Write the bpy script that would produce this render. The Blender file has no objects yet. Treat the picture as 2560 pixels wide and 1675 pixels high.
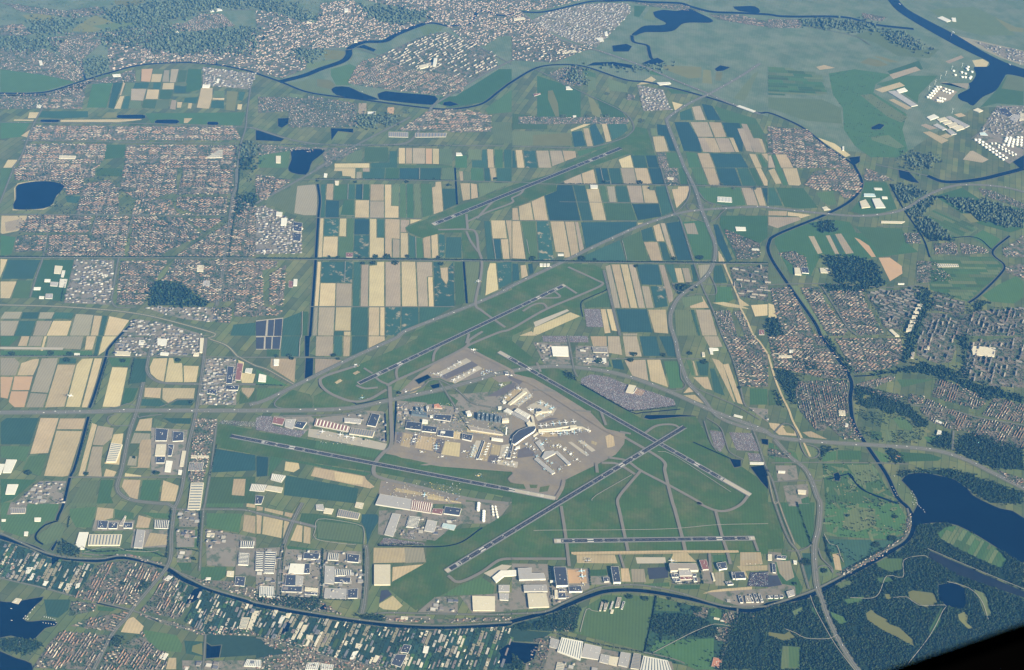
import bpy, bmesh, math, random
import numpy as np
from mathutils import Matrix, Vector
random.seed(7); rng = np.random.default_rng(7)
SC = bpy.context.scene; COL = SC.collection

# ---------------------------------------------------------------- camera, sky, sun, exposure
# Surveyed pose: solved from the twelve runway ends seen in the photograph (metres, x east, y north).
CAM = np.array([7143.27, -8345.44, 9047.05])
ROT = np.array([[0.71928563, 0.69133046, 0.06848635],
                [0.44719174, -0.38531085, -0.80718963],
                [-0.53164625, 0.61122643, -0.58630583]])   # right, down, forward
FPX = 3245.23
cam_data = bpy.data.cameras.new('camera'); cam = bpy.data.objects.new('camera', cam_data); COL.objects.link(cam)
cam_data.sensor_width = 36.0; cam_data.lens = 36.0 * FPX / 2560.0
cam_data.clip_start = 0.02; cam_data.clip_end = 200000.0
cam_data.dof.use_dof = True; cam_data.dof.focus_distance = 16000.0; cam_data.dof.aperture_fstop = 40.0
_m = Matrix.Identity(4)
for i in range(3):
    _m[i][0] = ROT[0][i]; _m[i][1] = -ROT[1][i]; _m[i][2] = -ROT[2][i]   # the scene is moved so that the camera is the origin (float precision near the lens)
cam.matrix_world = _m
SC.camera = cam

SUN_AZ, SUN_EL = math.radians(88.0), math.radians(28.5)
world = bpy.data.worlds.new('World'); SC.world = world; world.use_nodes = True
_nt = world.node_tree; _bg = _nt.nodes['Background']
_sky = _nt.nodes.new('ShaderNodeTexSky'); _sky.sky_type = 'NISHITA'; _sky.sun_disc = False
_sky.sun_elevation = SUN_EL; _sky.sun_rotation = SUN_AZ
_nt.links.new(_sky.outputs[0], _bg.inputs[0]); _bg.inputs[1].default_value = 0.05
sun_data = bpy.data.lights.new('sun', 'SUN'); sun_data.energy = 5.0; sun_data.angle = math.radians(0.5)
sun_data.color = (1.0, 0.89, 0.62)
sun = bpy.data.objects.new('sun', sun_data); COL.objects.link(sun)
_sd = Vector((math.sin(SUN_AZ) * math.cos(SUN_EL), math.cos(SUN_AZ) * math.cos(SUN_EL), math.sin(SUN_EL)))
sun.rotation_euler = _sd.to_track_quat('Z', 'Y').to_euler(); sun.location = (0, 0, 12000)
SC.view_settings.view_transform = 'Standard'; SC.view_settings.look = 'None'
SC.view_settings.gamma = 1.0; SC.view_settings.use_curve_mapping = False
SC.view_settings.exposure = 1.44
SC.cycles.use_denoising = True
SC.cycles.max_bounces = 4; SC.cycles.diffuse_bounces = 2; SC.cycles.volume_bounces = 0
HAZE_DENSITY = 0.84e-5; HAZE_COLOUR = (0.085, 0.37, 1.0)

# ---------------------------------------------------------------- helpers
TX = {'1': 0, '2': 640, '3': 1280, '4': 1920}; TY = {'A': 0, 'B': 420, 'C': 840, 'D': 1255}
ZOOM = {'Z1': (980, 860), 'Z2': (1240, 930), 'Z3': (980, 1050), 'Z4': (1280, 1370), 'Z5': (1600, 1370)}
def src(tile, x, y):                      # sheet coordinates of a survey tile -> photograph pixels
    if tile in ZOOM:
        ox, oy = ZOOM[tile]; f = 7.416
    else:
        ox, oy = TX[tile[1]], TY[tile[0]]; f = 3.708
    return ox + x / f, oy + y / f
def ground(u, v, z=0.0):                  # the map point at height z under a photograph pixel
    d = ROT.T @ np.array([(u - 1280) / FPX, (v - 837.5) / FPX, 1.0])
    p = CAM + d * ((z - CAM[2]) / d[2])
    return (float(p[0]), float(p[1]))
def gp(tile, x, y, z=0.0): return ground(*src(tile, x, y), z)
def to_px(p):
    q = ROT @ (np.array(p, float) - CAM)
    return 1280 + FPX * q[0] / q[2], 837.5 + FPX * q[1] / q[2]
def pts(s): return [tuple(float(c) for c in w.split(',')) for w in s.split()]
def area(P):
    return 0.5 * sum(P[i][0] * P[(i + 1) % len(P)][1] - P[(i + 1) % len(P)][0] * P[i][1] for i in range(len(P)))
def ccw(P): return P if area(P) > 0 else P[::-1]
def inset(P, d):
    P = ccw(P); n = len(P); out = []
    for i in range(n):
        a, b, c = (np.array(P[j % n]) for j in (i - 1, i, i + 1))
        e1 = b - a; e2 = c - b
        l1 = np.linalg.norm(e1) + 1e-9; l2 = np.linalg.norm(e2) + 1e-9
        n1 = np.array([-e1[1], e1[0]]) / l1; n2 = np.array([-e2[1], e2[0]]) / l2
        m = n1 + n2; k = max(0.35, float(m @ n1)); out.append(tuple(b + m * d / k))
    return out
def link(o, parent=None):
    COL.objects.link(o)
    if parent is not None: o.parent = parent
    return o
def tag(o, label=None, cat=None, group=None, kind=None):
    if label: o['label'] = label
    if cat: o['category'] = cat
    if group: o['group'] = group
    if kind: o['kind'] = kind
    return o
def mesh_obj(name, verts, faces, mats, parent=None, midx=None, smooth=False):
    me = bpy.data.meshes.new(name); me.from_pydata(verts, [], faces)
    for m in (mats if isinstance(mats, (list, tuple)) else [mats]): me.materials.append(m)
    if midx is not None: me.polygons.foreach_set('material_index', midx)
    if smooth: me.polygons.foreach_set('use_smooth', [True] * len(faces))
    me.update()
    return link(bpy.data.objects.new(name, me), parent)
def sheet(name, P, z, mat, parent=None):
    P = ccw(P)
    return mesh_obj(name, [(x, y, z) for x, y in P], [list(range(len(P)))], mat, parent)
def smooth_line(P, step=60.0):
    P = [np.array(p, float) for p in P]
    if len(P) < 3: 
        return P
    Q = [2 * P[0] - P[1]] + P + [2 * P[-1] - P[-2]]; out = []
    for i in range(1, len(Q) - 2):
        a, b, c, d = Q[i - 1:i + 3]; n = max(2, int(np.linalg.norm(c - b) / step))
        for k in range(n):
            t = k / n
            out.append(0.5 * (2 * b + (c - a) * t + (2 * a - 5 * b + 4 * c - d) * t * t + (3 * b - a - 3 * c + d) * t ** 3))
    out.append(P[-1]); return out
def strip_geo(L, w, off=0.0):
    V = []; n = len(L)
    for i in range(n):
        t = L[min(i + 1, n - 1)] - L[max(i - 1, 0)]; t = t / (np.linalg.norm(t) + 1e-9)
        nn = np.array([-t[1], t[0]])
        ww = w[i] if hasattr(w, '__len__') else w
        V.append(L[i] + nn * (off + ww / 2)); V.append(L[i] + nn * (off - ww / 2))
    return V, [(2 * i, 2 * i + 1, 2 * i + 3, 2 * i + 2) for i in range(n - 1)]
def strip(name, L, w, z, mat, parent=None, off=0.0):
    V, F = strip_geo(L, w, off)
    return mesh_obj(name, [(v[0], v[1], z) for v in V], F, mat, parent)
def inside(P, X, Y):
    P = np.array(P); r = np.zeros(len(X), bool); j = len(P) - 1
    for i in range(len(P)):
        xi, yi = P[i]; xj, yj = P[j]
        if yi != yj:
            c = ((yi > Y) != (yj > Y)) & (X < (xj - xi) * (Y - yi) / (yj - yi) + xi)
            r ^= c
        j = i
    return r
# ---------------------------------------------------------------- materials
MATS = {}
def mat(name, rgb, var=0.12, scale=1 / 160.0, rnd=0.0, rough=0.95, second=None, thr=None, fine=None, spec=0.1, hue=0.0, stripe=0.0):
    """plain surface: base colour, drifting variation in world space, and a per-object tint (rnd)"""
    m = bpy.data.materials.new(name); m.use_nodes = True; nt = m.node_tree; N = nt.nodes; L = nt.links
    b = N['Principled BSDF']; b.inputs['Roughness'].default_value = rough; b.inputs['Specular IOR Level'].default_value = spec
    geo = N.new('ShaderNodeNewGeometry')
    def noise(sc, det=4.0, rg=0.6):
        t = N.new('ShaderNodeTexNoise'); t.inputs['Scale'].default_value = sc
        t.inputs['Detail'].default_value = det; t.inputs['Roughness'].default_value = rg
        L.new(geo.outputs['Position'], t.inputs['Vector']); return t.outputs['Fac']
    def math_(op, a, c):
        n = N.new('ShaderNodeMath'); n.operation = op
        for k, v in ((0, a), (1, c)):
            if isinstance(v, (int, float)): n.inputs[k].default_value = v
            else: L.new(v, n.inputs[k])
        return n.outputs[0]
    col = N.new('ShaderNodeRGB'); col.outputs[0].default_value = (*rgb, 1); out = col.outputs[0]
    if second is not None:
        r = N.new('ShaderNodeValToRGB'); lo, hi = thr
        r.color_ramp.elements[0].position = lo; r.color_ramp.elements[1].position = hi
        r.color_ramp.elements[0].color = (0, 0, 0, 1); r.color_ramp.elements[1].color = (1, 1, 1, 1)
        L.new(noise(fine or 1 / 90.0, 5.0, 0.65), r.inputs[0])
        mx = N.new('ShaderNodeMix'); mx.data_type = 'RGBA'
        L.new(r.outputs[0], mx.inputs[0]); L.new(out, mx.inputs[6]); mx.inputs[7].default_value = (*second, 1); out = mx.outputs[2]
    val = math_('MULTIPLY_ADD', noise(scale), 2 * var); val.node.inputs[2].default_value = 1 - var
    v2 = math_('MULTIPLY_ADD', noise(scale * 7, 3.0), var * 1.2); v2.node.inputs[2].default_value = 1 - var * 0.6
    val = math_('MULTIPLY', val, v2)
    if stripe:                                              # drilling and mowing lines across the field
        mp = N.new('ShaderNodeMapping'); mp.inputs['Rotation'].default_value = (0, 0, math.radians(-38.0)); L.new(geo.outputs['Position'], mp.inputs['Vector'])
        wv = N.new('ShaderNodeTexWave'); wv.inputs['Scale'].default_value = 1 / 95.0; wv.inputs['Distortion'].default_value = 1.2; wv.inputs['Detail Scale'].default_value = .02; L.new(mp.outputs[0], wv.inputs['Vector'])
        sv = math_('MULTIPLY_ADD', wv.outputs['Fac'], 2 * stripe); sv.node.inputs[2].default_value = 1 - stripe; val = math_('MULTIPLY', val, sv)
    hsv = N.new('ShaderNodeHueSaturation'); L.new(out, hsv.inputs['Color'])
    if rnd > 0:
        oi = N.new('ShaderNodeObjectInfo')
        rr = math_('MULTIPLY_ADD', oi.outputs['Random'], 2 * rnd); rr.node.inputs[2].default_value = 1 - rnd
        val = math_('MULTIPLY', val, rr)
        wn = N.new('ShaderNodeTexWhiteNoise'); wn.noise_dimensions = '1D'; L.new(oi.outputs['Random'], wn.inputs['W'])
        hh = math_('MULTIPLY_ADD', wn.outputs['Value'], 2 * hue); hh.node.inputs[2].default_value = 0.5 - hue
        L.new(hh, hsv.inputs['Hue'])
    L.new(val, hsv.inputs['Value']); L.new(hsv.outputs[0], b.inputs['Base Color'])
    MATS[name] = m; return m
def attr_mat(name, rough=0.85):
    m = bpy.data.materials.new(name); m.use_nodes = True; N = m.node_tree.nodes
    b = N['Principled BSDF']; b.inputs['Roughness'].default_value = rough; b.inputs['Specular IOR Level'].default_value = 0.15
    a = N.new('ShaderNodeAttribute'); a.attribute_name = 'tint'
    m.node_tree.links.new(a.outputs['Color'], b.inputs['Base Color']); MATS[name] = m; return m
# farmland and ground covers (real-world base colours, save the haze-lightened far pasture)
GM = {
 's': mat('sandy_soil', (0.35, 0.282, 0.150), 0.20, 1/220, 0.15, stripe=.05, hue=0.008),
 't': mat('tan_soil', (0.29, 0.228, 0.128), 0.22, 1/200, 0.16, stripe=.06, hue=0.008),
 'p': mat('grey_pink_soil', (0.232, 0.188, 0.122), 0.22, 1/200, 0.14, stripe=.06, hue=0.008),
 'o': mat('orange_soil', (0.33, 0.215, 0.115), 0.10, 1/200, 0.08),
 'b': mat('stubble', (0.20, 0.175, 0.115), 0.12, 1/180, 0.10, stripe=.08, hue=0.012),
 'd': mat('dark_crop', (0.030, 0.064, 0.036), 0.16, 1/200, 0.22, stripe=.08, hue=0.02),
 'n': mat('potato_crop', (0.020, 0.048, 0.040), 0.16, 1/200, 0.20, stripe=.08, hue=0.015),
 'm': mat('patchy_crop', (0.028, 0.066, 0.044), 0.15, 1/200, 0.15, second=(0.24, 0.20, 0.13), thr=(0.56, 0.66), fine=1/110),
 'g': mat('green_crop', (0.046, 0.084, 0.025), 0.15, 1/180, 0.22, stripe=.08, hue=0.02),
 'l': mat('light_meadow', (0.085, 0.108, 0.042), 0.14, 1/150, 0.15, stripe=.08, hue=0.015),
 'y': mat('yellow_meadow', (0.1148, 0.1148, 0.0382), 0.12, 1/150, 0.15),
 'e': mat('airfield_grass', (0.0400, 0.0740, 0.0150), 0.24, 1/200, 0.08, second=(0.076, 0.086, 0.028), thr=(0.46, 0.68), fine=1/240, stripe=.05),
 'c': mat('pale_concrete', (0.30, 0.265, 0.205), 0.10, 1/60, 0.08),
 'k': mat('dark_lot', (0.035, 0.037, 0.048), 0.14, 1/60, 0.10),
 'j': mat('car_park', (0.125, 0.108, 0.098), 0.10, 1/80, 0.05),
 'a': mat('apron', (0.150, 0.126, 0.100), 0.16, 1/150, 0.02, second=(0.185, 0.150, 0.098), thr=(0.4, 0.7), fine=1/200),
 'r': mat('asphalt_taxiway', (0.140, 0.126, 0.102), 0.12, 1/80, 0.03),
 'q': mat('dark_stand', (0.095, 0.082, 0.080), 0.14, 1/60, 0.05),
 'u': mat('town_ground', (0.128, 0.107, 0.080), 0.14, 1/120, 0.08, second=(0.045, 0.068, 0.036), thr=(0.44, 0.58), fine=1/70),
 'i': mat('works_yard', (0.160, 0.140, 0.110), 0.14, 1/120, 0.08, second=(0.07, 0.085, 0.05), thr=(0.50, 0.62), fine=1/90),
 'h': mat('haze_pale_pasture', (0.110, 0.130, 0.078), 0.20, 1/500, 0.0, second=(0.075, 0.105, 0.055), thr=(0.4, 0.6), fine=1/350, stripe=.10),  # paler base colour carries extra distance haze painted into the land
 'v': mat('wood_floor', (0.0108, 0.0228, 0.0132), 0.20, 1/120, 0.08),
 'x': mat('reed_strips', (0.020, 0.040, 0.026), 0.25, 1/60, 0.10),
}
ROADM = mat('road_asphalt', (0.135, 0.126, 0.112), 0.08, 1/60)
VERGE = mat('road_verge', (0.080, 0.086, 0.052), 0.14, 1/60)
MVERGE = mat('motorway_verge', (0.098, 0.102, 0.068), 0.14, 1/60)
RUNWAY = mat('runway_asphalt', (0.030, 0.030, 0.034), 0.25, 1/120)
SHOULD = mat('runway_shoulder', (0.145, 0.145, 0.135), 0.10, 1/80)
PAINT = mat('white_paint', (0.42, 0.40, 0.36), 0.05, 1/40)
TRACK = mat('pale_track', (0.27, 0.25, 0.20), 0.08, 1/40)
def water_mat(name, rgb):
    m = bpy.data.materials.new(name); m.use_nodes = True; N = m.node_tree.nodes; L = m.node_tree.links
    b = N['Principled BSDF']; b.inputs['Roughness'].default_value = 0.10
    b.inputs['IOR'].default_value = 1.33; b.inputs['Specular IOR Level'].default_value = 0.15
    g = N.new('ShaderNodeNewGeometry'); t = N.new('ShaderNodeTexNoise'); t.inputs['Scale'].default_value = 1 / 25.0; t.inputs['Detail'].default_value = 4
    bp = N.new('ShaderNodeBump'); bp.inputs['Strength'].default_value = 0.05; bp.inputs['Distance'].default_value = 2.0
    t2 = N.new('ShaderNodeTexNoise'); t2.inputs['Scale'].default_value = 1 / 260.0; t2.inputs['Detail'].default_value = 5; L.new(g.outputs['Position'], t2.inputs['Vector'])
    rp = N.new('ShaderNodeValToRGB'); rp.color_ramp.elements[0].position = .35; rp.color_ramp.elements[1].position = .75; L.new(t2.outputs['Fac'], rp.inputs[0])
    rp.color_ramp.elements[0].color = (*rgb, 1); rp.color_ramp.elements[1].color = (rgb[0] * 2.2, rgb[1] * 1.9, rgb[2] * 1.4, 1); L.new(rp.outputs[0], b.inputs['Base Color'])
    L.new(g.outputs['Position'], t.inputs['Vector']); L.new(t.outputs['Fac'], bp.inputs['Height']); L.new(bp.outputs[0], b.inputs['Normal'])
    return m
WATER = water_mat('water', (0.0004, 0.0022, 0.013)); SHALLOW = water_mat('pond_water', (0.008, 0.010, 0.018))
TINT = attr_mat('tinted'); LEAF = attr_mat('leaves', 0.95)
# ---------------------------------------------------------------- survey: parcels of land (code, then outline in tile sheet units)
PARCELS = {
'Z1': """q 915,592 1480,320 1600,395 1010,655
q 1760,975 2170,742 2320,780 2040,960
t 380,820 540,770 560,800 420,920 220,960
e 590,640 900,640 1060,720 1110,760 900,800 620,800
g 640,1080 760,1000 880,1060 820,1110 640,1130
i 90,1110 330,1080 330,1330 90,1330""",
'Z2': """q 0,400 330,192 380,222 0,480
q 420,1450 560,1385 720,1500 700,1560 390,1600
q 760,930 1000,850 1160,860 830,940
t 130,470 380,290 520,330 230,560
c 290,600 560,400 680,460 420,630
c 560,660 760,540 960,600 1120,690 1060,780 800,880
t 800,1120 1150,1130 1150,1200 960,1215 810,1200
q 280,60 520,150 440,240 220,110
r 900,290 1120,360 1100,380 900,340
t 1760,1260 1890,1310 1860,1370 1750,1330""",
'Z3': """q 830,360 970,370 900,600 780,590
q 395,255 480,280 400,470 330,460
c 1440,640 1560,380 1690,390 1560,720
t 1700,400 1850,430 1770,780 1600,740
t 1850,440 2030,470 1990,660 1810,640
q 1810,650 1990,670 1950,810 1770,780
c 2030,470 2230,440 2110,720 1990,690
c 1960,740 2340,780 2320,890 1950,820
t 1400,90 2060,240 2050,310 1370,230
t 60,1250 980,1420 960,1480 40,1330
t 640,1400 1300,1520 1290,1560 620,1470
q 100,220 190,235 150,440 80,420""",
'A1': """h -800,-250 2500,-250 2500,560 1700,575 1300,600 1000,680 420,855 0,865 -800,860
v 910,100 1500,20 2130,0 2373,0 2373,60 2000,90 1500,200 1300,240 1050,190
v 300,200 700,165 640,280 500,330 300,320
v 0,345 430,360 560,450 420,470 200,480 0,450
v 950,290 1500,210 1720,300 2240,270 2373,250 2373,500 2000,490 1700,500 1300,440 1000,420
y 200,140 500,110 525,190 380,215 300,220
y 1050,0 1370,0 1270,50 1090,80
y 650,290 740,220 880,140 1010,185 1090,230 860,300
l 850,240 1120,200 1290,210 1290,240 1000,290
p 1720,205 1810,195 1850,245 1760,255
v 755,590 980,530 1010,620 860,720 790,740
g 0,640 470,700 700,760 400,850 0,860
s 10,565 120,555 110,600 20,608
y 200,480 240,480 240,550 205,550
y 270,470 310,475 305,540 270,535
o 1310,640 1420,635 1395,760 1305,755
l 1260,650 1308,645 1300,755 1250,755
l 1420,640 1520,640 1510,685 1410,685
s 1410,685 1508,685 1490,762 1395,760
b 1520,650 1570,650 1570,760 1500,760
p 1585,640 1660,640 1630,765 1570,765
g 1660,650 1740,650 1720,760 1640,765
g 1740,640 1870,640 1870,830 1720,860 1720,770
d 1050,760 1140,760 1060,1010 1000,1000
t 1140,765 1165,770 1125,885 1105,885
t 1110,890 1155,890 1120,1010 1055,1010
d 1160,890 1215,890 1190,1010 1120,1010
l 1165,765 1250,765 1220,880 1140,885
d 1250,765 1390,765 1370,820 1230,820
l 1390,765 1420,765 1415,820 1370,820
d 1420,765 1500,765 1485,830 1415,825
s 1510,768 1620,768 1612,830 1500,830
l 1620,765 1740,770 1735,795 1620,790
d 1620,795 1735,800 1720,865 1610,860
p 1215,822 1360,825 1330,935 1210,930
s 1365,828 1480,830 1465,920 1345,918
g 1485,832 1610,835 1580,920 1470,920
g 1330,925 1460,925 1440,1010 1310,1000
l 1200,935 1310,935 1310,1010 1190,1005
l 1450,925 1580,920 1560,1010 1440,1010
p 1590,925 1640,930 1630,1020 1570,1010
s 1640,945 1695,945 1680,1000 1635,1000
s 1745,955 1785,955 1775,1010 1735,1005
l 1600,870 1850,865 1840,898 1600,895
d 1710,905 1840,900 1820,960 1700,950
t 1860,815 1975,815 1970,905 1940,1010 1820,1000 1850,870
l 1980,840 2090,840 2080,903 1975,903
s 1970,908 2085,908 2080,928 1965,925
d 1960,932 2080,934 2080,1010 1950,1000
y 2100,840 2210,850 2180,1030 2090,1020
d 2215,850 2280,850 2250,940 2205,930
s 2200,965 2250,965 2240,1020 2195,1015
g 860,760 1050,760 990,1000 800,1000
s 270,1040 370,1040 340,1098 255,1098
s 130,1105 320,1108 310,1125 120,1122
d 380,1030 820,1030 820,1090 560,1100 350,1090
y 990,1040 1090,1040 1085,1092 935,1095
s 560,1110 1320,1103 1310,1113 1100,1135 555,1132
g 1340,1050 2280,1040 2240,1165 1400,1140
s 1705,1095 1790,1095 1740,1143 1700,1143
g 0,1130 300,1120 200,1270 0,1290
s 190,1260 295,1190 290,1225 260,1280
s 70,1480 165,1480 140,1557 25,1557
v 2250,1340 2373,1330 2373,1557 2250,1557
g 985,1340 1170,1340 1150,1460 960,1480""",
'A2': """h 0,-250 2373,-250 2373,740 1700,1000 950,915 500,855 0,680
v 880,20 1050,75 1280,65 1560,120 1580,190 1300,215 1130,190 1000,100
v 180,60 350,50 480,100 560,200 400,190 200,110
v 0,0 120,0 190,110 60,100
v 340,480 600,460 620,520 480,560 380,540
y 620,460 850,475 830,545 640,560
l 450,585 640,562 830,550 780,585 640,615 480,640
g 690,640 870,590 980,640 880,790 740,790 690,700
y 560,730 690,740 740,790 700,830 560,800
l 260,770 560,730 560,800 690,830 700,870 500,850
g 1700,900 1850,890 2250,640 2373,640 2373,770 2100,950 1800,1000 1680,960
g 2120,1010 2373,830 2373,1040 2150,1060
l 1500,260 1640,220 1760,250 1700,290 1560,330
p 948,955 1028,955 1025,1060 945,1060
o 1215,992 1285,992 1280,1055 1210,1055
v 945,1068 1300,1068 1300,1140 1230,1180 945,1180
l 310,860 440,880 450,1060 310,1040
l 700,1260 760,1220 860,1235 820,1295 700,1300
g 20,1340 300,1350 320,1400 300,1557 20,1557
l 2190,1130 2373,1130 2373,1330 2190,1330
l 840,1440 990,1375 985,1500 830,1500
g 1005,1362 1230,1365 1230,1500 1000,1500
d 1235,1400 1312,1400 1312,1557 1065,1557 1065,1510 1235,1505
s 725,1515 1055,1512 1055,1557 725,1557
s 1320,1370 1385,1370 1385,1518 1320,1518
t 1385,1370 1450,1370 1450,1518 1385,1518
p 1450,1370 1570,1372 1570,1520 1450,1518
o 1570,1375 1635,1376 1635,1522 1570,1520
s 1635,1376 1700,1378 1700,1524 1635,1522
l 1700,1378 1820,1380 1825,1530 1700,1525
g 1320,1528 1825,1533 1825,1557 1320,1557
g 1845,1440 1960,1440 1960,1557 1845,1557
l 1965,1385 2090,1385 2090,1480 1965,1480
d 2095,1385 2140,1385 2150,1557 2000,1557 2000,1485 2090,1485
t 2140,1380 2200,1385 2210,1557 2150,1557
g 2210,1385 2290,1385 2290,1557 2215,1557
d 2295,1385 2373,1385 2373,1557 2300,1557""",
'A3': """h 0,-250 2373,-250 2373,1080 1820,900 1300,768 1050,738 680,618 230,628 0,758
l 1280,70 1400,60 1330,120 1320,190 1210,170
h 1400,320 1620,220 1850,220 2000,180 2373,260 2373,600 2000,600 1780,560 1400,540 1290,450
g 1130,50 1250,60 1180,160 1130,150
y 1400,600 1760,620 1760,720 1640,730 1400,640
y 1770,645 1845,650 1860,780 1760,770
y 1890,665 1955,670 1940,750 1880,745
l 2240,680 2290,660 2160,940 2050,910
g 1270,650 1480,720 1280,690
v 520,660 650,610 660,800 540,740
g 660,640 780,680 780,840 710,840
l 690,700 780,720 780,840 700,840
l 880,720 1060,780 1080,860 900,840
g 230,700 640,830 640,1100 230,1100
y 330,840 380,835 430,960 440,1080 400,1080 330,920
y 700,890 760,920 820,1020 820,1100 740,1060
g 780,900 1000,1000 1060,1090 840,1090
s 1150,790 1290,705 1340,740 1280,775
v 1590,620 1140,650 700,600 900,610
g 1430,820 1640,830 1690,870 1480,870
s 1480,940 1590,970 1510,1030
p 1665,990 1745,980 1800,1115 1700,1115
d 1550,1040 1660,1000 1690,1115 1560,1115
n 1755,960 1860,980 1940,1115 1810,1115
g 1870,980 2260,1100 2350,1250 1940,1120
p 1650,1130 1815,1130 1870,1270 1720,1270
t 1820,1130 1940,1135 1990,1270 1880,1275
n 1500,1130 1640,1130 1740,1300 1760,1410 1590,1400
n 1945,1135 2110,1140 2150,1260 2140,1410 2105,1400 2050,1275 1995,1270
p 1720,1275 1790,1275 1940,1415 1770,1410
t 1780,1275 1880,1280 1940,1415 1850,1413
p 1880,1278 2010,1280 2070,1410 1935,1412
t 2010,1275 2055,1278 2110,1412 2070,1410
p 2085,1190 2160,1190 2240,1410 2170,1400
p 2120,1145 2180,1150 2240,1280 2290,1280 2350,1420 2240,1410
t 2280,1280 2320,1290 2360,1410 2340,1420
g 2190,1150 2270,1150 2373,1330 2373,1400 2330,1290 2240,1275
t 1715,1418 1830,1420 1885,1557 1765,1557
n 1835,1420 2120,1425 2200,1557 1890,1557
t 2195,1425 2260,1430 2320,1557 2255,1557
g 2270,1430 2310,1430 2373,1540 2330,1557
t 2310,1425 2373,1420 2373,1500
l 1280,1185 1345,1190 1350,1260 1290,1260
t 1300,1265 1410,1262 1455,1405 1330,1410
n 1340,1150 1440,1160 1520,1400 1460,1400 1415,1262 1350,1250
s 540,1200 760,1110 790,1125 690,1170 545,1222
n 550,1222 650,1210 690,1350 575,1365
t 655,1190 710,1185 755,1355 695,1360
n 715,1180 770,1140 865,1320 760,1355
t 825,1135 875,1135 925,1310 870,1320
d 880,1135 960,1130 1060,1150 1080,1210 1000,1270 930,1300
l 0,1210 540,1230 565,1355 0,1350
y 190,1250 540,1230 560,1350 190,1350
g 0,1050 330,1090 330,1200 0,1200
d 0,1395 25,1395 45,1557 0,1557
t 30,1390 95,1390 120,1557 48,1557
m 105,1395 215,1395 240,1557 125,1557
p 220,1395 340,1395 370,1557 245,1557
p 345,1395 460,1395 490,1500 370,1545
t 465,1395 590,1400 598,1460 488,1498
e 430,1557 700,1440 1000,1300 1090,1240 1150,1175 1250,1195 1340,1480 1240,1500 1100,1420 700,1557
g 600,1400 780,1370 1000,1300 620,1455
s 985,1480 1100,1435 1130,1557 1015,1557
d 1105,1440 1230,1440 1260,1557 1135,1557
n 1235,1440 1340,1440 1365,1557 1265,1557
g 1430,1415 1550,1415 1590,1557 1460,1557
g 1610,1410 1705,1415 1760,1557 1640,1557""",
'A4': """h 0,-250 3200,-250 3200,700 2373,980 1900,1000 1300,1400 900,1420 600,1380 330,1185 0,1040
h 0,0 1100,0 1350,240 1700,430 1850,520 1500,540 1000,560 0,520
l 780,330 1000,270 1100,330 1400,460 1600,450 1500,540 1200,520 1000,400
v 330,180 900,200 1050,260 800,290 340,240
v 1050,300 1200,290 1480,440 1380,470 1200,400
y 850,580 930,535 1040,560 1120,605 1010,620
y 970,520 1060,525 1230,580 1130,580
t 440,620 520,600 630,630 480,650
h 0,560 560,680 600,880 690,1000 700,1200 0,1020
l 0,900 500,920 680,1000 690,1150 350,1120 0,1000
g 560,680 800,640 1150,690 1000,780 980,860 1120,950 1290,1060 1250,1200 1300,1400 1200,1460 950,1460 800,1350 700,1200 690,1000 600,880
l 850,880 960,870 1300,1090 1240,1140 1100,1080
g 1100,660 1400,560 1440,640 1180,740
p 1120,690 1370,615 1420,650 1160,735
p 1640,570 1790,510 1820,535 1680,590
g 1000,780 1280,700 1580,700 1400,880 1390,960 1250,860
t 985,830 1220,760 1275,795 1060,860
t 1115,925 1165,915 1340,1000 1290,1020
s 1890,560 1990,545 2050,580 2030,620 1920,620
b 1590,770 1650,760 1850,830 1870,770 1740,770
b 1480,905 1590,790 1760,850 1690,930 1590,960
p 1410,1160 1460,1145 1580,1190 1500,1205
t 1430,1225 1500,1215 1680,1300 1610,1335
t 1590,1260 1650,1235 1720,1260 1660,1285
t 1720,1060 1790,1045 1840,1075 1770,1090
g 2220,690 2373,720 2373,980 2120,960 1960,1000 2110,840
l 2220,690 2373,720 2373,850 2160,820
i 2120,980 2373,980 2373,1440 2240,1520 1900,1300 1960,1220 2080,1080
p 1870,1400 1900,1395 2050,1480 1990,1510 1800,1480
h 1300,0 2373,0 2373,440 1900,360 1700,300 1500,170
l 1500,90 1900,60 2200,200 2300,330 1980,330 1700,260
y 2100,160 2300,250 2373,260 2373,300 2240,290
b 1750,330 2373,470 2373,610 2160,540 1900,420
s 420,1260 620,1330 770,1440 720,1460 560,1350
l 950,1270 1120,1250 1270,1360 1200,1380 960,1300
t 65,1430 175,1430 240,1557 120,1557
p 0,1440 30,1440 70,1557 0,1557
g 35,1440 70,1430 125,1557 75,1557
v 1300,1430 1560,1430 1500,1557 1250,1557""",
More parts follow.
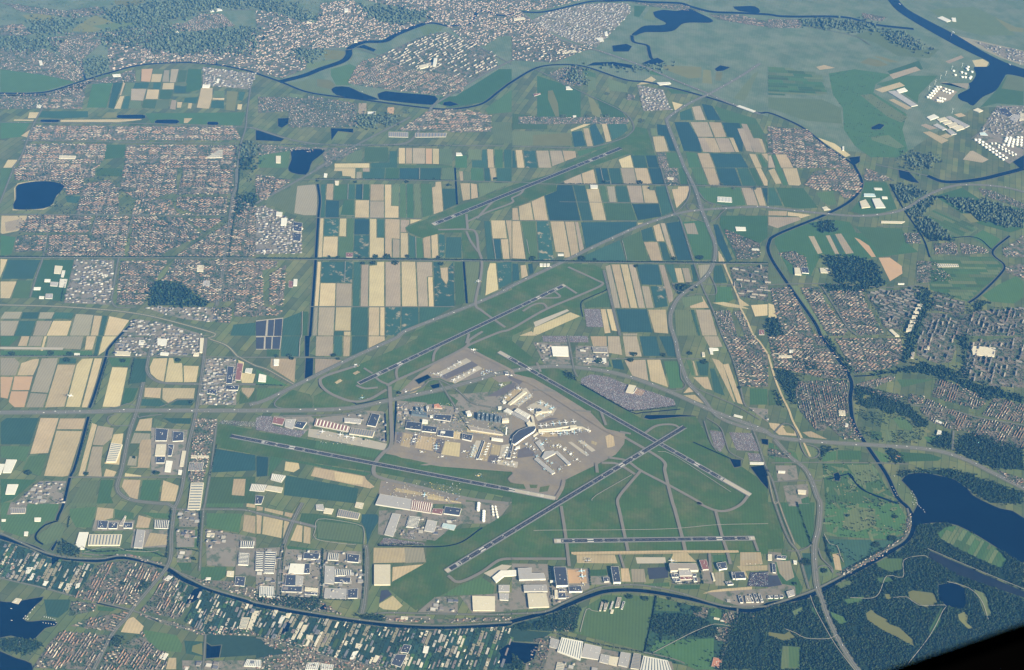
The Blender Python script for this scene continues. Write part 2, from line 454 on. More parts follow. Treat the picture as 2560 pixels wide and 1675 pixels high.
'B1': """s 125,190 160,140 330,112 510,115 625,160 560,230 510,290 500,340 410,388 110,395 130,290
g 0,0 130,0 100,120 0,300
g 0,150 60,160 20,300 0,300
s 10,440 255,440 262,500 170,585 20,615 0,600
p 40,500 200,470 250,510 150,580 50,590
g 890,0 1140,0 1140,80 890,75
d 600,260 760,260 720,330 620,320
g 380,850 690,850 590,1240 280,1200
s 0,840 75,845 0,1020
d 75,850 380,850 310,1030 10,1030
t 0,1050 160,1050 95,1210 0,1210
g 160,1040 300,1040 270,1210 100,1210
v 1400,1060 1660,1060 1900,1230 1940,1280 1380,1280
v 2240,250 2373,230 2373,330 2180,450
g 0,620 150,640 110,800 0,820
b 40,1330 210,1330 180,1400 0,1400
d 210,1335 370,1335 350,1400 185,1400
b 370,1335 510,1335 480,1400 350,1400
d 510,1335 690,1340 670,1400 480,1400
b 0,1415 180,1415 130,1557 0,1557
d 180,1415 340,1415 290,1557 130,1557
b 340,1415 490,1415 430,1557 300,1557
s 490,1415 670,1415 625,1557 425,1557
b 700,1350 870,1360 830,1557 640,1557
t 870,1365 950,1370 910,1557 835,1557
d 950,1365 1005,1370 960,1557 910,1557
s 1010,1370 1205,1410 1100,1557 960,1557
d 2160,1450 2373,1430 2373,1557 2130,1557""",
'B2': """l 70,320 385,140 540,130 535,460 470,470 330,430
b 380,165 545,150 570,180 572,440 450,440 350,420 370,250
d 600,150 650,150 643,300 637,465 590,465
t 655,145 722,145 715,298 645,292
n 645,298 775,302 772,460 640,460
g 724,150 852,150 848,290 806,292 778,296 718,294
d 857,150 922,150 918,292 852,290
n 925,150 990,150 985,292 920,292
g 992,150 1055,150 1050,295 988,295
g 810,297 912,297 910,445 780,440
s 920,297 1053,297 1050,462 914,460
t 1060,150 1190,150 1188,305 1055,305
p 1055,307 1190,308 1190,462 1053,462
s 1192,152 1258,152 1256,350 1325,352 1325,465 1192,465
l 1260,152 1330,150 1328,350 1258,348
g 1332,145 1390,145 1395,465 1330,465
g 1395,145 1460,145 1465,465 1398,465
l 1460,145 1520,145 1540,465 1468,465
g 1522,145 1628,145 1642,432 1545,462
t 1660,128 1720,125 1738,400 1645,432 1628,180 1660,170
d 1722,190 1860,190 1870,335 1740,395
t 1890,140 1985,140 1990,292 1915,305
t 1988,140 2050,150 2062,275 1992,290
l 2060,140 2373,140 2100,260 2068,272
s 725,0 925,0 922,100 880,95 878,80 798,75 795,30 720,30
p 985,0 1055,0 1055,35 988,35
b 930,35 985,35 980,105 925,105
d 1057,0 1200,0 1190,100 985,100 988,38 1055,38
g 1202,0 1330,0 1325,105 1195,105
n 1327,0 1512,0 1512,105 1327,105
d 1522,0 1720,0 1715,110 1520,110
l 1722,0 1845,0 1848,115 1718,115
t 1880,30 1920,30 1925,125 1890,120
l 1922,35 1985,35 1990,125 1924,125
g 1987,0 2110,0 2115,125 1992,125
d 2112,0 2165,0 2178,125 2117,125
t 2160,0 2220,0 2230,90 2200,90 2195,125 2182,120
d 2227,0 2373,0 2373,130 2232,130
t 585,465 630,465 625,620 615,830 565,830 575,620
m 632,470 772,470 765,632 628,630
s 775,467 842,467 837,637 768,632
g 845,467 910,467 903,830 760,830 763,640 838,640
n 912,472 1053,472 1052,620 907,620
m 907,622 1050,622 1048,830 903,830
s 625,635 762,635 757,825 612,825
s 1053,470 1120,470 1120,645 1190,648 1190,832 1050,832
d 1122,475 1190,475 1190,645 1122,640
t 1195,470 1335,475 1335,660 1262,655 1262,832 1192,832
p 1264,657 1335,662 1335,832 1264,832
p 1337,477 1425,480 1425,520 1385,555 1400,598 1337,597
s 1427,475 1545,478 1427,523
t 1337,600 1410,602 1415,835 1337,832
d 1415,615 1478,640 1480,835 1418,835
g 1482,640 1543,652 1553,835 1485,835
t 1545,652 1618,615 1625,835 1555,835
s 1620,612 1685,605 1695,835 1628,835
m 1690,608 1750,620 1758,720 1740,830 1700,830
d 1762,640 1905,640 1910,835 1750,835
d 2110,490 2172,490 2187,655 2198,740 2222,845 2140,845
t 2175,485 2310,485 2330,655 2190,655
n 2200,658 2263,660 2285,845 2222,845
t 2265,660 2340,657 2355,845 2288,845
t 2312,485 2373,485 2373,845 2357,845 2342,655
s 552,868 605,868 595,1065 580,1282 525,1282
m 607,870 900,870 895,1065 598,1065
s 595,1067 742,1067 735,1283 582,1283
p 742,1067 893,1070 888,1283 737,1283
d 905,870 973,870 968,1080 960,1285 892,1285
p 975,895 1048,893 1042,1285 965,1285
s 1048,905 1118,900 1118,870 1192,868 1192,1285 1044,1285
p 1197,868 1340,870 1345,1285 1197,1285
t 1345,868 1480,868 1498,1285 1350,1285
p 1485,870 1635,870 1640,1008 1588,1010 1598,1285 1502,1285
s 1590,1010 1640,1010 1652,1287 1600,1287
m 1642,870 1705,870 1715,1020 1765,1090 1785,1040 1780,920 1830,870 1845,1285 1655,1285
t 1705,925 1780,920 1785,1040 1765,1085 1715,1020
g 1835,870 1915,870 1940,1255 1847,1280
l 1935,870 2075,870 2045,1240 1962,1250
l 2100,870 2160,880 2118,1210 2070,1230
s 2165,882 2225,882 2250,1130 2122,1188 2140,960
m 2230,880 2373,870 2373,1060 2255,1130
b 523,1290 578,1290 568,1557 498,1557
p 580,1290 735,1290 722,1557 568,1557
s 738,1290 885,1290 880,1512 727,1510
d 725,1515 810,1515 810,1557 720,1557
t 812,1515 880,1515 880,1557 812,1557
d 888,1290 1042,1290 1038,1557 882,1557
t 1045,1290 1148,1290 1145,1557 1040,1557
s 1148,1290 1195,1290 1195,1557 1147,1557
m 1197,1290 1345,1290 1340,1557 1197,1557
m 1347,1290 1510,1290 1510,1465 1342,1550
d 1512,1290 1830,1290 1640,1400 1512,1462
g 432,1330 488,1330 478,1557 420,1557
d 250,1400 425,1330 412,1557 240,1557
c 0,1415 252,1388 238,1557 0,1557
k 0,1425 98,1412 85,1557 0,1557
k 115,1410 170,1408 160,1557 105,1557
k 176,1405 246,1398 235,1557 167,1557
e 1370,1557 2000,1290 2373,1130 2373,1557
e 1385,555 1545,490 1750,400 2373,160 2373,350 2000,480 1920,600 1730,600 1540,650 1420,600
e 1910,590 2060,600 2080,840 1920,840 1905,700""",
'B3': """e 0,160 560,0 760,0 470,120 410,150 410,210 0,370
p 475,122 640,52 660,150 490,148
t 642,50 758,10 788,152 662,150
n 768,0 885,0 920,152 800,152
d 890,0 1000,0 1032,155 922,152
p 1002,0 1130,0 1163,150 1037,155
t 1132,0 1255,0 1298,150 1165,150
n 1258,0 1380,0 1413,155 1302,150
g 1540,0 1605,0 1635,155 1560,160
g 1655,0 1765,0 1828,165 1722,165
t 1767,0 1880,0 1938,165 1832,165
n 1885,0 2070,0 2133,165 1942,165
d 2080,0 2190,0 2268,165 2137,165
g 2192,0 2250,0 2330,165 2272,165
t 2257,0 2310,0 2373,120 2373,165 2337,165
n 415,158 560,158 640,490 345,490 300,255 410,212
d 565,160 680,162 750,488 645,490
t 685,195 805,190 877,487 752,485
g 807,168 868,168 898,318 842,318
b 877,168 953,168 973,318 902,318
d 957,168 1062,168 1098,318 978,318
g 845,325 1105,327 1158,488 882,487
p 1060,160 1200,162 1225,325 1102,322
t 1202,162 1270,162 1275,205 1325,205 1360,328 1227,325
n 1108,332 1365,332 1388,450 1165,488
d 1330,168 1440,170 1500,400 1392,448 1332,205
t 1478,197 1535,192 1535,170 1640,167 1645,200 1620,280 1525,375
g 1725,182 2118,182 2168,345 1990,355 1880,330 1780,310 1740,260
p 2122,182 2230,182 2288,350 2177,347
t 2232,182 2310,182 2358,352 2292,350
n 2315,187 2373,187 2373,340 2362,345
t 0,372 55,367 68,485 0,485
t 58,355 175,315 203,485 72,485
t 178,310 298,255 338,487 207,485
t 0,490 75,490 130,845 0,840
g 82,492 220,492 245,855 132,852 102,600
m 225,492 343,492 393,850 250,858
t 352,494 485,494 545,828 482,833 478,785 402,780
t 487,495 580,497 625,785 548,828
p 580,497 615,497 670,750 628,780
n 635,502 1158,497 1158,545 682,745
t 1162,507 1228,507 1165,533
d 690,800 1000,665 1060,860 600,862
g 1005,662 1190,582 1275,858 1065,860
d 1192,577 1298,542 1335,678 1212,678
t 1305,537 1368,512 1418,680 1340,683
p 1372,510 1420,510 1520,850 1482,830 1422,680
t 1217,685 1350,685 1398,862 1287,860
d 1360,687 1425,687 1478,860 1402,860
n 1427,512 1560,492 1668,858 1532,858
b 1590,515 1695,507 1733,618 1622,613
g 1570,500 1800,480 1860,700 1850,850 1700,858 1620,620
b 1590,515 1695,507 1733,618 1622,613
n 1862,522 1912,522 2050,850 1992,878 1902,700
g 1930,440 2373,440 2373,640 2300,700 2300,830 2080,860 1920,520
n 0,882 60,887 75,1040 0,1060
t 75,902 130,897 153,1000 85,1030
n 142,887 193,882 203,970 162,990
e 0,1095 430,890 760,895 860,950 890,1120 640,1250 640,1375 520,1320 0,1557
b 862,912 913,892 1008,1300 947,1300
t 917,892 1000,892 1093,1300 1012,1300
t 1002,892 1075,892 1168,1300 1097,1300
p 1077,892 1140,892 1193,1090 1238,1300 1172,1300
p 1197,1092 1273,1097 1318,1300 1242,1300
n 1147,892 1358,892 1398,1088 1202,1083
m 1280,1095 1420,1095 1450,1285 1325,1300
p 1357,897 1413,897 1498,1180 1498,1230 1455,1260
d 1420,897 1500,892 1533,1063 1492,1068
t 1502,927 1570,927 1603,1065 1537,1065
p 1572,927 1640,927 1673,1060 1607,1065
d 1652,897 1690,897 1728,1050 1682,1060
d 1867,902 1945,902 2000,1068 1862,1068
g 1882,1102 2030,1102 2058,1220 1960,1268 1882,1260
b 1720,900 1860,890 1820,960 1745,1030
v 1500,1090 1740,1080 1600,1160 1530,1180
t 1640,1240 1760,1180 1830,1300 1650,1300
l 1560,1200 1760,1180 1780,1240 1600,1300
s 1912,765 1965,840 2040,1060 2100,1200 2210,1280 2110,1285 2050,1100 1950,880 1912,870
s 2210,1270 2373,1260 2373,1370 2250,1380
s 1850,1250 1960,1240 2110,1270 2210,1310 2000,1290
g 660,1255 900,1140 920,1290 680,1300
j 667,1307 815,1307 848,1478 692,1473
t 817,1307 870,1307 918,1530 857,1538
s 872,1307 935,1307 983,1518 922,1508
n 962,1307 1253,1307 1308,1528 1012,1523
t 1257,1312 1430,1312 1453,1538 1317,1528
l 1500,1312 1640,1312 1720,1557 1520,1557
d 1650,1312 1690,1312 1752,1557 1725,1557
p 1697,1312 1840,1312 1908,1557 1762,1557
b 1022,1532 1165,1532 1165,1557 1027,1557
c 200,1430 510,1310 530,1325 215,1475
s 200,1480 540,1335 640,1375 240,1550 190,1540
t 60,1557 180,1510 240,1557""",
'B4': """t 130,0 270,0 310,150 290,165 190,160
t 0,20 60,0 130,145 70,150
g 65,0 125,0 190,160 140,165
d 0,180 60,180 140,350 0,350
g 70,180 330,185 470,370 300,380 150,360
g 440,230 610,210 640,340 560,350 500,310
g 890,130 1100,130 1200,380 1040,420 860,430 760,400 850,290
v 1150,170 1320,160 1480,230 1260,340
g 1240,400 1500,270 1800,180 2000,310 2373,380 2373,560 2250,600 1950,520 1540,260 1360,400
v 1600,270 2000,300 2373,400 2373,560 2200,540 1900,470
t 0,395 180,400 175,445 0,440
t 180,405 405,435 300,470 280,450 178,445
p 0,450 285,455 310,480 90,560 0,530
g 60,620 400,500 620,480 760,500 820,600 1240,620 1300,700 1400,780 1000,830 900,850 500,800 400,1000 200,980 60,700
p 370,630 430,630 510,790 460,800
p 530,625 575,620 665,800 620,800
d 580,620 620,620 710,780 670,795
p 615,610 680,605 800,790 720,800
v 440,500 600,490 620,600 470,590
g 800,540 1240,560 1290,650 1200,790 1010,810 980,720
o 795,640 850,660 940,720 1005,825 960,830 900,760
o 1020,830 1130,828 1245,910 1250,980 1170,1030 1130,1055
v 500,820 880,830 1000,880 1100,1090 860,1100 840,1050 640,1065 560,900
l 1440,430 1560,370 1960,560 1880,620 1700,680 1640,600
y 1790,420 1880,420 1960,500 1880,510
v 1350,480 1480,450 1700,640 1700,680 1480,670 1420,600
g 1890,640 1990,570 2160,660 2080,760
v 1280,400 1500,260 1560,280 1440,430 1360,470
g 1500,820 2090,820 2190,900 2170,970 1850,1240 1500,1130 1480,1010
g 1980,1180 2130,1080 2300,1000 2373,1050 2373,1200 2280,1260 2060,1240
v 1950,1240 2060,1230 1950,1330 1880,1360
v 500,1085 860,1080 1100,1090 860,1140 560,1150
v 1400,1120 1520,1130 1480,1300 1400,1557 1280,1557 1380,1300
l 190,1090 270,1090 560,1557 490,1557
l 0,1090 190,1070 200,1000 60,700 20,830
s 0,1250 60,1270 95,1390 0,1400
v 0,1400 100,1400 140,1557 0,1557
v 1540,1190 1510,1320 1480,1330 1560,1160""",
'C1': """g 0,0 190,0 90,95 0,90
t 197,0 278,0 250,95 160,95
b 282,0 408,0 380,95 255,95
s 407,0 440,0 390,180 360,180
b 442,0 780,0 750,128 422,110
t 800,0 895,0 860,128 780,130
d 900,0 948,0 905,185 862,185
s 950,0 1110,0 1000,130 960,150 907,185
c 0,100 590,107 580,128 0,122
g 0,132 860,136 860,183 0,183
b 0,200 138,200 188,250 150,368 0,368
t 195,250 300,215 368,207 355,270 310,368 155,368
o 130,372 310,372 275,505 105,505
o 0,375 128,378 75,585 0,572
o 100,510 270,510 230,663 130,663 75,612
b 385,205 542,202 530,260 448,530 280,520 350,300
d 547,202 715,206 705,257 540,257
t 532,262 705,264 600,658 410,666
b 280,525 445,535 403,665 235,665
s 708,262 760,210 868,205 745,662 603,660
s 872,205 953,205 830,666 752,664
g 1000,202 1220,202 1200,278 1032,283
s 1037,287 1190,291 1115,663 945,658
d 1237,207 1368,207 1355,430 1192,448
g 1157,480 1290,480 1240,600 1170,640 1118,650
s 1418,207 1558,202 1520,430 1450,402 1392,350 1382,290
s 1562,202 1610,202 1620,250 1690,247 1695,272 1700,430 1525,430
s 1697,272 1848,277 1823,430 1702,432
t 1340,477 1500,479 1490,580 1330,568
t 1503,479 1813,482 1800,583 1640,583 1560,628 1500,585
d 1300,582 1480,582 1550,640 1500,658 1292,648
d 1572,642 1640,592 1800,592 1790,648
s 2202,217 2268,242 2250,340 2373,350 2350,438 2237,438
t 2232,477 2365,480 2350,550 2300,578 2242,520
g 2370,480 2373,600 2212,638 2222,500 2300,582
d 60,757 368,757 280,1008 0,1008 0,800
t 372,757 550,759 450,1088 272,1098
t 553,762 803,762 772,868 520,868
t 520,875 770,880 640,1298 580,1308 402,1300
g 0,1018 285,1022 240,1170 150,1150 0,1130
g 270,1112 445,1092 380,1308 200,1240
t 850,802 905,822 780,1300 720,1300
p 902,827 1060,852 1040,950 960,1018 852,1013
p 852,1022 960,1022 940,1188 950,1308 790,1303
s 1050,910 1150,900 1110,1198 962,1188
t 1290,772 1418,757 1405,883 1247,883
l 1425,757 1510,792 1500,838 1412,848
b 1242,895 1400,902 1390,998 1202,1000
t 1312,960 1430,955 1390,1228 1180,1220 1270,1210 1280,1110 1290,1005
b 1197,1112 1278,1112 1268,1208 1172,1203
i 1400,850 1740,870 1700,1290 1400,1290
s 980,1227 1088,1257 1060,1308 952,1308
s 1157,1267 1318,1292 1310,1313 1147,1313
t 1145,1327 1308,1332 1280,1523 1200,1498 1122,1400
g 1318,1332 1500,1332 1470,1533 1290,1523
t 1510,1332 1663,1387 1630,1538 1480,1533
g 930,1332 1060,1332 1030,1480 1060,1557 890,1557
l 760,1350 918,1332 880,1557 645,1557
g 0,1320 350,1330 120,1520 0,1557
d 520,1385 610,1385 590,1500 560,1500
e 2012,815 2373,870 2373,1100 1992,1030
n 1987,1040 2373,1103 2373,1250 1952,1270
g 1950,1305 2373,1300 2373,1557 1902,1557
t 2162,1322 2283,1322 2270,1488 2142,1478
d 1810,830 2030,830 2000,930 1795,930
d 1500,760 1780,760 1770,820 1600,815""",
'C2': """c 0,0 238,0 224,126 0,126
k 0,12 76,10 70,120 0,120
k 90,8 146,8 140,120 86,120
k 156,8 230,4 218,120 150,120
d 238,0 410,0 400,193 225,193
p 555,0 720,0 715,188 547,188
d 722,0 805,0 800,188 717,186
t 808,0 880,0 870,190 805,192
d 886,0 1035,0 1035,128 950,163 880,183
t 1040,0 1195,0 1200,40 1040,118
t 135,207 375,207 360,438 127,290
p 545,207 740,212 828,230 542,358
g 95,120 220,120 215,195 95,195
g 0,480 250,482 170,560 0,610
g 0,300 110,360 310,465 0,455
e 180,605 340,500 500,540 525,590 523,668 230,668 172,640
e 535,560 650,500 700,530 920,625 860,655 540,670
e 590,430 640,370 950,265 1320,110 1530,0 2373,0 2373,330 2230,240 1950,105 1640,265 1300,420 1230,600 920,635 660,520
e 0,885 420,948 1200,1080 2373,1255 2373,1500 1100,1260 0,1100
g 130,1110 1080,1270 1020,1300 500,1200 250,1150 110,1310
s 270,1160 400,1177 410,1230 350,1268 257,1248
t 540,1212 1010,1297 1030,1332 1108,1400 1060,1418 502,1300
s 720,1250 1000,1300 990,1380 860,1370 730,1340
d 270,1287 958,1412 930,1557 250,1478
n 0,1110 120,1122 110,1300 0,1310
a 1640,270 1940,100 2060,150 2373,320 2373,420 2250,430 2180,380 1800,430 1690,400 1560,470 1340,550 1310,540 1480,380
c 1650,360 1950,205 2000,235 1740,382
c 1790,420 2060,275 2100,300 1850,440
t 888,345 940,318 975,335 920,365
t 722,430 780,395 810,415 750,450
i 1310,600 1560,560 2000,530 2373,500 2373,930 1840,900 1300,900
g 1320,600 1420,580 1560,540 1760,520 1880,600 1840,660 1700,640 1560,620 1440,610
j 50,740 150,745 160,830 340,870 470,880 410,940 0,870 0,760
i 160,740 510,745 540,770 1000,690 1190,700 1210,1000 1090,950 540,830 470,880 280,860
c 490,860 600,870 1000,950 1215,1000 1190,1062 480,932
g 560,965 1180,1065 1120,1140 540,1040
a 1290,890 1840,900 2373,930 2373,1260 1500,1195 1300,1110 1200,1090 1280,1000
t 1365,895 1460,910 1430,1040 1332,1020
t 1502,917 1678,945 1640,1070 1467,1040
k 1690,955 1750,965 1710,1090 1650,1075
s 1835,882 1908,890 1903,963 1822,960
s 1752,972 1900,990 1890,1125 1712,1100
t 1960,830 2260,890 2290,930 1980,880
e 1190,1110 1420,1140 1600,1180 1500,1200 1300,1210 1190,1170
e 1490,1215 1620,1195 2130,1285 1990,1315 1830,1305 1520,1235
e 2010,1330 2160,1295 2373,1330 2373,1420 2090,1375
a 1160,1340 1280,1350 1950,1490 1940,1557 1110,1557 1130,1480""",
'C3': """e 0,45 250,250 480,320 640,450 1100,710 1230,780 1700,740 1790,900 1830,1000 2030,1140 2373,1380 2373,1557 0,1557
v 480,330 560,350 620,430 520,390
t 722,0 880,0 885,158 762,150
p 882,0 1000,0 1010,70 1028,180 892,158
p 1022,0 1160,0 1208,193 1052,193
n 1177,0 1340,0 1385,188 1217,188
n 1357,0 1490,0 1540,198 1442,188
n 917,217 1018,217 1048,318 937,300
p 1037,222 1240,217 1270,420 1112,370
t 1247,217 1378,217 1453,478 1282,420
g 1402,232 1550,232 1590,480 1462,488
p 1772,0 1910,0 1958,100 1832,113
t 1847,202 1920,222 1960,262 2078,620 2050,608
t 1952,262 2010,252 2148,640 2087,623
g 1612,222 1660,222 1700,372 1660,365
t 1667,227 1690,230 1733,370 1702,370
d 1700,232 1830,240 1820,370 1740,368
t 1672,380 1820,377 1863,508 1782,488
d 1830,300 1880,300 1980,560 1870,520
t 1640,467 1698,518 1582,533
t 1582,547 1698,542 1803,638 1592,565
g 2200,480 2373,490 2373,640 2200,640
i 200,60 520,60 560,260 300,270
j 280,0 700,0 710,60 290,55
i 590,90 890,95 910,290 590,270
d 640,210 900,210 930,290 660,260
j 640,395 730,355 900,380 1040,440 1300,520 1500,590 1520,650 1200,690 1100,700 640,450
o 1150,480 1240,510 1200,565 1130,535
a 0,345 200,395 420,520 740,720 870,860 1050,900 1040,1000 960,1100 830,1170 480,1340 400,1500 0,1400
j 1830,872 1958,892 1978,1000 1930,1080 1872,1020
j 2012,892 2220,902 2300,1070 2080,1060
j 2182,1082 2318,1092 2338,1168 2202,1160
g 1840,820 1960,880 1840,870
t 860,930 910,905 945,930 960,1020 920,1035 880,1040
c 520,985 550,980 715,1100 690,1115
c 610,970 650,965 775,1060 740,1075
c 0,560 30,520 130,480 190,555 60,660
c 160,640 270,590 410,680 380,720 240,790
r 245,850 610,780 720,880 420,930 260,910
e 860,1150 960,1145 1030,1170 980,1180 860,1170
e 1060,1190 1110,1185 1170,1240 1130,1270 1050,1210
e 0,1330 90,1340 130,1420 0,1410
e 160,1370 240,1370 230,1410 170,1410
e 260,1400 350,1385 330,1440 250,1450
e 0,1470 130,1480 150,1557 0,1557""",
'C4': """v 60,300 240,340 300,420 250,500 260,640 200,600 110,440
l 490,0 530,0 800,360 770,360
v 500,0 540,0 800,340 780,350
v 1290,0 1390,0 1340,180 1240,250 1270,120
v 1000,350 1300,300 1400,240 1580,280 1740,330 1820,250 1830,130 1730,0 1860,0 1840,400 1600,390 1300,320 1010,370
v 1500,380 1700,370 2100,480 2373,560 2373,620 2100,560 2050,600 1700,420
v 800,480 960,480 1100,560 1300,640 1500,820 1400,860 1250,700 1100,720 1000,660 830,640
g 840,520 980,560 860,620
y 890,540 960,555 910,590 870,590
g 1190,400 1560,400 1240,480
g 1150,760 1250,740 1350,840 1330,880 1220,860
g 940,870 1060,890 1060,960 950,960
l 1080,860 1200,870 1200,980 1090,980
l 1210,870 1360,880 1420,960 1240,980
g 1440,930 1620,930 1640,980 1480,990
y 1430,875 1490,865 1520,890 1480,905
v 1640,880 1720,920 1700,1050 1620,1040 1480,1000
v 1720,1060 1780,930 1900,900 2373,1040 2373,1250 2100,1230 1800,1110
g 640,1055 870,1060 870,1150 640,1150
g 920,1060 1010,1060 1130,1110 1120,1180 1030,1160
g 1180,1070 1500,1090 1620,1130 1580,1160 1250,1170
v 1100,1050 1200,1060 1260,1180 1140,1170
t 0,800 100,810 260,880 280,930 100,920 20,850
y 130,840 190,830 250,880 250,910 170,900
t 310,890 400,880 560,960 380,940
l 310,1000 420,1030 480,1080 440,1140 360,1150 310,1090
g 60,1010 260,1080 300,1180 60,1170
g 0,980 60,1000 60,1150 0,1120
i 70,1200 260,1200 280,1330 90,1350
i 140,1390 370,1370 380,1557 180,1557
g 380,1480 300,1510 310,1557 400,1557
g 500,1180 980,1180 1100,1400 1230,1557 530,1557 510,1300
l 720,1190 960,1190 1050,1330 860,1380
y 990,1450 1070,1410 1100,1430 1020,1470
v 1200,1290 1260,1250 1700,1230 1900,1290 2373,1460 2373,1557 2060,1557 1880,1440 1700,1320 1450,1270 1300,1280 1240,1330
v 480,1040 640,1040 560,1080 480,1140
g 500,1080 640,1060 640,1150 500,1170
g 0,500 60,500 90,640 0,650
v 60,480 110,560 150,660 100,650""",
'D1': """g 0,0 550,0 540,170 430,180 330,290 200,330 0,260
i 100,0 260,0 240,110 60,120
l 340,310 500,205 560,190 610,240 560,350 430,400 380,390
g 640,60 900,40 850,240 700,240 640,130
v 560,350 740,430 720,500 560,480
g 750,430 1300,430 1480,450 1540,520 1400,510 1150,490 900,510 760,500
t 900,45 1060,60 1050,150 870,200
i 880,170 1250,170 1230,260 850,270
t 1282,117 1405,150 1382,245 1252,240
i 1240,250 1560,260 1550,420 1210,425
t 1390,280 1560,300 1550,400 1330,420
g 1060,60 1250,100 1240,165 1060,150
l 650,0 1000,0 900,35 640,50
g 1290,92 1590,105 1570,160 1420,150
g 1900,0 2260,0 2260,50 1910,50
t 2260,112 2373,130 2373,300 2243,270
t 2282,5 2373,22 2373,60 2278,48
g 1910,100 2250,105 2220,290 1910,240
i 1670,80 1840,80 1850,230 1660,230
g 1630,250 1830,250 1840,430 1630,430
i 1640,250 1810,260 1800,320 1640,330
i 1900,250 2200,300 2180,600 1920,590
i 2200,300 2373,330 2373,690 2180,680
g 1630,560 1780,560 1780,640 1680,640
g 1850,600 2110,600 2090,700 1990,760 1860,720
x 0,350 450,500 880,580 800,720 680,880 400,800 0,700
x 1560,640 1700,730 1800,790 1790,900 1680,1060 1560,700
x 1860,800 2373,950 2373,1200 1900,1240 1700,1100 1830,890
g 290,580 460,520 520,640 400,720 280,700
d 400,900 660,900 640,1000 540,1080 430,1060
l 480,640 620,640 560,730 500,720
t 700,700 780,680 710,760 660,740
t 670,920 760,920 750,970 670,960
t 1180,1080 1240,1060 1340,1150 1310,1230 1110,1210
l 1390,800 1530,840 1500,890 1380,850
v 1250,790 1380,760 1370,800 1290,830
g 900,960 1100,985 1040,1020 900,1010
v 1130,1260 1030,1250 1020,1330 1130,1330
g 1330,1180 1640,1230 1700,1330 1680,1400 1480,1380 1300,1320
d 1700,1280 1890,1290 1890,1440 1720,1410
y 1780,1330 1880,1300 1885,1430 1770,1390
x 1910,1220 2373,1250 2373,1420 1910,1450
t 1560,1440 1640,1440 1640,1557 1530,1557
v 0,1270 300,1270 400,1330 260,1420 0,1370""",
'D2': """t 0,28 70,47 65,82 0,85
t 77,48 260,87 250,128 72,84
t 267,88 363,107 340,153 257,130
t 0,112 60,125 48,298 0,298
t 64,128 255,160 240,340 52,300
t 258,162 328,190 268,350 244,342
t 377,207 437,218 430,378 312,358
t 440,218 513,237 508,393 434,382
g 420,100 560,105 960,190 1005,260 1000,400 560,350 550,235 390,190
l 560,170 940,210 1000,260 990,380 570,340
n 975,110 1120,110 1160,150 1080,280 1030,400 1010,250 970,190
i 0,430 240,420 980,460 985,900 0,900
g 280,400 610,440 600,460 290,470
d 890,590 985,600 980,690 890,680
v 0,880 600,900 560,1000 500,1020 0,930
x 0,960 500,1045 1200,1145 1700,1165 2373,1140 2373,1557 0,1557
i 1140,80 1950,60 1900,200 1660,370 1480,360 1130,300
j 1190,330 1560,380 1560,400 1130,400
i 1920,0 2373,0 2280,120 2180,200 1900,200
e 2373,80 1830,390 1580,410 1580,560 1225,770 1220,800 1480,1005 1880,770 2110,660 2373,560
e 1580,280 1720,240 1860,250 2100,230 1830,390 1580,400
t 1085,420 1558,420 1578,560 1082,572
b 1370,420 1558,420 1575,560 1380,570
t 1262,600 1560,575 1255,748
s 1140,940 1270,862 1368,962 1310,1008 1180,1000 1132,970
k 1160,822 1218,812 1262,858 1140,938
g 1880,770 2090,690 2220,780 2200,860 1720,870
c 2110,660 2280,580 2373,590 2220,720
i 1660,880 1870,880 1870,1030 1500,1020
i 1890,870 2373,840 2373,1010 2010,1040
v 900,1040 1180,1050 1200,1120 1000,1100
i 1200,1050 1620,1060 1600,1120 1190,1110
l 2290,1280 2340,1230 2373,1300 2340,1380 2280,1370
d 2170,1400 2240,1370 2270,1440 2240,1540 2150,1557""",
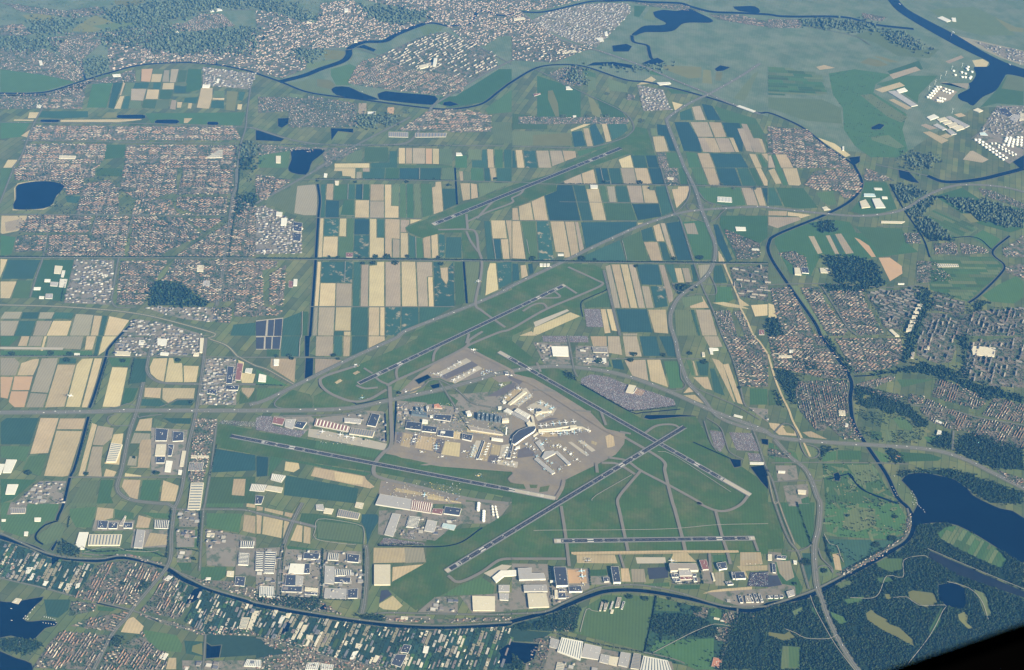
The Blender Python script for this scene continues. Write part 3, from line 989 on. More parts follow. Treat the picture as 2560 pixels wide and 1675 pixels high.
'D3': """e 0,0 2373,0 2373,480 2000,480 560,480 500,540 0,540
t 560,478 2000,462 2090,458 2090,474 1000,490 565,495
t 592,488 958,488 985,573 600,570
c 1145,512 1420,512 1428,568 1160,570
t 1492,472 1620,462 1718,558 1462,558
i 0,570 330,575 370,980 0,1000
i 340,600 720,620 720,800 520,900 380,960
o 507,622 690,622 700,758 522,758
g 700,625 880,620 890,690 720,690
i 720,690 910,680 920,765 740,765
t 1002,612 1085,612 1108,743 1012,743
b 1097,617 1230,617 1248,748 1112,748
k 1255,612 1448,602 1450,700 1272,718
i 1460,650 1740,650 1740,760 1480,760
g 1500,770 1750,765 1740,810 1600,815 1500,800
g 1180,760 1460,740 1470,790 1250,780
i 1740,550 1850,560 1870,760 1760,750
t 1830,480 1845,640 1830,640 1810,490
g 1850,490 1990,480 2000,560 1870,570
b 1870,650 1970,640 1980,780 1880,780
t 2110,462 2310,462 2330,580 2110,598
p 2130,470 2270,465 2270,540 2110,545
t 2072,590 2373,582 2373,638 2170,642 2200,722
k 2205,652 2373,642 2373,788 2180,780
t 1960,800 2230,780 2230,840 1760,850 1850,815
i 1800,840 2373,800 2373,960 2110,965 1960,920
x 0,1130 400,1040 640,970 570,1200 380,1200 0,1180
v 240,1060 640,960 580,1190 400,1180
g 620,1000 860,860 1330,870 1310,1000 1230,1390 570,1220
l 640,985 700,960 630,1215 580,1205
d 1335,875 1660,955 2060,1010 2000,1160 1900,1557 1480,1500 1230,1395 1290,1100
g 1340,880 1560,930 1560,1020 1320,1010
g 1850,975 1950,995 1940,1080 1830,1060
v 1300,1050 1660,1050 1900,1150 1880,1250 1500,1250 1280,1200
g 1330,1280 1880,1260 1870,1557 1700,1557 1270,1380
d 700,1330 1000,1380 1000,1440 830,1400
i 180,1260 380,1240 500,1300 1480,1480 1500,1557 120,1557
v 2100,1010 2373,1000 2373,1557 1900,1557 2000,1200
t 2180,1040 2230,1010 2270,1060 2280,1130 2220,1080
x 0,1180 370,1210 230,1300 0,1290
v 0,1400 120,1500 100,1557 0,1557""",
'D4': """e 0,0 60,0 130,220 150,430 0,440
g 60,0 440,0 420,400 310,430 180,300
i 190,0 290,0 280,40 190,40
g 530,0 1200,0 1280,130 1280,280 1100,350 560,320 520,200
l 800,40 1000,60 1000,230 820,280 680,240 720,100
d 520,340 1100,350 1280,300 1060,470 700,640 600,600 540,500
l 460,600 520,560 590,640 560,700 470,680
d 310,470 410,470 420,620 380,750 330,620
g 0,460 170,480 250,640 330,800 280,880 0,940
i 0,460 120,470 140,540 60,560 90,680 130,760 250,780 260,870 0,900
k 0,680 90,680 130,770 0,790
b 70,545 210,540 250,700 170,740 100,660
g 560,460 700,470 720,600 640,640
t 590,480 660,470 690,640 620,630
v 0,980 380,890 700,730 1100,510 1330,370 1400,220 1500,290 1500,430 1480,520 2373,910 2600,1000 2600,1700 -100,1700 -50,1000
v 1340,210 1650,190 1870,270 2200,470 2373,580 2373,820 1560,480 1440,420
g 1565,290 1640,232 1760,212 1900,292 2100,402 2220,540 2170,620 2060,580 1750,430 1592,340
g 1000,520 1250,520 1260,620 1150,660 1010,600
g 1560,1060 1620,960 1600,1150 1500,1260 1490,1180
l 1900,800 2020,850 2080,1060 2010,1060 1950,900
g 570,1010 700,1060 740,1120 680,1150 590,1060
l 620,760 760,720 800,760 680,810
g 1000,700 1120,690 1180,740 1040,760
g 400,960 470,1000 460,1060 400,1020
l 220,1010 330,960 340,1000 250,1080
g 700,900 900,870 880,930 740,960
y 1292,832 1340,815 1540,842 1575,930 1480,990 1440,970 1380,940 1310,900
y 900,1030 960,990 1010,1040 1110,1090 1130,1130 1220,1160 1350,1280 1360,1350 1200,1260 1060,1190 920,1100
y 1755,1040 1820,1012 1860,1060 1850,1120 1920,1180 1850,1180 1765,1090
y 1072,850 1130,850 1150,900 1100,915
y 1670,735 1740,740 1860,800 1780,800
y 0,1200 150,1222 200,1190 260,1260 180,1300 0,1240
l 130,1330 300,1340 300,1557 110,1557
g 185,1330 310,1345 295,1540 185,1540""",
}
# open water (outlines)
WATERS = [
('A1','lake',"385,1110 540,1112 535,1132 380,1130"),('A1','lake',"1095,1068 1320,1065 1345,1085 1320,1100 1095,1095"),
('A1','lake',"1455,1112 1640,1112 1640,1145 1440,1140"),('A1','lake',"1930,1130 2015,1132 2015,1158 1925,1155"),
('A2','lake',"700,830 740,805 860,808 960,855 1060,890 1135,925 950,918 745,880"),
('A2','lake',"1130,870 1200,847 1300,857 1660,892 1663,945 1620,972 1200,932 1140,912"),
('A2','lake',"320,1390 610,1385 620,1420 520,1500 500,1557 460,1620 330,1600 300,1557 330,1480"),
('A2','pond',"205,1100 305,1095 295,1150 240,1185 205,1170"),('A2','pond',"0,1210 100,1218 280,1275 230,1310 0,1300"),
('A2','pond',"930,440 1000,415 1110,460 1090,480 1000,450"),('A2','pond',"1740,950 1800,940 1880,970 1800,985 1735,975"),
('A2','pond',"695,1190 900,1195 900,1230 760,1215 700,1300"),
('A3','lake',"1310,112 1400,92 1530,102 1640,82 1750,130 1850,180 1840,210 1600,215 1480,290 1230,300 1150,330 1110,322 1150,290 1230,240 1380,235 1430,215 1330,160"),
('A3','lake',"2050,62 2250,60 2290,120 2100,100"),('A3','pond',"1200,590 1290,552 1350,537 1410,570 1350,600"),
('A3','pond',"930,425 1060,408 1110,430 1080,478 940,478"),('A3','pond',"690,610 760,580 940,575 1150,610 1100,632 900,602"),
('A3','pond',"1880,640 1930,607 2020,625 1960,655 1900,660"),
('A4','ship_canal',"1110,0 1090,-60 1190,-60 1210,0 1300,90 1500,200 1750,330 2000,480 2200,580 2373,640 2560,720 2560,800 2373,720 2220,690 2190,720 2110,840 1990,900 1900,980 1850,950 1790,930 1760,880 1870,820 1860,775 1890,760 1930,690 1910,622 2030,620 2050,575 1900,500 1700,400 1400,230 1200,100"),
('A4','pond',"960,1180 1030,1147 1080,1160 1040,1200 960,1200"),('A4','pond',"750,1462 850,1450 850,1500 790,1540"),
('A4','pond',"2270,1502 2373,1440 2373,1557 2330,1557"),
('B1','lake',"150,190 175,155 330,127 500,130 600,170 520,260 490,330 400,375 130,380 150,290"),
('B4','pond',"1210,20 1290,22 1400,140 1330,130 1222,90"),
('C2','pond',"455,0 500,0 490,190 455,190"),('C2','pond',"462,207 530,207 525,378 452,398"),
('C2','pond',"1475,410 1590,360 1622,385 1510,445"),('C2','pond',"1615,460 1700,440 1700,480 1640,490"),
('C3','pond',"1225,760 1240,735 1560,732 1740,745 1560,748 1280,775"),('C3','pond',"2020,1140 2120,1150 2120,1210 2060,1220"),
('C3','pond',"2310,955 2373,960 2373,1010 2320,1000"),('C3','pond',"2210,1215 2330,1200 2373,1300 2373,1420 2310,1350"),
('C4','lake',"1240,1340 1300,1282 1450,1272 1600,1300 1720,1330 1850,1420 1900,1480 2050,1557 2150,1600 2373,1690 2373,2100 2200,2010 1870,1810 1650,1730 1400,1750 1340,1800 1320,1690 1390,1560 1350,1460"),
('C4','pond',"610,1280 650,1265 670,1300 660,1345 620,1340"),
('D1','lake',"-200,900 0,922 130,930 400,882 330,960 220,1090 300,1110 390,1100 520,1110 510,1150 420,1170 330,1260 260,1275 100,1240 0,1260 -200,1260"),
('D1','lake',"-200,1300 0,1385 150,1450 290,1500 250,1600 -200,1600"),('D1','pond',"1800,810 1880,790 1850,890 1790,930 1720,950 1750,880"),
('D1','pond',"480,520 560,510 540,540 480,590"),('D1','pond',"1915,1310 1960,1340 2050,1330 2030,1440 1910,1450"),
('D1','pond',"470,440 530,350 520,400 490,455"),
('D2','pond',"570,1000 620,960 640,940 660,1000"),('D2','pond',"265,1130 330,1090 300,1200 230,1230"),('D2','pond',"2380,1290 2373,1500 2240,1500 2270,1420 2250,1380"),
('D3','pond',"0,1300 250,1320 200,1460 120,1500 0,1400"),
('D4','pond',"1580,770 1720,745 1820,800 1835,950 1800,1000 1650,960 1575,900"),
('D4','rowing_pond',"1500,455 1560,480 2373,832 2500,890 2500,950 2373,888 1760,680 1485,510"),
]
# canals and rivers: (name, width m, [(tile, points)])
CANALS = [
('ring_canal', 42, [('D1',"-100,290 0,325 300,420 500,505 900,545 1150,515 1500,600 1700,720 1900,800 2300,925"),('D2',"0,955 500,1043 1200,1140 1700,1163 2300,1138"),('D3',"0,1110 400,1000 700,880 900,825 1200,825 1600,890 2100,1003 2300,995"),('D4',"0,950 380,870 700,700 1100,480 1300,340 1350,200 1300,60"),('C4',"1200,1500 1100,1290 940,1050 800,830 762,600 765,400 600,150 490,0"),('B4',"430,1430 200,1100 20,820 10,690 100,610 560,420 780,290 870,150 810,0"),('A4',"770,1510 560,1370 330,1190 150,1100 0,1045"),('A3',"2250,1040 1820,905 1300,770 1050,740 680,620 450,600 230,630 0,760"),('A2',"2250,850 2100,960 1900,1005 1700,1012 1400,980 950,920 500,860 230,760 0,680"),('A1',"2250,645 2000,600 1700,580 1300,605 1000,680 800,740 420,855 0,865 -100,860")]),
('river', 105, [('A2',"215,760 450,700 600,640 800,570 860,510 870,450 1000,392 1190,382 1300,320 1500,240 1560,222")]),
('river', 60, [('A2',"1560,218 1650,215 1770,240 1830,240 2000,212 2030,150 2060,105 2140,105 2240,140 2350,140"),('A3',"60,110 300,110 700,20 860,10")]),
('river', 90, [('A3',"860,10 1080,5 1250,20 1550,30 1650,60 1850,110 2080,120 2373,135"),('A4',"100,150 250,155 700,160 1000,230 1350,270")]),
('river', 55, [('A3',"1110,330 1130,390 1250,420 1270,470 1290,540 1330,560")]),
('river', 80, [('B4',"1480,75 1650,130 1950,108 2200,50 2373,5"),('A4',"2373,1545")][:1]),
('ditch', 28, [('A1',"752,585 770,680 795,740")]),
('ditch', 20, [('A1',"1990,500 2010,600")]),
('polder_canal', 30, [('B2',"572,150 592,300 578,460 555,830 528,1200 500,1557"),('C2',"478,10 470,190")]),
('polder_canal', 24, [('B2',"1845,0 1865,340"),('A2',"1830,1400")][:1]),
('polder_canal', 22, [('B2',"1925,870 1955,1255")]),
('polder_canal', 26, [('B1',"1250,1420 1110,1557"),('C1',"1000,130 985,190 870,560 830,668")]),
('polder_canal', 26, [('C1',"820,750 700,1200 650,1310 590,1557"),('D1',"545,120 530,170")]),
('ditch', 18, [('D1',"540,175 420,215 340,290 335,350 400,395")]),
('ditch', 22, [('D1',"900,935 1080,975 1205,1003"),('D1',"1250,1015 1360,1055 1480,1110")]),
('ditch', 14, [('C3',"640,450 1090,700 1200,712 1560,680")]),
('ditch', 14, [('C2',"580,400 600,480 740,560 920,625"),('C2',"950,632 1210,580")]),
('ditch', 16, [('C2',"1195,720 1205,975"),('C2',"1215,975 1212,700")][:1]),
('ditch', 16, [('C2',"1300,560 1290,800 1275,985")]),
('ditch', 14, [('C3',"1680,985 1870,1070 2030,1140")]),
('ditch', 12, [('D2',"1130,405 1800,405 2100,240")]),
('ditch', 12, [('B3',"400,155 408,210"),('B3',"850,950 870,1010 885,1120 720,1200 640,1250 655,1380")][1:]),
('ditch', 14, [('C4',"560,1330 760,1280 800,1350 940,1460 1200,1557")][:1]),
('ditch', 16, [('C4',"740,1270 800,1350 880,1430 1060,1500 1200,1550")]),
('ditch', 18, [('B4',"2080,760 1900,640 1480,680"),]),
('ditch', 26, [('B4',"2240,630 2080,780 2190,900 2150,990 1960,1180 1860,1250")]),
('ditch', 22, [('B4',"1130,150 1250,370 1430,640 1500,830")]),
('ditch', 20, [('C4',"800,375 1000,360 1300,300")]),
('ditch', 12, [('D4',"850,1557 860,1460 950,1340")][:0] or [('D3',"1330,870 1290,1100 1225,1390")]),
]
# roads: (name, carriageways, lane width, verge width, [(tile, points)])
ROADS = [
('motorway', 2, 16, 78, [('C1',"-100,712 850,705 1270,692 2300,695"),('C2',"0,692 500,690 900,668 1200,605 1700,500 2050,410 2250,350"),('C3',"330,285 750,310 1100,385 1500,535 1880,705 2300,860"),('C4',"0,900 100,945 500,985 1000,1015 1500,1055 1800,1135 2100,1280 2500,1480")]),
('motorway', 2, 13, 62, [('C2',"-60,640 80,600 350,470 900,200 1320,10"),('B2',"1380,1515 2010,1268 2300,1140"),('B3',"0,1095 470,872 900,665 1200,535 1530,425 1760,390 2100,368 2300,362"),('B4',"0,368 560,428 850,446 1100,425 1280,375 1500,245 1700,172 1900,156 2200,182 2500,260")]),
('motorway', 2, 13, 60, [('A3',"-100,-30 330,300 600,420 800,470 1200,610 1500,740 1820,870 1960,935 2300,1060"),('A4',"0,1050 200,1130"),][:1]),
('motorway', 2, 13, 60, [('A3',"1870,830 2000,760 2373,520"),][:0] or [('A3',"2300,590 2100,720 1850,860 1700,930 1560,1010 1450,1090 1440,1140 1520,1350 1600,1557"),('B3',"1600,0 1700,200 1760,390 1830,570 1885,720 1870,880 1780,1030 1560,1190 1478,1330 1470,1450 1500,1557"),('C3',"1520,60 1545,190 1590,330 1640,440 1760,570 1900,740 2100,830 2373,900")]),
('motorway', 2, 14, 66, [('C4',"60,960 200,1120 330,1220 400,1330 460,1500"),('D4',"485,20 470,240 430,430 450,750 500,900 560,1080 680,1330 830,1557 880,1640")]),
('main_road', 2, 9, 50, [('A2',"-60,1185 0,1195 300,1290 600,1340 1000,1348 1350,1335 1470,1270 1560,1120 1640,985 1760,905 2100,700 2373,560")]),
('main_road', 2, 8, 44, [('A2',"560,1565 800,1420 1000,1310 1430,1090"),('B2',"-5,340 330,140 560,20"),][:1]),
('main_road', 2, 8, 46, [('B2',"0,330 330,150 560,20 690,-60")]),
('main_road', 2, 9, 50, [('B1',"2195,0 2190,180 2160,260 2130,480 2080,830 2060,1000 2010,1280")]),
('railway', 1, 14, 44, [('B1',"-100,1270 500,1285 990,1318 1250,1350 1500,1400 2000,1540"),('C1',"1930,20 2100,90 2200,190"),('C2',"-40,240 100,310 350,455")][:2]),
('railway', 1, 12, 40, [('C1',"2200,190 2373,280"),('C2',"100,310 350,450")]),
('main_road', 1, 9, 30, [('B1',"-50,832 1200,835 2300,838"),('B2',"0,847 1200,853 2300,866"),('B3',"0,866 700,876 1600,884 2373,890"),('B4',"200,900")][:3]),
('polder_road', 1, 7, 22, [('B2',"370,106 1200,112 2373,131"),('B3',"400,152 1400,157 2373,181")]),
('polder_road', 1, 7, 20, [('C1',"-50,190 960,192 1900,196 2200,200"),('C2',"0,200 400,200 850,208")]),
('polder_road', 1, 6, 16, [('B2',"550,463 1330,466 1540,475")]),
('polder_road', 1, 5, 14, [('B3',"440,315 840,320 1360,328")]),
('polder_road', 1, 5, 14, [('B3',"0,487 620,491 1160,493")]),
('polder_road', 1, 6, 16, [('B2',"500,1287 1650,1289 1840,1287")]),
('main_road', 1, 8, 30, [('A2',"0,1337 500,1345"),('A2',"0,1337 900,1343 1820,1350 2300,1355")][1:]),
('main_road', 1, 8, 26, [('A3',"0,1358 400,1368 720,1366 1000,1295 1100,1235 1130,1180 1080,1080 960,1000 700,880 230,650")]),
('main_road', 1, 8, 24, [('A1',"0,1135 560,1142 1400,1150 2240,1180 2373,1190")]),
('main_road', 1, 8, 26, [('A1',"200,1305 700,1310 1400,1325 2200,1330")]),
('main_road', 1, 8, 30, [('A1',"420,900 390,1010 300,1180 200,1440 120,1557"),('B1',"120,20 30,250 0,330")]),
('main_road', 1, 8, 30, [('B1',"0,432 1100,438 2100,440")]),
('main_road', 1, 8, 34, [('B1',"1240,430 1180,620 1100,850 1050,1130 1035,1230 1090,1295 1260,1290")]),
('main_road', 1, 7, 24, [('B1',"960,280 900,440 845,600"),]),
('main_road', 1, 7, 26, [('B1',"440,610 400,830 340,1000 280,1200")]),
('main_road', 1, 8, 30, [('A1',"2330,760 2290,1060 2280,1180 2230,1350 2200,1557")]),
('main_road', 2, 8, 40, [('C1',"1420,0 1370,250 1365,330 1420,400 1540,440 1900,448 2373,452")]),
('main_road', 2, 9, 52, [('C1',"1330,430 1270,690 1200,900 1130,1240 1085,1400 1130,1480 1250,1530 1500,1557"),('D1',"1560,20 1620,60")]),
('main_road', 2, 9, 44, [('C1',"1910,20 1880,300 1820,700 1740,1050 1690,1400 1640,1557"),('D1',"1620,60 1590,300 1570,560 1400,790 1240,980 1180,1070 1040,1230 870,1557")]),
('main_road', 1, 8, 28, [('C1',"2010,800 1960,1200 1900,1557"),('D1',"1890,60 1870,300 1860,500 1850,640")]),
('polder_road', 1, 7, 18, [('C1',"640,1312 1700,1312"),('C1',"1950,1305 2373,1308")][:1]),
('main_road', 2, 8, 40, [('D1',"-40,0 900,-10 1600,70 2000,72 2300,80"),('D2',"0,105 340,180 560,235")][1:]),
('main_road', 1, 9, 34, [('D1',"1590,72 2000,70 2250,75"),('D2',"0,100 340,180 560,238")]),
('main_road', 2, 9, 50, [('C2',"440,1557"),('D2',"430,10 345,180 265,390 225,600 210,900")][1:]),
('main_road', 2, 9, 62, [('D2',"1015,400 1030,520 1020,760 1000,960 980,1040"),]),
('main_road', 1, 8, 26, [('D2',"1100,1045 1200,1030 1700,1040 2200,1048 2373,1040"),('D3',"0,1040 300,1020 500,930 800,800 1000,775 1200,775 1500,830 1900,950 2100,975 2373,970"),('D4',"0,965 200,900 420,820 700,680 1060,470 1260,350 1320,200 1290,60")]),
('main_road', 1, 8, 24, [('D1',"0,290 480,490 900,530 1150,500 1500,585 1560,600"),('D1',"1580,600 1900,780 2373,925")][:1]),
('main_road', 1, 8, 22, [('D1',"1580,610 1900,785 2300,905"),('D2',"0,935 500,1025 1100,1110 1700,1148 2373,1118")]),
('polder_road', 1, 7, 22, [('D1',"-30,700 400,800 700,880 900,925 1210,1003 1500,1105 1900,1235"),('D1',"1905,1240 1890,1460 1880,1557")]),
('polder_road', 1, 6, 20, [('D2',"0,1260 200,1290 420,1370 640,1430 900,1490 1300,1557")]),
('polder_road', 1, 6, 16, [('D3',"380,1215 800,1320 1220,1395 1500,1460 1600,1500")]),
('polder_road', 1, 7, 18, [('D3',"2090,990 2080,1120 2010,1200 1990,1330 1900,1557")]),
('main_road', 1, 9, 32, [('C3',"2200,790 2270,960 2340,1180 2373,1260"),('C4',"-20,1230 40,1340 100,1557"),('D4',"60,0 180,330 280,470 330,640 380,810")]),
('railway', 1, 10, 30, [('C4',"0,1300 60,1557"),('D4',"95,0 150,150 250,400")]),
('polder_road', 1, 7, 18, [('D4',"180,455 290,455 400,400 440,300")]),
('main_road', 1, 8, 26, [('B3',"1380,0 1500,400 1560,480 1680,860 1760,1090 1850,1290 1950,1557"),('C3',"1950,0 2040,200 2100,400 2150,620 2180,660")]),
('main_road', 1, 7, 20, [('C3',"560,205 900,212 1500,214 1750,215")]),
('main_road', 2, 8, 36, [('B3',"850,950 900,1150 1000,1557"),('C3',"510,0 560,250 600,370")][:1]),
('main_road', 1, 9, 30, [('C3',"515,0 545,150 580,330 610,380")]),
('polder_road', 1, 7, 22, [('B3',"1480,1075 1760,1080 2250,1090"),('B4',"0,1085 200,1078 450,1075 860,1095 1080,1110 1280,1100 1500,1085")]),
('main_road', 1, 9, 30, [('B4',"500,1100 620,1290 740,1480 830,1557"),('C4',"850,0")][:1]),
('polder_road', 1, 6, 18, [('C4',"30,1180 500,1175 1000,1180 1300,1190")]),
('polder_road', 1, 6, 18, [('C4',"40,1355 300,1345 500,1345")]),
('main_road', 1, 9, 28, [('C4',"1720,880 1710,1060"),('C4',"1380,850 1700,890 1780,880 1950,700 2100,560")][:1]),
('main_road', 1, 8, 24, [('C4',"1320,640 1700,690 1960,760 2373,830")]),
('main_road', 1, 8, 24, [('B4',"1020,1330 1280,1390 1560,1470 1800,1557")]),
('polder_road', 1, 6, 14, [('B4',"1040,540 1310,545")]),
('main_road', 1, 8, 30, [('C2',"1700,420 1790,570 1900,740 1960,820"),]),
('main_road', 1, 8, 26, [('C2',"1330,560 1540,480 1600,420 1700,410 1860,500 2000,620 2160,660 2373,700")]),
('main_road', 1, 9, 28, [('C2',"250,745 500,740 800,730 1000,680")]),
('main_road', 1, 8, 24, [('B4',"1480,75 1000,-30"),('A4',"1000,1530 700,1420 600,1300")][:1]),
('main_road', 1, 8, 24, [('A4',"0,1160 350,1160 600,1290 900,1420 1000,1557"),][:0] or [('A4',"1880,1290 2060,1150 2130,1000"),]),
('polder_road', 1, 7, 18, [('A4',"330,240 780,330 950,420"),]),
('main_road', 1, 8, 22, [('A2',"60,440 300,440 850,465 920,450 1150,520 1400,620 1480,640")]),
('main_road', 1, 8, 22, [('A2',"0,330 130,130 350,430"),('A2',"2060,430 2373,600")][1:]),
('main_road', 1, 8, 22, [('A1',"600,320 1000,310 1500,220 1900,110 2373,90")]),
('slip_road', 1, 8, 16, [('C4',"60,900 100,850 150,812 220,832 262,890 290,960")]),
('slip_road', 1, 8, 16, [('C4',"290,970 320,1060 370,1130 440,1130 480,1080 440,1030 350,1005")]),
('slip_road', 1, 8, 16, [('B3',"1500,425 1570,370 1630,290 1650,200 1625,110")]),('slip_road', 1, 8, 16, [('B3',"1735,230 1790,300 1880,335 2000,358")]),
('slip_road', 1, 8, 16, [('B3',"1845,500 1900,470 1930,430 1990,380")]),('slip_road', 1, 8, 16, [('B3',"1560,430 1640,450 1740,490 1810,510")]),
('slip_road', 1, 7, 12, [('B3',"1780,385 1770,340 1820,325 1865,345 1840,372")]),('slip_road', 1, 7, 12, [('B3',"1740,380 1690,335 1620,345 1640,385 1720,395")]),
('slip_road', 1, 8, 16, [('B3',"1490,1075 1510,1130 1600,1150 1720,1090")]),('slip_road', 1, 8, 16, [('B3',"1840,1000 1890,1110 1895,1160 1860,1178 1700,1170 1620,1190")]),
('slip_road', 1, 8, 16, [('C2',"330,490 250,540 180,610 175,645 230,672 400,684")]),('slip_road', 1, 8, 16, [('C1',"1260,650 1180,630 1100,660 900,690")]),
('slip_road', 1, 8, 16, [('C1',"1280,740 1290,760 1330,750 1500,730"),]),('slip_road', 1, 7, 14, [('C1',"1230,830 1050,835 1000,790 1010,750 1080,730")]),('slip_road', 1, 7, 14, [('C1',"1480,660 1540,640 1640,596 1800,590")]),
('slip_road', 1, 8, 16, [('C3',"1555,240 1570,400 1610,450 1580,495 1500,510 1440,500")]),('slip_road', 1, 8, 16, [('C3',"1640,400 1700,480 1900,570 2100,660 2300,780")]),
('slip_road', 1, 8, 16, [('C3',"1800,760 1930,850 1980,980 2020,1080 2150,1150")]),('slip_road', 1, 8, 16, [('C3',"1780,790 1840,980 1900,1070")]),
('slip_road', 1, 8, 16, [('D4',"465,430 500,530 590,610 600,660")]),('slip_road', 1, 7, 14, [('D4',"600,660 560,600 480,600 450,640")]),
('forest_path', 1, 5, 6, [('D4',"640,1230 560,1270 350,1265 260,1220 160,1180")]),('forest_path', 1, 5, 6, [('D4',"390,870 430,980 520,1150 640,1350 830,1600")]),('forest_path', 1, 5, 6, [('D4',"1160,890 1290,885 1400,960 1640,960 1620,1010 1500,1240 1300,1500")]),('forest_path', 1, 5, 6, [('D4',"1480,520 1440,500 1260,540 1250,700 1100,690 1000,880 760,890")]),('forest_path', 1, 5, 6, [('D4',"1660,740 1860,800 1980,920 2040,1090")]),('forest_path', 1, 5, 7, [('D4',"1480,435 1560,470 1960,640 2373,810")]),
('farm_track', 1, 5, 7, [('B2',"855,150 850,292")]),('farm_track', 1, 5, 7, [('B2',"992,150 988,292")]),('farm_track', 1, 5, 7, [('B2',"780,440 912,445")]),('farm_track', 1, 5, 7, [('B2',"1517,0 1515,105")]),
('farm_track', 1, 5, 7, [('B2',"1480,640 1485,835")]),('farm_track', 1, 5, 7, [('B2',"2195,655 2222,845")]),('farm_track', 1, 5, 7, [('B3',"820,0 850,120 910,122 912,150")]),('farm_track', 1, 5, 7, [('B3',"1022,675 1065,850")]),
('farm_track', 1, 5, 7, [('B3',"135,665 160,800")]),('farm_track', 1, 5, 7, [('B2',"905,870 900,1010 830,930 825,870")][:0] or [('B2',"828,870 822,1065")]),('farm_track', 1, 6, 9, [('B2',"430,1330 425,1557"),('C2',"410,30 400,195")]),
('farm_track', 1, 5, 7, [('D3',"1310,1400 1500,1300 1700,1200 1880,1135 2010,1155")]),('farm_track', 1, 5, 7, [('D3',"200,270 340,265 1000,262 1500,250 1900,215 2373,205")]),('farm_track', 1, 5, 7, [('C3',"740,1530 780,1480 1110,1290")]),
('farm_track', 1, 5, 7, [('D2',"550,235 560,180 640,160 940,210 1000,260 1000,390")]),('farm_track', 1, 5, 7, [('D2',"555,240 555,345 850,395 930,395")]),('farm_track', 1, 5, 7, [('D3',"630,1210 690,1000 740,1010 800,1020")]),
('farm_track', 1, 5, 7, [('D1',"780,470 960,425 1100,425 1180,455 1400,465 1470,450")]),('farm_track', 1, 5, 7, [('C3',"1350,1075 1500,1110 2030,1450")]),('farm_track', 1, 5, 8, [('D4',"520,300 570,390 640,410 670,500 700,560")]),
]

# ---------------------------------------------------------------- the land
GROUND = mat('polder_ground', (0.066, 0.092, 0.036), 0.22, 1/600, 0.0, second=(0.096, 0.108, 0.046), thr=(0.42, 0.62), fine=1/450)
_N = GROUND.node_tree.nodes; _L = GROUND.node_tree.links; _hs = next(n for n in _N if n.type == 'HUE_SAT')
_bk = _N.new('ShaderNodeTexBrick'); _mp = _N.new('ShaderNodeMapping'); _gg = _N.new('ShaderNodeNewGeometry')   # pasture strips split by ditches, too far off to tell singly
_mp.inputs['Rotation'].default_value = (0, 0, math.radians(64)); _L.new(_gg.outputs['Position'], _mp.inputs['Vector']); _L.new(_mp.outputs[0], _bk.inputs['Vector'])
for _k, _v in (('Scale', 1.0), ('Mortar Size', 3.0), ('Brick Width', 480.0), ('Row Height', 85.0), ('Bias', 0.0)): _bk.inputs[_k].default_value = _v
_bk.inputs['Color1'].default_value = (.70, .72, .78, 1); _bk.inputs['Color2'].default_value = (1.35, 1.22, 1.05, 1); _bk.inputs['Mortar'].default_value = (.5, .55, .6, 1)
_mx = _N.new('ShaderNodeMix'); _mx.data_type = 'RGBA'; _mx.blend_type = 'MULTIPLY'; _mx.inputs[0].default_value = 1.0
_L.new(_hs.outputs[0], _mx.inputs[6]); _L.new(_bk.outputs['Color'], _mx.inputs[7]); _L.new(_mx.outputs[2], _N['Principled BSDF'].inputs['Base Color'])
HALF = 42000.0; CX, CY = -2500.0, 4500.0
ground_obj = mesh_obj('ground', [(CX - HALF, CY - HALF, 0), (CX + HALF, CY - HALF, 0), (CX + HALF, CY + HALF, 0), (CX - HALF, CY + HALF, 0)], [(0, 1, 2, 3)], GROUND)
tag(ground_obj, 'flat green polder land under fields, towns and airfield', 'ground', kind='structure')
FIELD_NAMES = {'s': 'sandy_field', 't': 'tan_field', 'p': 'ploughed_field', 'o': 'orange_field', 'b': 'stubble_field', 'd': 'crop_field', 'n': 'dark_crop_field',
               'm': 'patchy_field', 'g': 'green_field', 'l': 'meadow', 'y': 'dry_meadow', 'e': 'airfield_lawn', 'c': 'concrete_pad', 'k': 'dark_plot', 'j': 'car_park_surface',
               'a': 'apron_surface', 'u': 'town_plot', 'i': 'works_yard', 'v': 'wood_floor', 'x': 'reed_plot', 'h': 'haze_pale_pasture', 'q': 'dark_stand', 'r': 'grey_stand'}
ORDER = 'exvuigldnmybptsoajck'
CROPS = 'stpobdnmgly'
def lay_parcel(code, P, z):
    if code in CROPS: P = inset(P, 6.0)
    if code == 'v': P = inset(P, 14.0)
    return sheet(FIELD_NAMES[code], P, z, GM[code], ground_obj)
_cars = []; WOODS = []
for ti, (tile, text) in enumerate(sorted(PARCELS.items())):
    for li, line in enumerate(text.strip().splitlines()):
        code, rest = line.split(' ', 1)
        P = [gp(tile, x, y) for x, y in pts(rest)]
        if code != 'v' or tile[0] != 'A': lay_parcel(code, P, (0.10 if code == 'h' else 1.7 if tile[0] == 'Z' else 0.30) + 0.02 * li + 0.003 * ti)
        if code == 'j': _cars.append(P)
        if code == 'v': WOODS.append((tile, P))
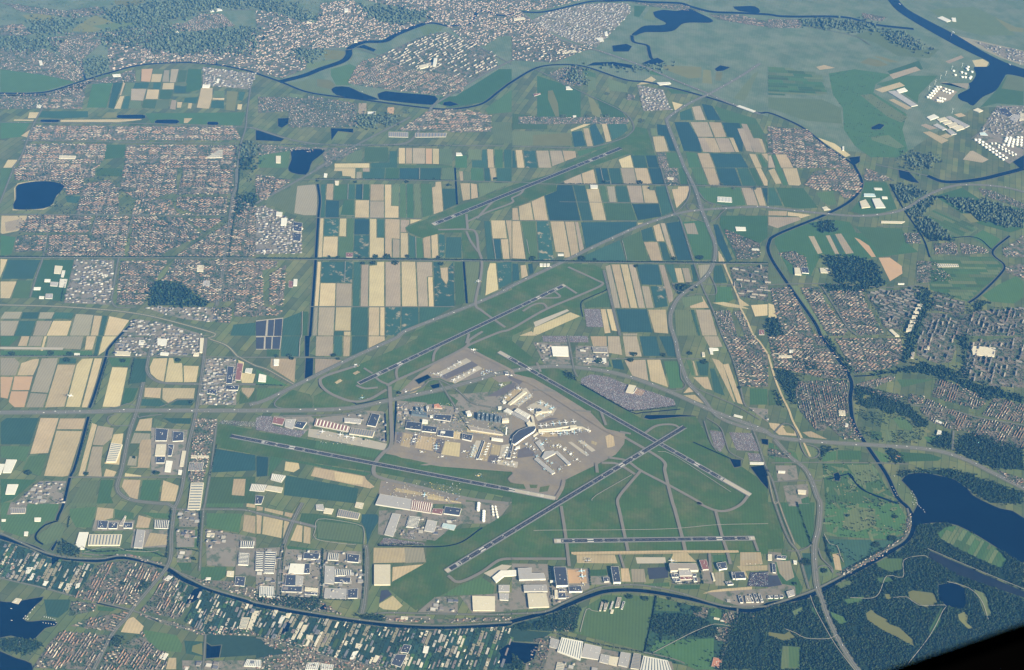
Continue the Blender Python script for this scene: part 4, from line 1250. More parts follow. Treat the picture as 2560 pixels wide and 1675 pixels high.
# water lies in its own sheets above the parcels that surround it
for wi, (tile, name, s) in enumerate(WATERS):
    P = [gp(tile, x, y) for x, y in pts(s)]
    L = smooth_line([np.array(p) for p in P + P[:1]], 90.0)[:-1] if name in ('lake', 'ship_canal') else P
    o = sheet(name, [tuple(p) for p in L], 2.6 + 0.01 * wi, SHALLOW if name == 'rowing_pond' else WATER)
    tag(o, None, None, kind='structure')
    if name in ('lake', 'pond') and abs(area(P)) > 2500: sheet('reed_shore', inset([tuple(p) for p in L], -9.0), 2.0 + 0.004 * wi, VERGE, o)
for ci, (name, w, segs) in enumerate(CANALS):
    L = smooth_line([np.array(gp(t, x, y)) for t, s in segs for x, y in pts(s)], 50.0)
    if len(L) < 2: continue
    o = strip(name, L, w, 3.2 + 0.012 * ci, WATER); tag(o, None, None, kind='structure')
    if w > 24: strip('canal_bank', L, w + 26, 2.3 + 0.01 * ci, VERGE, o)
ROAD_LINES = []
for s_, w_ in (("B3 2110,1285 2170,1400 2240,1557|C3 2290,50 2373,170|C4 0,170 60,380 130,560 190,680 230,790 290,900 340,1010 390,1120", 24), ("B3 1930,800 1980,930 2050,1090 2110,1230", 24)):
    L = smooth_line([np.array(gp(q.split(' ', 1)[0], x, y)) for q in s_.split('|') for x, y in pts(q.split(' ', 1)[1])], 40.0)
    tag(strip('sandy_road_bed', L, w_, 3.9, GM['t']), None, None, kind='structure')
for ri, (name, n, lane, verge, segs) in enumerate(ROADS):
    L = smooth_line([np.array(gp(t, x, y)) for t, s in segs for x, y in pts(s)], 50.0)
    if len(L) < 2: continue
    z = 4.2 + 0.02 * ri; ROAD_LINES.append((name, n, lane, L, z))
    o = strip(name, L, verge, z, MVERGE if name == 'motorway' else VERGE); tag(o, None, None, kind='structure')
    if n == 2:
        gap = lane / 2 + 4.0
        for k in (-1, 1):
            c = strip('carriageway', L, lane, z + 0.9, ROADM, o, k * gap)
    else:
        strip('carriageway', L, lane, z + 0.9, TRACK if name in ('farm_track', 'forest_path') else GM['b'] if name == 'railway' else ROADM, o)
# ---------------------------------------------------------------- towns: (tile, kind, row direction in the sheet, density, name, outline)
TOWNS = [
('A1','T',(1,.01),.85,'the estate north of the grid of new streets',"320,1165 2180,1172 2230,1300 260,1300"),
('A1','T',(1,.01),.9,'the new town',"260,1335 985,1335 960,1480 900,1557 160,1557"),
('A1','T',(1,.01),.85,'the new town',"1180,1345 2200,1345 2180,1557 1150,1557"),
('A1','V',(1,-.3),.5,'the village at the canal bend',"430,350 800,320 960,380 900,440 760,560 780,700 700,760 560,700 430,660 600,520 500,450"),
('A1','T',(1,.1),.7,'the pink-roofed dune village',"0,240 200,220 290,320 150,345 0,320"),
('A1','V',(1,-.1),.7,'the villages along the far canal',"1180,520 1400,440 1670,520 1680,580 1430,580 1190,540"),
('A1','V',(1,-.1),.6,'the villages along the far canal',"1700,500 2000,500 2000,600 1700,570"),
('A1','V',(1,-.1),.7,'the villages along the far canal',"2240,380 2373,280 2373,510 2250,500"),
('A1','I',(1,.05),.7,'the far industrial estate',"1880,620 2373,680 2320,830 2000,800 1880,790"),
('A1','T',(1,.01),.8,'the village by the far canal',"420,900 780,900 760,1010 400,1010"),
('A1','V',(1,.01),.35,'the village by the far canal',"0,880 430,870 400,1010 0,1010"),
('A1','V',(1,.05),.7,'the hospital grounds in the dune wood',"1530,230 1720,215 1850,130 2060,130 2180,240 2000,260 1870,290 1600,290"),
('A1','V',(1,-.4),.6,'the village by the far canal',"480,860 800,745 900,720 760,830 560,880"),
('A1','V',(1,-.3),.25,'the dune villages',"0,20 600,100 900,60 1000,130 700,170 200,110"),
('A1','V',(1,-.2),.34,'the dune villages',"430,300 1000,300 1500,230 1560,300 1300,440 1000,420 950,350"),
('A1','H',(1,-.2),.5,'the suburbs along the far canal',"1000,430 1300,440 1700,500 2240,400 2373,300 2373,660 2000,590 1700,572 1300,598 1010,665"),
('A1','V',(1,-.1),.3,'the dune villages',"0,440 430,460 600,520 430,660 760,560 780,690 700,760 430,700 0,640"),
('A1','V',(1,0),.25,'the villages along the far canal',"0,870 420,865 800,760 1100,690 1250,640 1260,760 800,780 780,900 0,890"),
('A2','H',(1,-.2),.45,'the suburbs beyond the river',"0,100 180,110 400,195 560,205 200,240 0,420"),
('A2','H',(1,-.2),.5,'the suburbs beyond the river',"0,640 200,640 340,480 480,560 460,640 240,730 0,670"),
('A3','H',(1,-.3),.45,'the far river suburb',"0,420 480,400 600,410 780,445 640,480 400,580 0,560"),
('A3','V',(1,.1),.3,'the village behind the broad lake',"1100,20 1600,45 1800,110 1500,90 1280,60"),
('A2','V',(1,0),.3,'the village under the ring canal',"300,900 940,960 940,1180 300,1180"),
('A2','V',(1,0),.3,'the estate by the deep lake',"20,1340 300,1360 700,1370 980,1370 640,1557 620,1420 320,1400 20,1440"),
('A2','H',(1,-.35),.85,'the old city beyond the river',"0,420 100,300 200,230 560,210 600,30 900,0 1000,90 1130,195 1300,220 1580,195 1560,125 1300,60 1000,0 2373,0 2373,330 2250,340 2130,420 2000,430 1820,280 1760,235 1650,205 1500,225 1180,360 920,390 850,440 600,450 330,470 200,640 0,640"),
('A2','S',(1,-.5),.75,'the high-rise quarter inside the river bend',"1130,520 1500,350 1700,300 1780,300 1900,370 2060,430 2200,490 2250,620 2000,740 1800,700 1480,640 1300,600"),
('A2','T',(1,-.5),.85,'the high-rise quarter inside the river bend',"850,770 930,620 1000,560 1130,530 1300,600 1480,650 1800,700 1980,740 1900,860 1740,890 1300,840 1000,800"),
('A2','T',(1,-.05),.85,'the village under the ring canal',"1300,1215 1620,1020 1900,1010 2180,1070 2180,1220 1850,1230 1780,1210"),
('A2','V',(1,0),.4,'the village under the ring canal',"20,900 300,900 300,1030 20,1050"),
('A2','V',(1,0),.25,'the event grounds by the twin lakes',"480,880 880,950 900,1100 560,1150 480,1050"),
('A3','H',(1,-.35),.8,'the old city beyond the river',"0,0 640,0 300,90 60,100 250,250 350,300 480,400 0,420"),
('A3','I',(1,-.4),.8,'the harbour works beyond the river',"340,110 680,40 860,30 1080,30 1100,110 880,350 780,440 600,400 350,290 160,200"),
('A3','S',(1,-.35),.7,'the far river suburb',"60,420 200,470 560,430 640,480 400,560 330,560 100,440"),
('A3','T',(1,.2),.7,'the village behind the broad lake',"1820,130 2100,140 2373,200 2373,250 2200,230 1900,180"),
('A3','V',(1,.3),.5,'the garden village by the motorway',"520,620 650,620 650,800 480,790 330,680"),
('A3','I',(1,.2),.8,'the works by the sand triangle',"1160,790 1400,830 1480,1020 1220,1030"),
('A3','V',(1,.1),.5,'the farm road east of the long runway',"1060,870 1140,880 1140,930 1060,930"),
('A3','V',(.3,1),.6,'the farm road east of the long runway',"1340,1410 1420,1415 1450,1557 1370,1557"),
('A3','V',(1,.05),.35,'the farm road east of the long runway',"60,1080 1080,1090 1080,1150 60,1150"),
('A4','T',(1,.12),.9,'the canal village on the far ring',"0,1170 350,1200 500,1330 700,1460 780,1557 250,1557 170,1430 0,1430"),
('A4','V',(1,.2),.6,'the village by the far spit',"0,180 330,180 300,260 0,260"),
('A4','V',(1,.3),.6,'the village by the far spit',"870,120 1100,160 1050,200 880,170"),
('A4','I',(1,.4),.4,'the quay of the ship canal',"1900,380 2373,480 2373,590 2200,540"),
('A4','I',(1,.5),.55,'the harbour basin works',"2120,990 2373,990 2373,1230 2180,1270 1960,1220"),
('B1','T',(1,.02),.9,'the new town above the square lake',"130,0 880,0 880,90 650,110 620,250 560,130 140,110"),
('B1','T',(1,.0),.95,'the new town beside the square lake',"640,110 780,110 750,250 620,250"),
('B1','T',(1,.02),.9,'the new town beside the square lake',"780,150 1000,110 1100,180 1100,430 700,430 740,280"),
('B1','T',(1,.02),.85,'the new town centre',"1150,0 1640,0 1640,240 1550,240 1320,330 1110,200"),
('B1','T',(1,.01),.85,'the new town centre',"1700,0 2170,0 2160,240 1640,250"),
('B1','T',(1,.01),.95,'the new town below the square lake',"170,590 260,445 850,445 820,600 330,600"),
('B1','T',(1,.01),.9,'the new town below the square lake',"900,450 1200,450 1150,820 430,820 460,620 850,620"),
('B1','T',(1,.01),.6,'the building plots below the square lake',"160,630 430,630 400,770 130,780"),
('B1','T',(1,-.3),.8,'the crescent estate',"1260,300 1580,290 1640,420 1900,440 1230,430"),
('B1','T',(1,.1),.8,'the crescent estate',"1240,450 1680,450 1880,620 1530,780 1490,820 1190,820"),
('B1','T',(1,.02),.85,'the new town centre',"1640,270 2110,270 2100,430 1900,440 1640,370"),
('B1','T',(1,.02),.8,'the new town centre',"1720,470 2100,460 1900,590"),
('B1','T',(1,.02),.8,'the old town of the polder',"2160,270 2373,350 2373,820 2090,820 2130,500"),
('B1','T',(1,.02),.85,'the old town of the polder',"1900,640 2100,520 2070,820 1630,820"),
('B1','T',(1,.02),.85,'the terraces between the two green strips',"1120,860 1550,860 1310,1270 1080,1270"),
('B1','I',(1,.02),.75,'the works south of the main street',"690,850 1060,850 1030,1270 590,1250"),
('B1','T',(1,.02),.75,'the old town of the polder',"1620,850 2200,850 2180,1230 1960,1250 1900,1220 1660,1050 1500,1050"),
('B1','T',(1,.02),.8,'the old town of the polder',"2210,850 2373,850 2373,1380 2170,1380 2190,1100"),
('B1','I',(1,.02),.75,'the station offices',"1340,1290 2000,1290 2050,1400 1950,1430 1700,1400 1500,1350"),
('B1','I',(1,.02),.75,'the works beyond the railway',"1230,1400 1500,1430 1900,1550 1950,1557 1130,1557"),
('B1','T',(1,.02),.8,'the old town of the polder',"1960,1300 2160,1290 2130,1440 2000,1430"),
('B2','T',(1,.05),.85,'the old town of the polder',"0,60 330,110 100,290 60,300 0,240"),
('B2','I',(1,.03),.9,'the business park on the bypass',"0,370 60,350 180,390 300,470 430,510 420,790 0,800"),
('B2','T',(1,.03),.8,'the old town of the polder',"0,850 200,860 190,920 60,950 70,1280 240,1330 220,1370 0,1370"),
('B2','T',(1,.02),.8,'the terraces inside the bypass',"130,980 280,900 250,1280 120,1270"),
('B3','V',(.3,1),.6,'the farm road by the motorway cross',"1400,0 1530,0 1560,160 1440,170"),
('B3','V',(1,.1),.4,'the nurseries by the canal bend',"1960,560 2300,700 2300,830 2090,850"),
('B3','S',(1,.1),.55,'the flats by the sandy road bed',"2020,920 2373,900 2373,1240 2100,1190 2060,1080"),
('B3','V',(.3,1),.7,'the garden village by the sandy road bed',"1870,1330 2020,1320 2090,1557 1950,1557"),
('B3','V',(.3,1),.6,'the garden village by the sandy road bed',"2060,1330 2130,1320 2240,1557 2160,1557"),
('B4','T',(1,.05),.95,'the red-roofed canal town',"330,150 440,30 800,0 870,150 850,230 720,290 640,210 430,200"),
('B4','T',(1,.1),.9,'the red-roofed canal town',"900,0 1120,90 1180,120 890,115"),
('B4','T',(1,.1),.9,'the terraces along the ring canal',"300,1110 470,1105 560,1290 740,1500 700,1557 560,1557"),
('B4','T',(1,.12),.9,'the terraces along the ring canal',"560,1140 870,1130 900,1250 1080,1540 860,1557 740,1470"),
('B4','T',(1,.08),.85,'the terraces west of the ring canal',"20,1120 200,1100 440,1557 150,1557 90,1420"),
('B4','S',(1,.3),.85,'the western city blocks',"910,1150 1400,1120 1390,1230 1300,1390 1020,1330 940,1230"),
('B4','S',(1,.3),.85,'the western city blocks',"1530,1180 1830,1240 1820,1330 1740,1350 1520,1320"),
('B4','S',(.35,-1),.85,'the western city blocks',"1460,1340 1900,1360 1890,1557 1420,1557"),
('B4','S',(.35,-1),.85,'the western city blocks',"1900,1330 2373,1300 2373,1557 1900,1557"),
('B4','S',(1,.3),.8,'the western city blocks',"1020,1340 1280,1390 1230,1500 1080,1480"),
('B4','V',(1,.1),.8,'the allotment gardens by the dike',"1540,700 1740,690 1770,800 1550,800"),
('B4','V',(1,.1),.8,'the allotment gardens by the dike',"1780,690 2000,740 2060,790 1800,800"),
('B4','V',(1,.05),.3,'the farm ribbon by the dike',"1380,860 1560,870 1720,1040 1380,1070"),
('B4','V',(1,.1),.6,'the farm ribbon by the dike',"1260,610 1400,600 1420,700 1280,700"),
('B4','V',(1,.1),.5,'the school by the canal bend',"90,790 240,770 350,830 370,980 250,990 230,900"),
('B4','H',(1,.5),.6,'the city edge works',"2170,760 2373,620 2373,830 2200,830"),
('B4','V',(1,.4),.5,'the dike gardens',"1940,180 2100,220 2373,330 2373,380 2000,260"),
('B4','H',(1,.5),.5,'the western city blocks',"2190,920 2373,880 2373,1030 2210,970"),
('C1','I',(1,.05),.85,'the works beside the canal',"1080,10 1410,10 1355,180 1050,170"),
('C1','I',(1,.04),.9,'the works beside the canal',"1430,0 1890,0 1860,180 1385,185"),
('C1','I',(1,.04),.9,'the trading estate by the motorway',"1900,210 2190,210 2190,640 1850,640"),
('C1','V',(1,.04),.8,'the ribbon village south of the motorway',"1810,770 2020,770 1880,1370 1740,1350"),
('C1','I',(1,.04),.7,'the nurseries by the canal road',"370,1345 615,1345 600,1557 120,1557"),
('C2','I',(1,.12),.55,'the airport centre',"1310,620 1430,620 1450,760 1310,880"),
('C2','I',(1,.12),.6,'the airport centre',"1860,640 1940,700 1960,830 1840,870 1640,780 1600,720"),
('C2','I',(1,.12),.5,'the airport hangars',"800,720 1010,690 1010,830 860,800"),
('C2','I',(1,.12),.45,'the airport hangars',"1110,850 1200,720 1200,980 1110,950"),
('C3','I',(1,.05),.6,'the depots north of the crossing runways',"200,70 360,70 370,260 300,260"),
('C3','I',(1,.05),.5,'the depots north of the crossing runways',"600,100 880,110 900,280 640,260"),
('C3','T',(1,.08),.8,'the garden village under the fields',"1960,0 2250,0 2373,200 2373,470 2110,470 2020,150"),
('C3','I',(1,.2),.4,'the sports ground corner',"2190,660 2373,680 2373,800 2300,750"),
('C4','T',(1,.08),.9,'the garden village west of the ring canal',"0,0 480,0 740,340 730,400 500,390 240,330 60,290"),
('C4','T',(.25,1),.85,'the garden village west of the ring canal',"260,420 740,410 730,740 600,780 520,880 450,880 300,700 250,580"),
('C4','V',(1,.1),.7,'the garden village west of the ring canal',"500,780 760,740 880,960 700,960"),
('C4','T',(1,.1),.85,'the terraces east of the ring canal',"620,20 1240,20 1240,180 1180,290 800,350"),
('C4','S',(.35,-1),.85,'the garden-city slabs',"1390,0 1720,0 1740,120 1700,240 1580,260 1380,180"),
('C4','S',(.3,-1),.85,'the garden-city slabs',"1860,60 2373,0 2373,480 2100,470 1770,370 1840,200"),
('C4','T',(.35,-1),.95,'the white terraces by the park',"1560,400 1700,430 2040,590 1950,690 1520,560"),
('C4','T',(.6,-1),.95,'the lakeside garden suburb',"2100,570 2373,640 2373,810 1980,740"),
('C4','T',(.5,-1),.9,'the lakeside garden suburb',"1480,580 1700,690 1980,770 1830,880 1700,870 1480,780 1400,680"),
('C4','T',(.6,-1),.9,'the lakeside garden suburb',"1840,880 1990,770 2373,840 2373,1040 2100,1010"),
('C4','V',(1,-.2),.6,'the village green by the ring canal',"800,450 1150,360 1180,400 960,490 1280,560 1200,620 850,480"),
('C4','T',(1,.6),.9,'the white terraces by the park',"1300,540 1460,560 1420,640 1300,620"),
('C4','V',(1,.1),.5,'the lakeshore houses',"2120,1240 2373,1330 2373,1420 2200,1330"),
('C4','V',(1,.1),.4,'the wood-edge offices',"0,1040 220,1080 200,1140 0,1110"),
('D1','T',(.45,-.9),.95,'the flower town',"820,720 900,590 1140,545 1200,560 1400,590 1520,620 1380,800 1250,960 900,930 690,880"),
('D1','T',(.5,-.9),.9,'the flower town beyond the road bridge',"1340,960 1420,870 1520,700 1710,780 1790,900 1660,1090 1290,1010"),
('D1','T',(1,.3),.9,'the terraces by the harbour lake',"650,1150 870,1070 1190,1020 1150,1110 1040,1200"),
('D1','T',(.6,-.9),.9,'the red terraces at the lake corner',"300,1540 440,1330 560,1200 1040,1240 1000,1300 860,1557"),
('D1','T',(.6,-.9),.9,'the red terraces by the playing field',"900,1557 1030,1340 1130,1330 1320,1210 1380,1300 1560,1440 1530,1557"),
('D1','V',(1,.3),.6,'the flower town',"660,920 900,940 880,1010 640,1060"),
('D1','V',(1,.4),.8,'the ribbon along the village road',"1300,1030 1540,1100 1900,1190 1900,1240 1500,1130 1300,1060"),
('D1','I',(1,.1),.7,'the auction sheds',"1690,1470 2373,1470 2373,1557 1690,1557"),
('D1','V',(1,.2),.7,'the ribbon along the village road',"1920,1160 2373,1170 2373,1240 1920,1230"),
('D1','V',(1,.2),.5,'the greenhouse lanes by the lake',"0,520 200,530 130,720 0,700"),
('D1','I',(1,.05),.7,'the flower-trade offices',"1660,80 1830,80 1840,230 1660,220"),
('D1','I',(1,.05),.7,'the flower-trade offices',"1630,260 1810,260 1800,420 1640,420"),
('D1','I',(1,.05),.6,'the flower-trade offices',"1640,440 1780,450 1770,560 1640,560"),
('D1','I',(1,.05),.7,'the flower-trade offices',"1910,250 2200,300 2180,430 1910,420"),
('D1','V',(1,.25),.8,'the ring-canal ribbon',"560,460 1140,500 1500,600 1500,570 1200,480 900,500"),
('D1','V',(1,.45),.8,'the ring-canal ribbon',"1640,640 1860,720 2180,740 2373,800 2373,900 1900,770"),
('D2','V',(1,.2),.8,'the ring-canal ribbon',"0,880 600,920 800,1040 500,1010 0,925"),
('D2','V',(1,.02),.8,'the ring-canal ribbon',"1100,1085 1650,1130 2373,1100 2373,1060 1700,1090 1180,1060"),
('D2','I',(1,.05),.45,'the industrial blocks at the ring canal',"0,430 980,460 985,900 0,900"),
('D2','I',(1,.05),.6,'the sheds under the runway end',"1660,880 1870,880 1870,1030 1500,1020"),
('D2','I',(1,.05),.4,'the cargo sheds',"1200,110 1900,170 1660,360 1180,300"),
('D2','V',(1,.35),.85,'the greenhouse ribbon',"0,1220 250,1260 640,1390 1000,1480 1300,1557 0,1557 0,1450 300,1400 100,1330"),
('D3','I',(1,.02),.5,'the hangar forecourts',"340,780 520,790 520,900 390,950"),
('D3','I',(1,.02),.5,'the hangar forecourts',"1480,660 1740,660 1740,750 1490,750"),
('D3','I',(.3,1),.6,'the offices by the canal bridge',"1960,880 2080,870 2080,940 1980,910"),
('D3','V',(1,.3),.6,'the sheds along the lower road',"200,1270 370,1250 300,1557 150,1557"),
('D3','I',(1,.2),.5,'the sheds along the lower road',"480,1480 980,1530 960,1557 480,1557"),
('D3','V',(.3,1),.5,'the lane into the wood',"1680,970 1830,980 1800,1080 1680,1060"),
('D3','V',(.3,1),.5,'the lane into the wood',"1960,1020 2060,1010 2040,1130 1940,1110"),
('D3','V',(.3,1),.5,'the lane into the wood',"1890,1160 2000,1160 1980,1300 1880,1280"),
('D4','V',(1,-.5),.8,'the dike road at the lake',"620,670 1060,440 1260,320 1300,100 1330,100 1330,260 1080,490 700,700"),
]
# parallel strip plots split by ditches: (tile, direction in sheet, plot width m, outline)
STRIPS = [
('D1',(.47,-.88),34,"0,350 450,500 880,580 800,720 680,880 400,800 0,700"),
('D1',(.45,-.9),30,"1560,640 1700,730 1800,790 1790,900 1680,1060 1560,700"),
('D1',(.42,-.9),30,"1860,800 2373,950 2373,1200 1900,1240 1700,1100 1830,890"),
('D2',(.42,-.9),32,"0,970 500,1055 1200,1155 1700,1175 2373,1150 2373,1557 1200,1557 640,1430 420,1370 200,1290 0,1260"),
('D3',(.35,-.9),30,"0,1140 400,1050 640,980 570,1200 380,1200 0,1180"),
('D4',(.5,-.85),45,"1590,300 1660,240 1760,222 1900,302 2090,410 2200,540 2160,610 2060,570 1750,430 1600,340"),
('B4',(1,.02),70,"1520,830 2080,830 2170,910 2150,970 1850,1220 1520,1120 1500,1010"),
('A4',(1,.05),90,"0,600 500,690 560,880 0,880"),
('B4',(1,.45),60,"1460,430 1560,380 1940,560 1870,610 1700,670 1650,600"),
]
UC = {'T': 0, 'V': 0, 'S': 0, 'I': 0, 'H': 0}
def direction(tile, P, d):
    cx = sum(p[0] for p in P) / len(P); cy = sum(p[1] for p in P) / len(P)
    a = np.array(gp(tile, cx, cy)); b = np.array(gp(tile, cx + 60 * d[0], cy + 60 * d[1]))
    v = (b - a) / np.linalg.norm(b - a); return v
KIND = {  # row spacing, pitch along row, length, depth, height
 'T': (27, 46, (24, 44), (8.5, 10.5), (6.0, 9.5)), 'V': (30, 30, (11, 22), (9, 13), (5, 8)),
 'S': (62, 92, (45, 85), (11, 16), (11, 26)), 'I': (52, 58, (18, 52), (14, 36), (6, 12)), 'H': (40, 55, (24, 50), (11, 18), (8, 13)) }
ROOFS = {
 'T': [(.22,.125,.08),(.175,.11,.08),(.26,.15,.09),(.14,.115,.10),(.29,.245,.185),(.105,.09,.075),(.42,.36,.265)],
 'V': [(.22,.11,.075),(.15,.10,.08),(.12,.11,.10),(.30,.25,.20),(.38,.34,.28),(.09,.08,.08)],
 'S': [(.15,.14,.13),(.24,.21,.18),(.10,.10,.11),(.33,.28,.21),(.18,.12,.095)],
 'I': [(.44,.41,.35),(.30,.28,.25),(.20,.19,.18),(.07,.075,.10),(.30,.27,.22),(.16,.14,.13),(.25,.19,.15),(.12,.12,.13),(.24,.22,.20)],
 'H': [(.27,.165,.115),(.23,.17,.135),(.34,.30,.26),(.18,.165,.155),(.46,.42,.36),(.13,.12,.115)] }
units = {k: [] for k in KIND}; TREES = []; LAB = {}
for tile, kind, d, dens, name, s in TOWNS:
    S_ = pts(s); P = [gp(tile, x, y) for x, y in S_]; v = direction(tile, S_, d); w = np.array([-v[1], v[0]])
    if kind == 'I': sheet('works_yard', P, 1.6 + 0.004 * (len(units['I']) % 31), GM['i'], ground_obj)
    if kind in 'TSHV': sheet('town_plot', P, 1.75 + 0.004 * (len(units['T']) % 97), GM['u'], ground_obj)
    sp, pt, ln, dp, ht = KIND[kind]; A = np.array(P); U = A @ v; W = A @ w
    gu = np.arange(U.min(), U.max(), pt); gw = np.arange(W.min(), W.max(), sp)
    uu, ww = np.meshgrid(gu, gw); uu = uu.ravel(); ww = ww.ravel(); n = len(uu)
    if n == 0: continue
    row = np.round(ww / sp).astype(int); uu = uu + ((row * 7919) % 101) / 101.0 * pt      # every row starts at its own house
    jit = 0.08 if kind in 'TS' else 0.42
    uu = uu + rng.uniform(-jit, jit, n) * pt; ww = ww + rng.uniform(-jit, jit, n) * sp
    X = uu * v[0] + ww * w[0]; Y = uu * v[1] + ww * w[1]
    cell = np.floor(uu / 170).astype(int) * 131 + np.floor(ww / 130).astype(int) * 71
    green = ((cell * 7919) % 11) == 0                       # little parks and school fields stay open
    turn = ((cell * 104729) % 7) < 1                        # some blocks turn their rows
    street = ((uu % 170) < 26) | ((ww % 130) < 22) if kind in 'TSH' else np.zeros(n, bool)
    keep = inside(P, X, Y) & (rng.random(n) < dens) & ~green & ~street
    tone = (cell * 31 + ((row * 104729) % 13) // 2) % 7
    for i in np.nonzero(keep)[0]:
        a = math.atan2(v[1], v[0]) + (math.pi / 2 if turn[i] and kind in 'TS' else 0) + (rng.normal(0, .04) if kind in 'TSI' else rng.normal(0, .5))
        pal = ROOFS[kind]; c = pal[int((tone[i] + rng.integers(0, 2)) % len(pal))] if kind in 'TS' else pal[rng.integers(len(pal))]
        l_ = rng.uniform(*ln)
        if turn[i] and kind == 'T': l_ = min(l_, 24)
        units[kind].append((X[i], Y[i], a, l_, rng.uniform(*dp), rng.uniform(*ht), c, name))
    # garden and street trees
    nt_ = int(abs(area(P)) / {'T': 430, 'V': 400, 'S': 620, 'I': 2600, 'H': 1500}[kind])
    tx = rng.uniform(A[:, 0].min(), A[:, 0].max(), nt_ * 2); ty = rng.uniform(A[:, 1].min(), A[:, 1].max(), nt_ * 2)
    k = inside(P, tx, ty); TREES.append(np.c_[tx[k], ty[k], rng.uniform(3.0, 5.5, k.sum())][:nt_])
for tile, d, wd, s in STRIPS:
    S_ = pts(s); P = [gp(tile, x, y) for x, y in S_]; v = direction(tile, S_, d); w = np.array([-v[1], v[0]])
    A = np.array(P); W = A @ w; o = W.min()
    while o < W.max() - wd:
        ww = wd * random.uniform(.7, 1.4); m = o + ww / 2; hits = []
        for i in range(len(P)):
            a, b = A[i], A[(i + 1) % len(P)]; wa, wb = a @ w - m, b @ w - m
            if (wa > 0) != (wb > 0): hits.append(float((a + (b - a) * (wa / (wa - wb))) @ v))
        hits.sort()
        for a, b in zip(hits[::2], hits[1::2]):
            while b - a > 40:
                e = min(b, a + (random.uniform(70, 210) if tile in ('D1', 'D2') else random.uniform(120, 420))); h = ww / 2 - 2.6
                q = [v * a + w * (m - h), v * (e - 5) + w * (m - h), v * (e - 5) + w * (m + h), v * a + w * (m + h)]
                sheet('strip_plot', [tuple(x) for x in q], 2.25 + random.random() * .2, GM[random.choice('ggl' if tile == 'D4' else 'xxxxddgbn' if tile[0] == 'D' else 'glg')], ground_obj)
                if tile in ('D1', 'D2') and e - a > 60 and random.random() < (.62 if tile == 'D2' else .5):
                    c = v * ((a + e) / 2) + w * m
                    units['I'].append((c[0], c[1], math.atan2(v[1], v[0]), min(e - a - 20, random.uniform(30, 110)), ww * random.uniform(.3, .7), 4.5, random.choice([(.50,.45,.34),(.34,.31,.26),(.12,.12,.13),(.20,.17,.15),(.16,.13,.12),(.27,.24,.19)]), 'the greenhouse lanes'))
                if tile in ('D1', 'D2', 'D3') and random.random() < .9:
                    nn = random.randint(2, 9); t = rng.uniform(a, e, nn); u = m + rng.uniform(-h, h, nn)
                    TREES.append(np.c_[t * v[0] + u * w[0], t * v[1] + u * w[1], rng.uniform(3, 6, nn)])
                a = e
        o += ww
WALL = {'T': (.22,.165,.13), 'V': (.27,.21,.165), 'S': (.30,.27,.22), 'I': (.27,.25,.22), 'H': (.36,.28,.22)}
def house_geo(L_, D, H, gable):
    x, y = L_ / 2, D / 2
    b = [(-x,-y,0),(x,-y,0),(x,y,0),(-x,y,0),(-x,-y,H),(x,-y,H),(x,y,H),(-x,y,H)]
    if not gable: return b, [(0,1,5,4),(1,2,6,5),(2,3,7,6),(3,0,4,7),(4,5,6,7)], [0,0,0,0,1]
    r = D * .36
    return b + [(-x,0,H+r),(x,0,H+r)], [(0,1,5,4),(1,2,6,9,5),(2,3,7,6),(3,0,4,8,7),(4,5,9,8),(6,7,8,9)], [0,0,0,0,1,1]
def merge_units(name, kind, U, gable, label):
    """the many small far buildings of a town that nobody could tell apart one by one"""
    n = len(U); bv, bf, bm = house_geo(1, 1, 1, gable); bv = np.array(bv, float); nv = len(bv)
    X = np.array([u[:6] for u in U]); C = np.array([u[6] for u in U]); V = np.repeat(bv[None], n, 0)
    rid = V[:, :, 2] > 1.0
    V[:, :, 0] *= X[:, 3, None]; V[:, :, 1] *= X[:, 4, None]; V[:, :, 2] = np.where(rid, X[:, 5, None] + .36 * X[:, 4, None], V[:, :, 2] * X[:, 5, None])
    ca, sa = np.cos(X[:, 2, None]), np.sin(X[:, 2, None]); x, y = V[:, :, 0].copy(), V[:, :, 1].copy()
    V[:, :, 0] = x * ca - y * sa + X[:, 0, None]; V[:, :, 1] = x * sa + y * ca + X[:, 1, None]
    me = bpy.data.meshes.new(name)
    fl = [len(f) for f in bf]; loops = np.concatenate([np.array(f) for f in bf])
    me.vertices.add(n * nv); me.vertices.foreach_set('co', V.ravel())
    me.loops.add(n * len(loops)); me.loops.foreach_set('vertex_index', (loops[None] + nv * np.arange(n)[:, None]).ravel())
    me.polygons.add(n * len(fl)); st = np.cumsum([0] + fl[:-1])
    me.polygons.foreach_set('loop_start', (st[None] + len(loops) * np.arange(n)[:, None]).ravel())
    me.polygons.foreach_set('loop_total', np.tile(fl, n))
    me.update(calc_edges=True)
    col = np.ones((n, len(loops), 4)); lm = np.repeat(bm, fl)
    wcol = np.array(WALL[kind]) * rng.uniform(.7, 1.25, (n, 1))
    col[:, :, :3] = np.where(lm[None, :, None] == 1, C[:, None, :], wcol[:, None, :])
    at = me.color_attributes.new('tint', 'FLOAT_COLOR', 'CORNER'); at.data.foreach_set('color', col.ravel())
    me.materials.append(TINT); o = link(bpy.data.objects.new(name, me)); tag(o, label, None, kind='stuff'); return o
_rm = {}
def flat_mat(prefix, c, rough=.85):
    key = (prefix,) + tuple(round(x, 3) for x in c)
    if key not in _rm: _rm[key] = mat('%s_%d' % (prefix, len(_rm)), c, .10, 1/25, .10, rough)
    return _rm[key]
TONE = {0: 'red-brown', 1: 'brown', 2: 'grey', 3: 'pale', 4: 'dark'}
def tone_word(c):
    l_ = sum(c) / 3
    if c[0] > 1.45 * c[2] and l_ < .25: return 'red-brown' if c[0] > .19 else 'brown'
    if l_ > .42: return 'white'
    if l_ > .25: return 'pale'
    return 'grey' if l_ > .12 else 'dark'
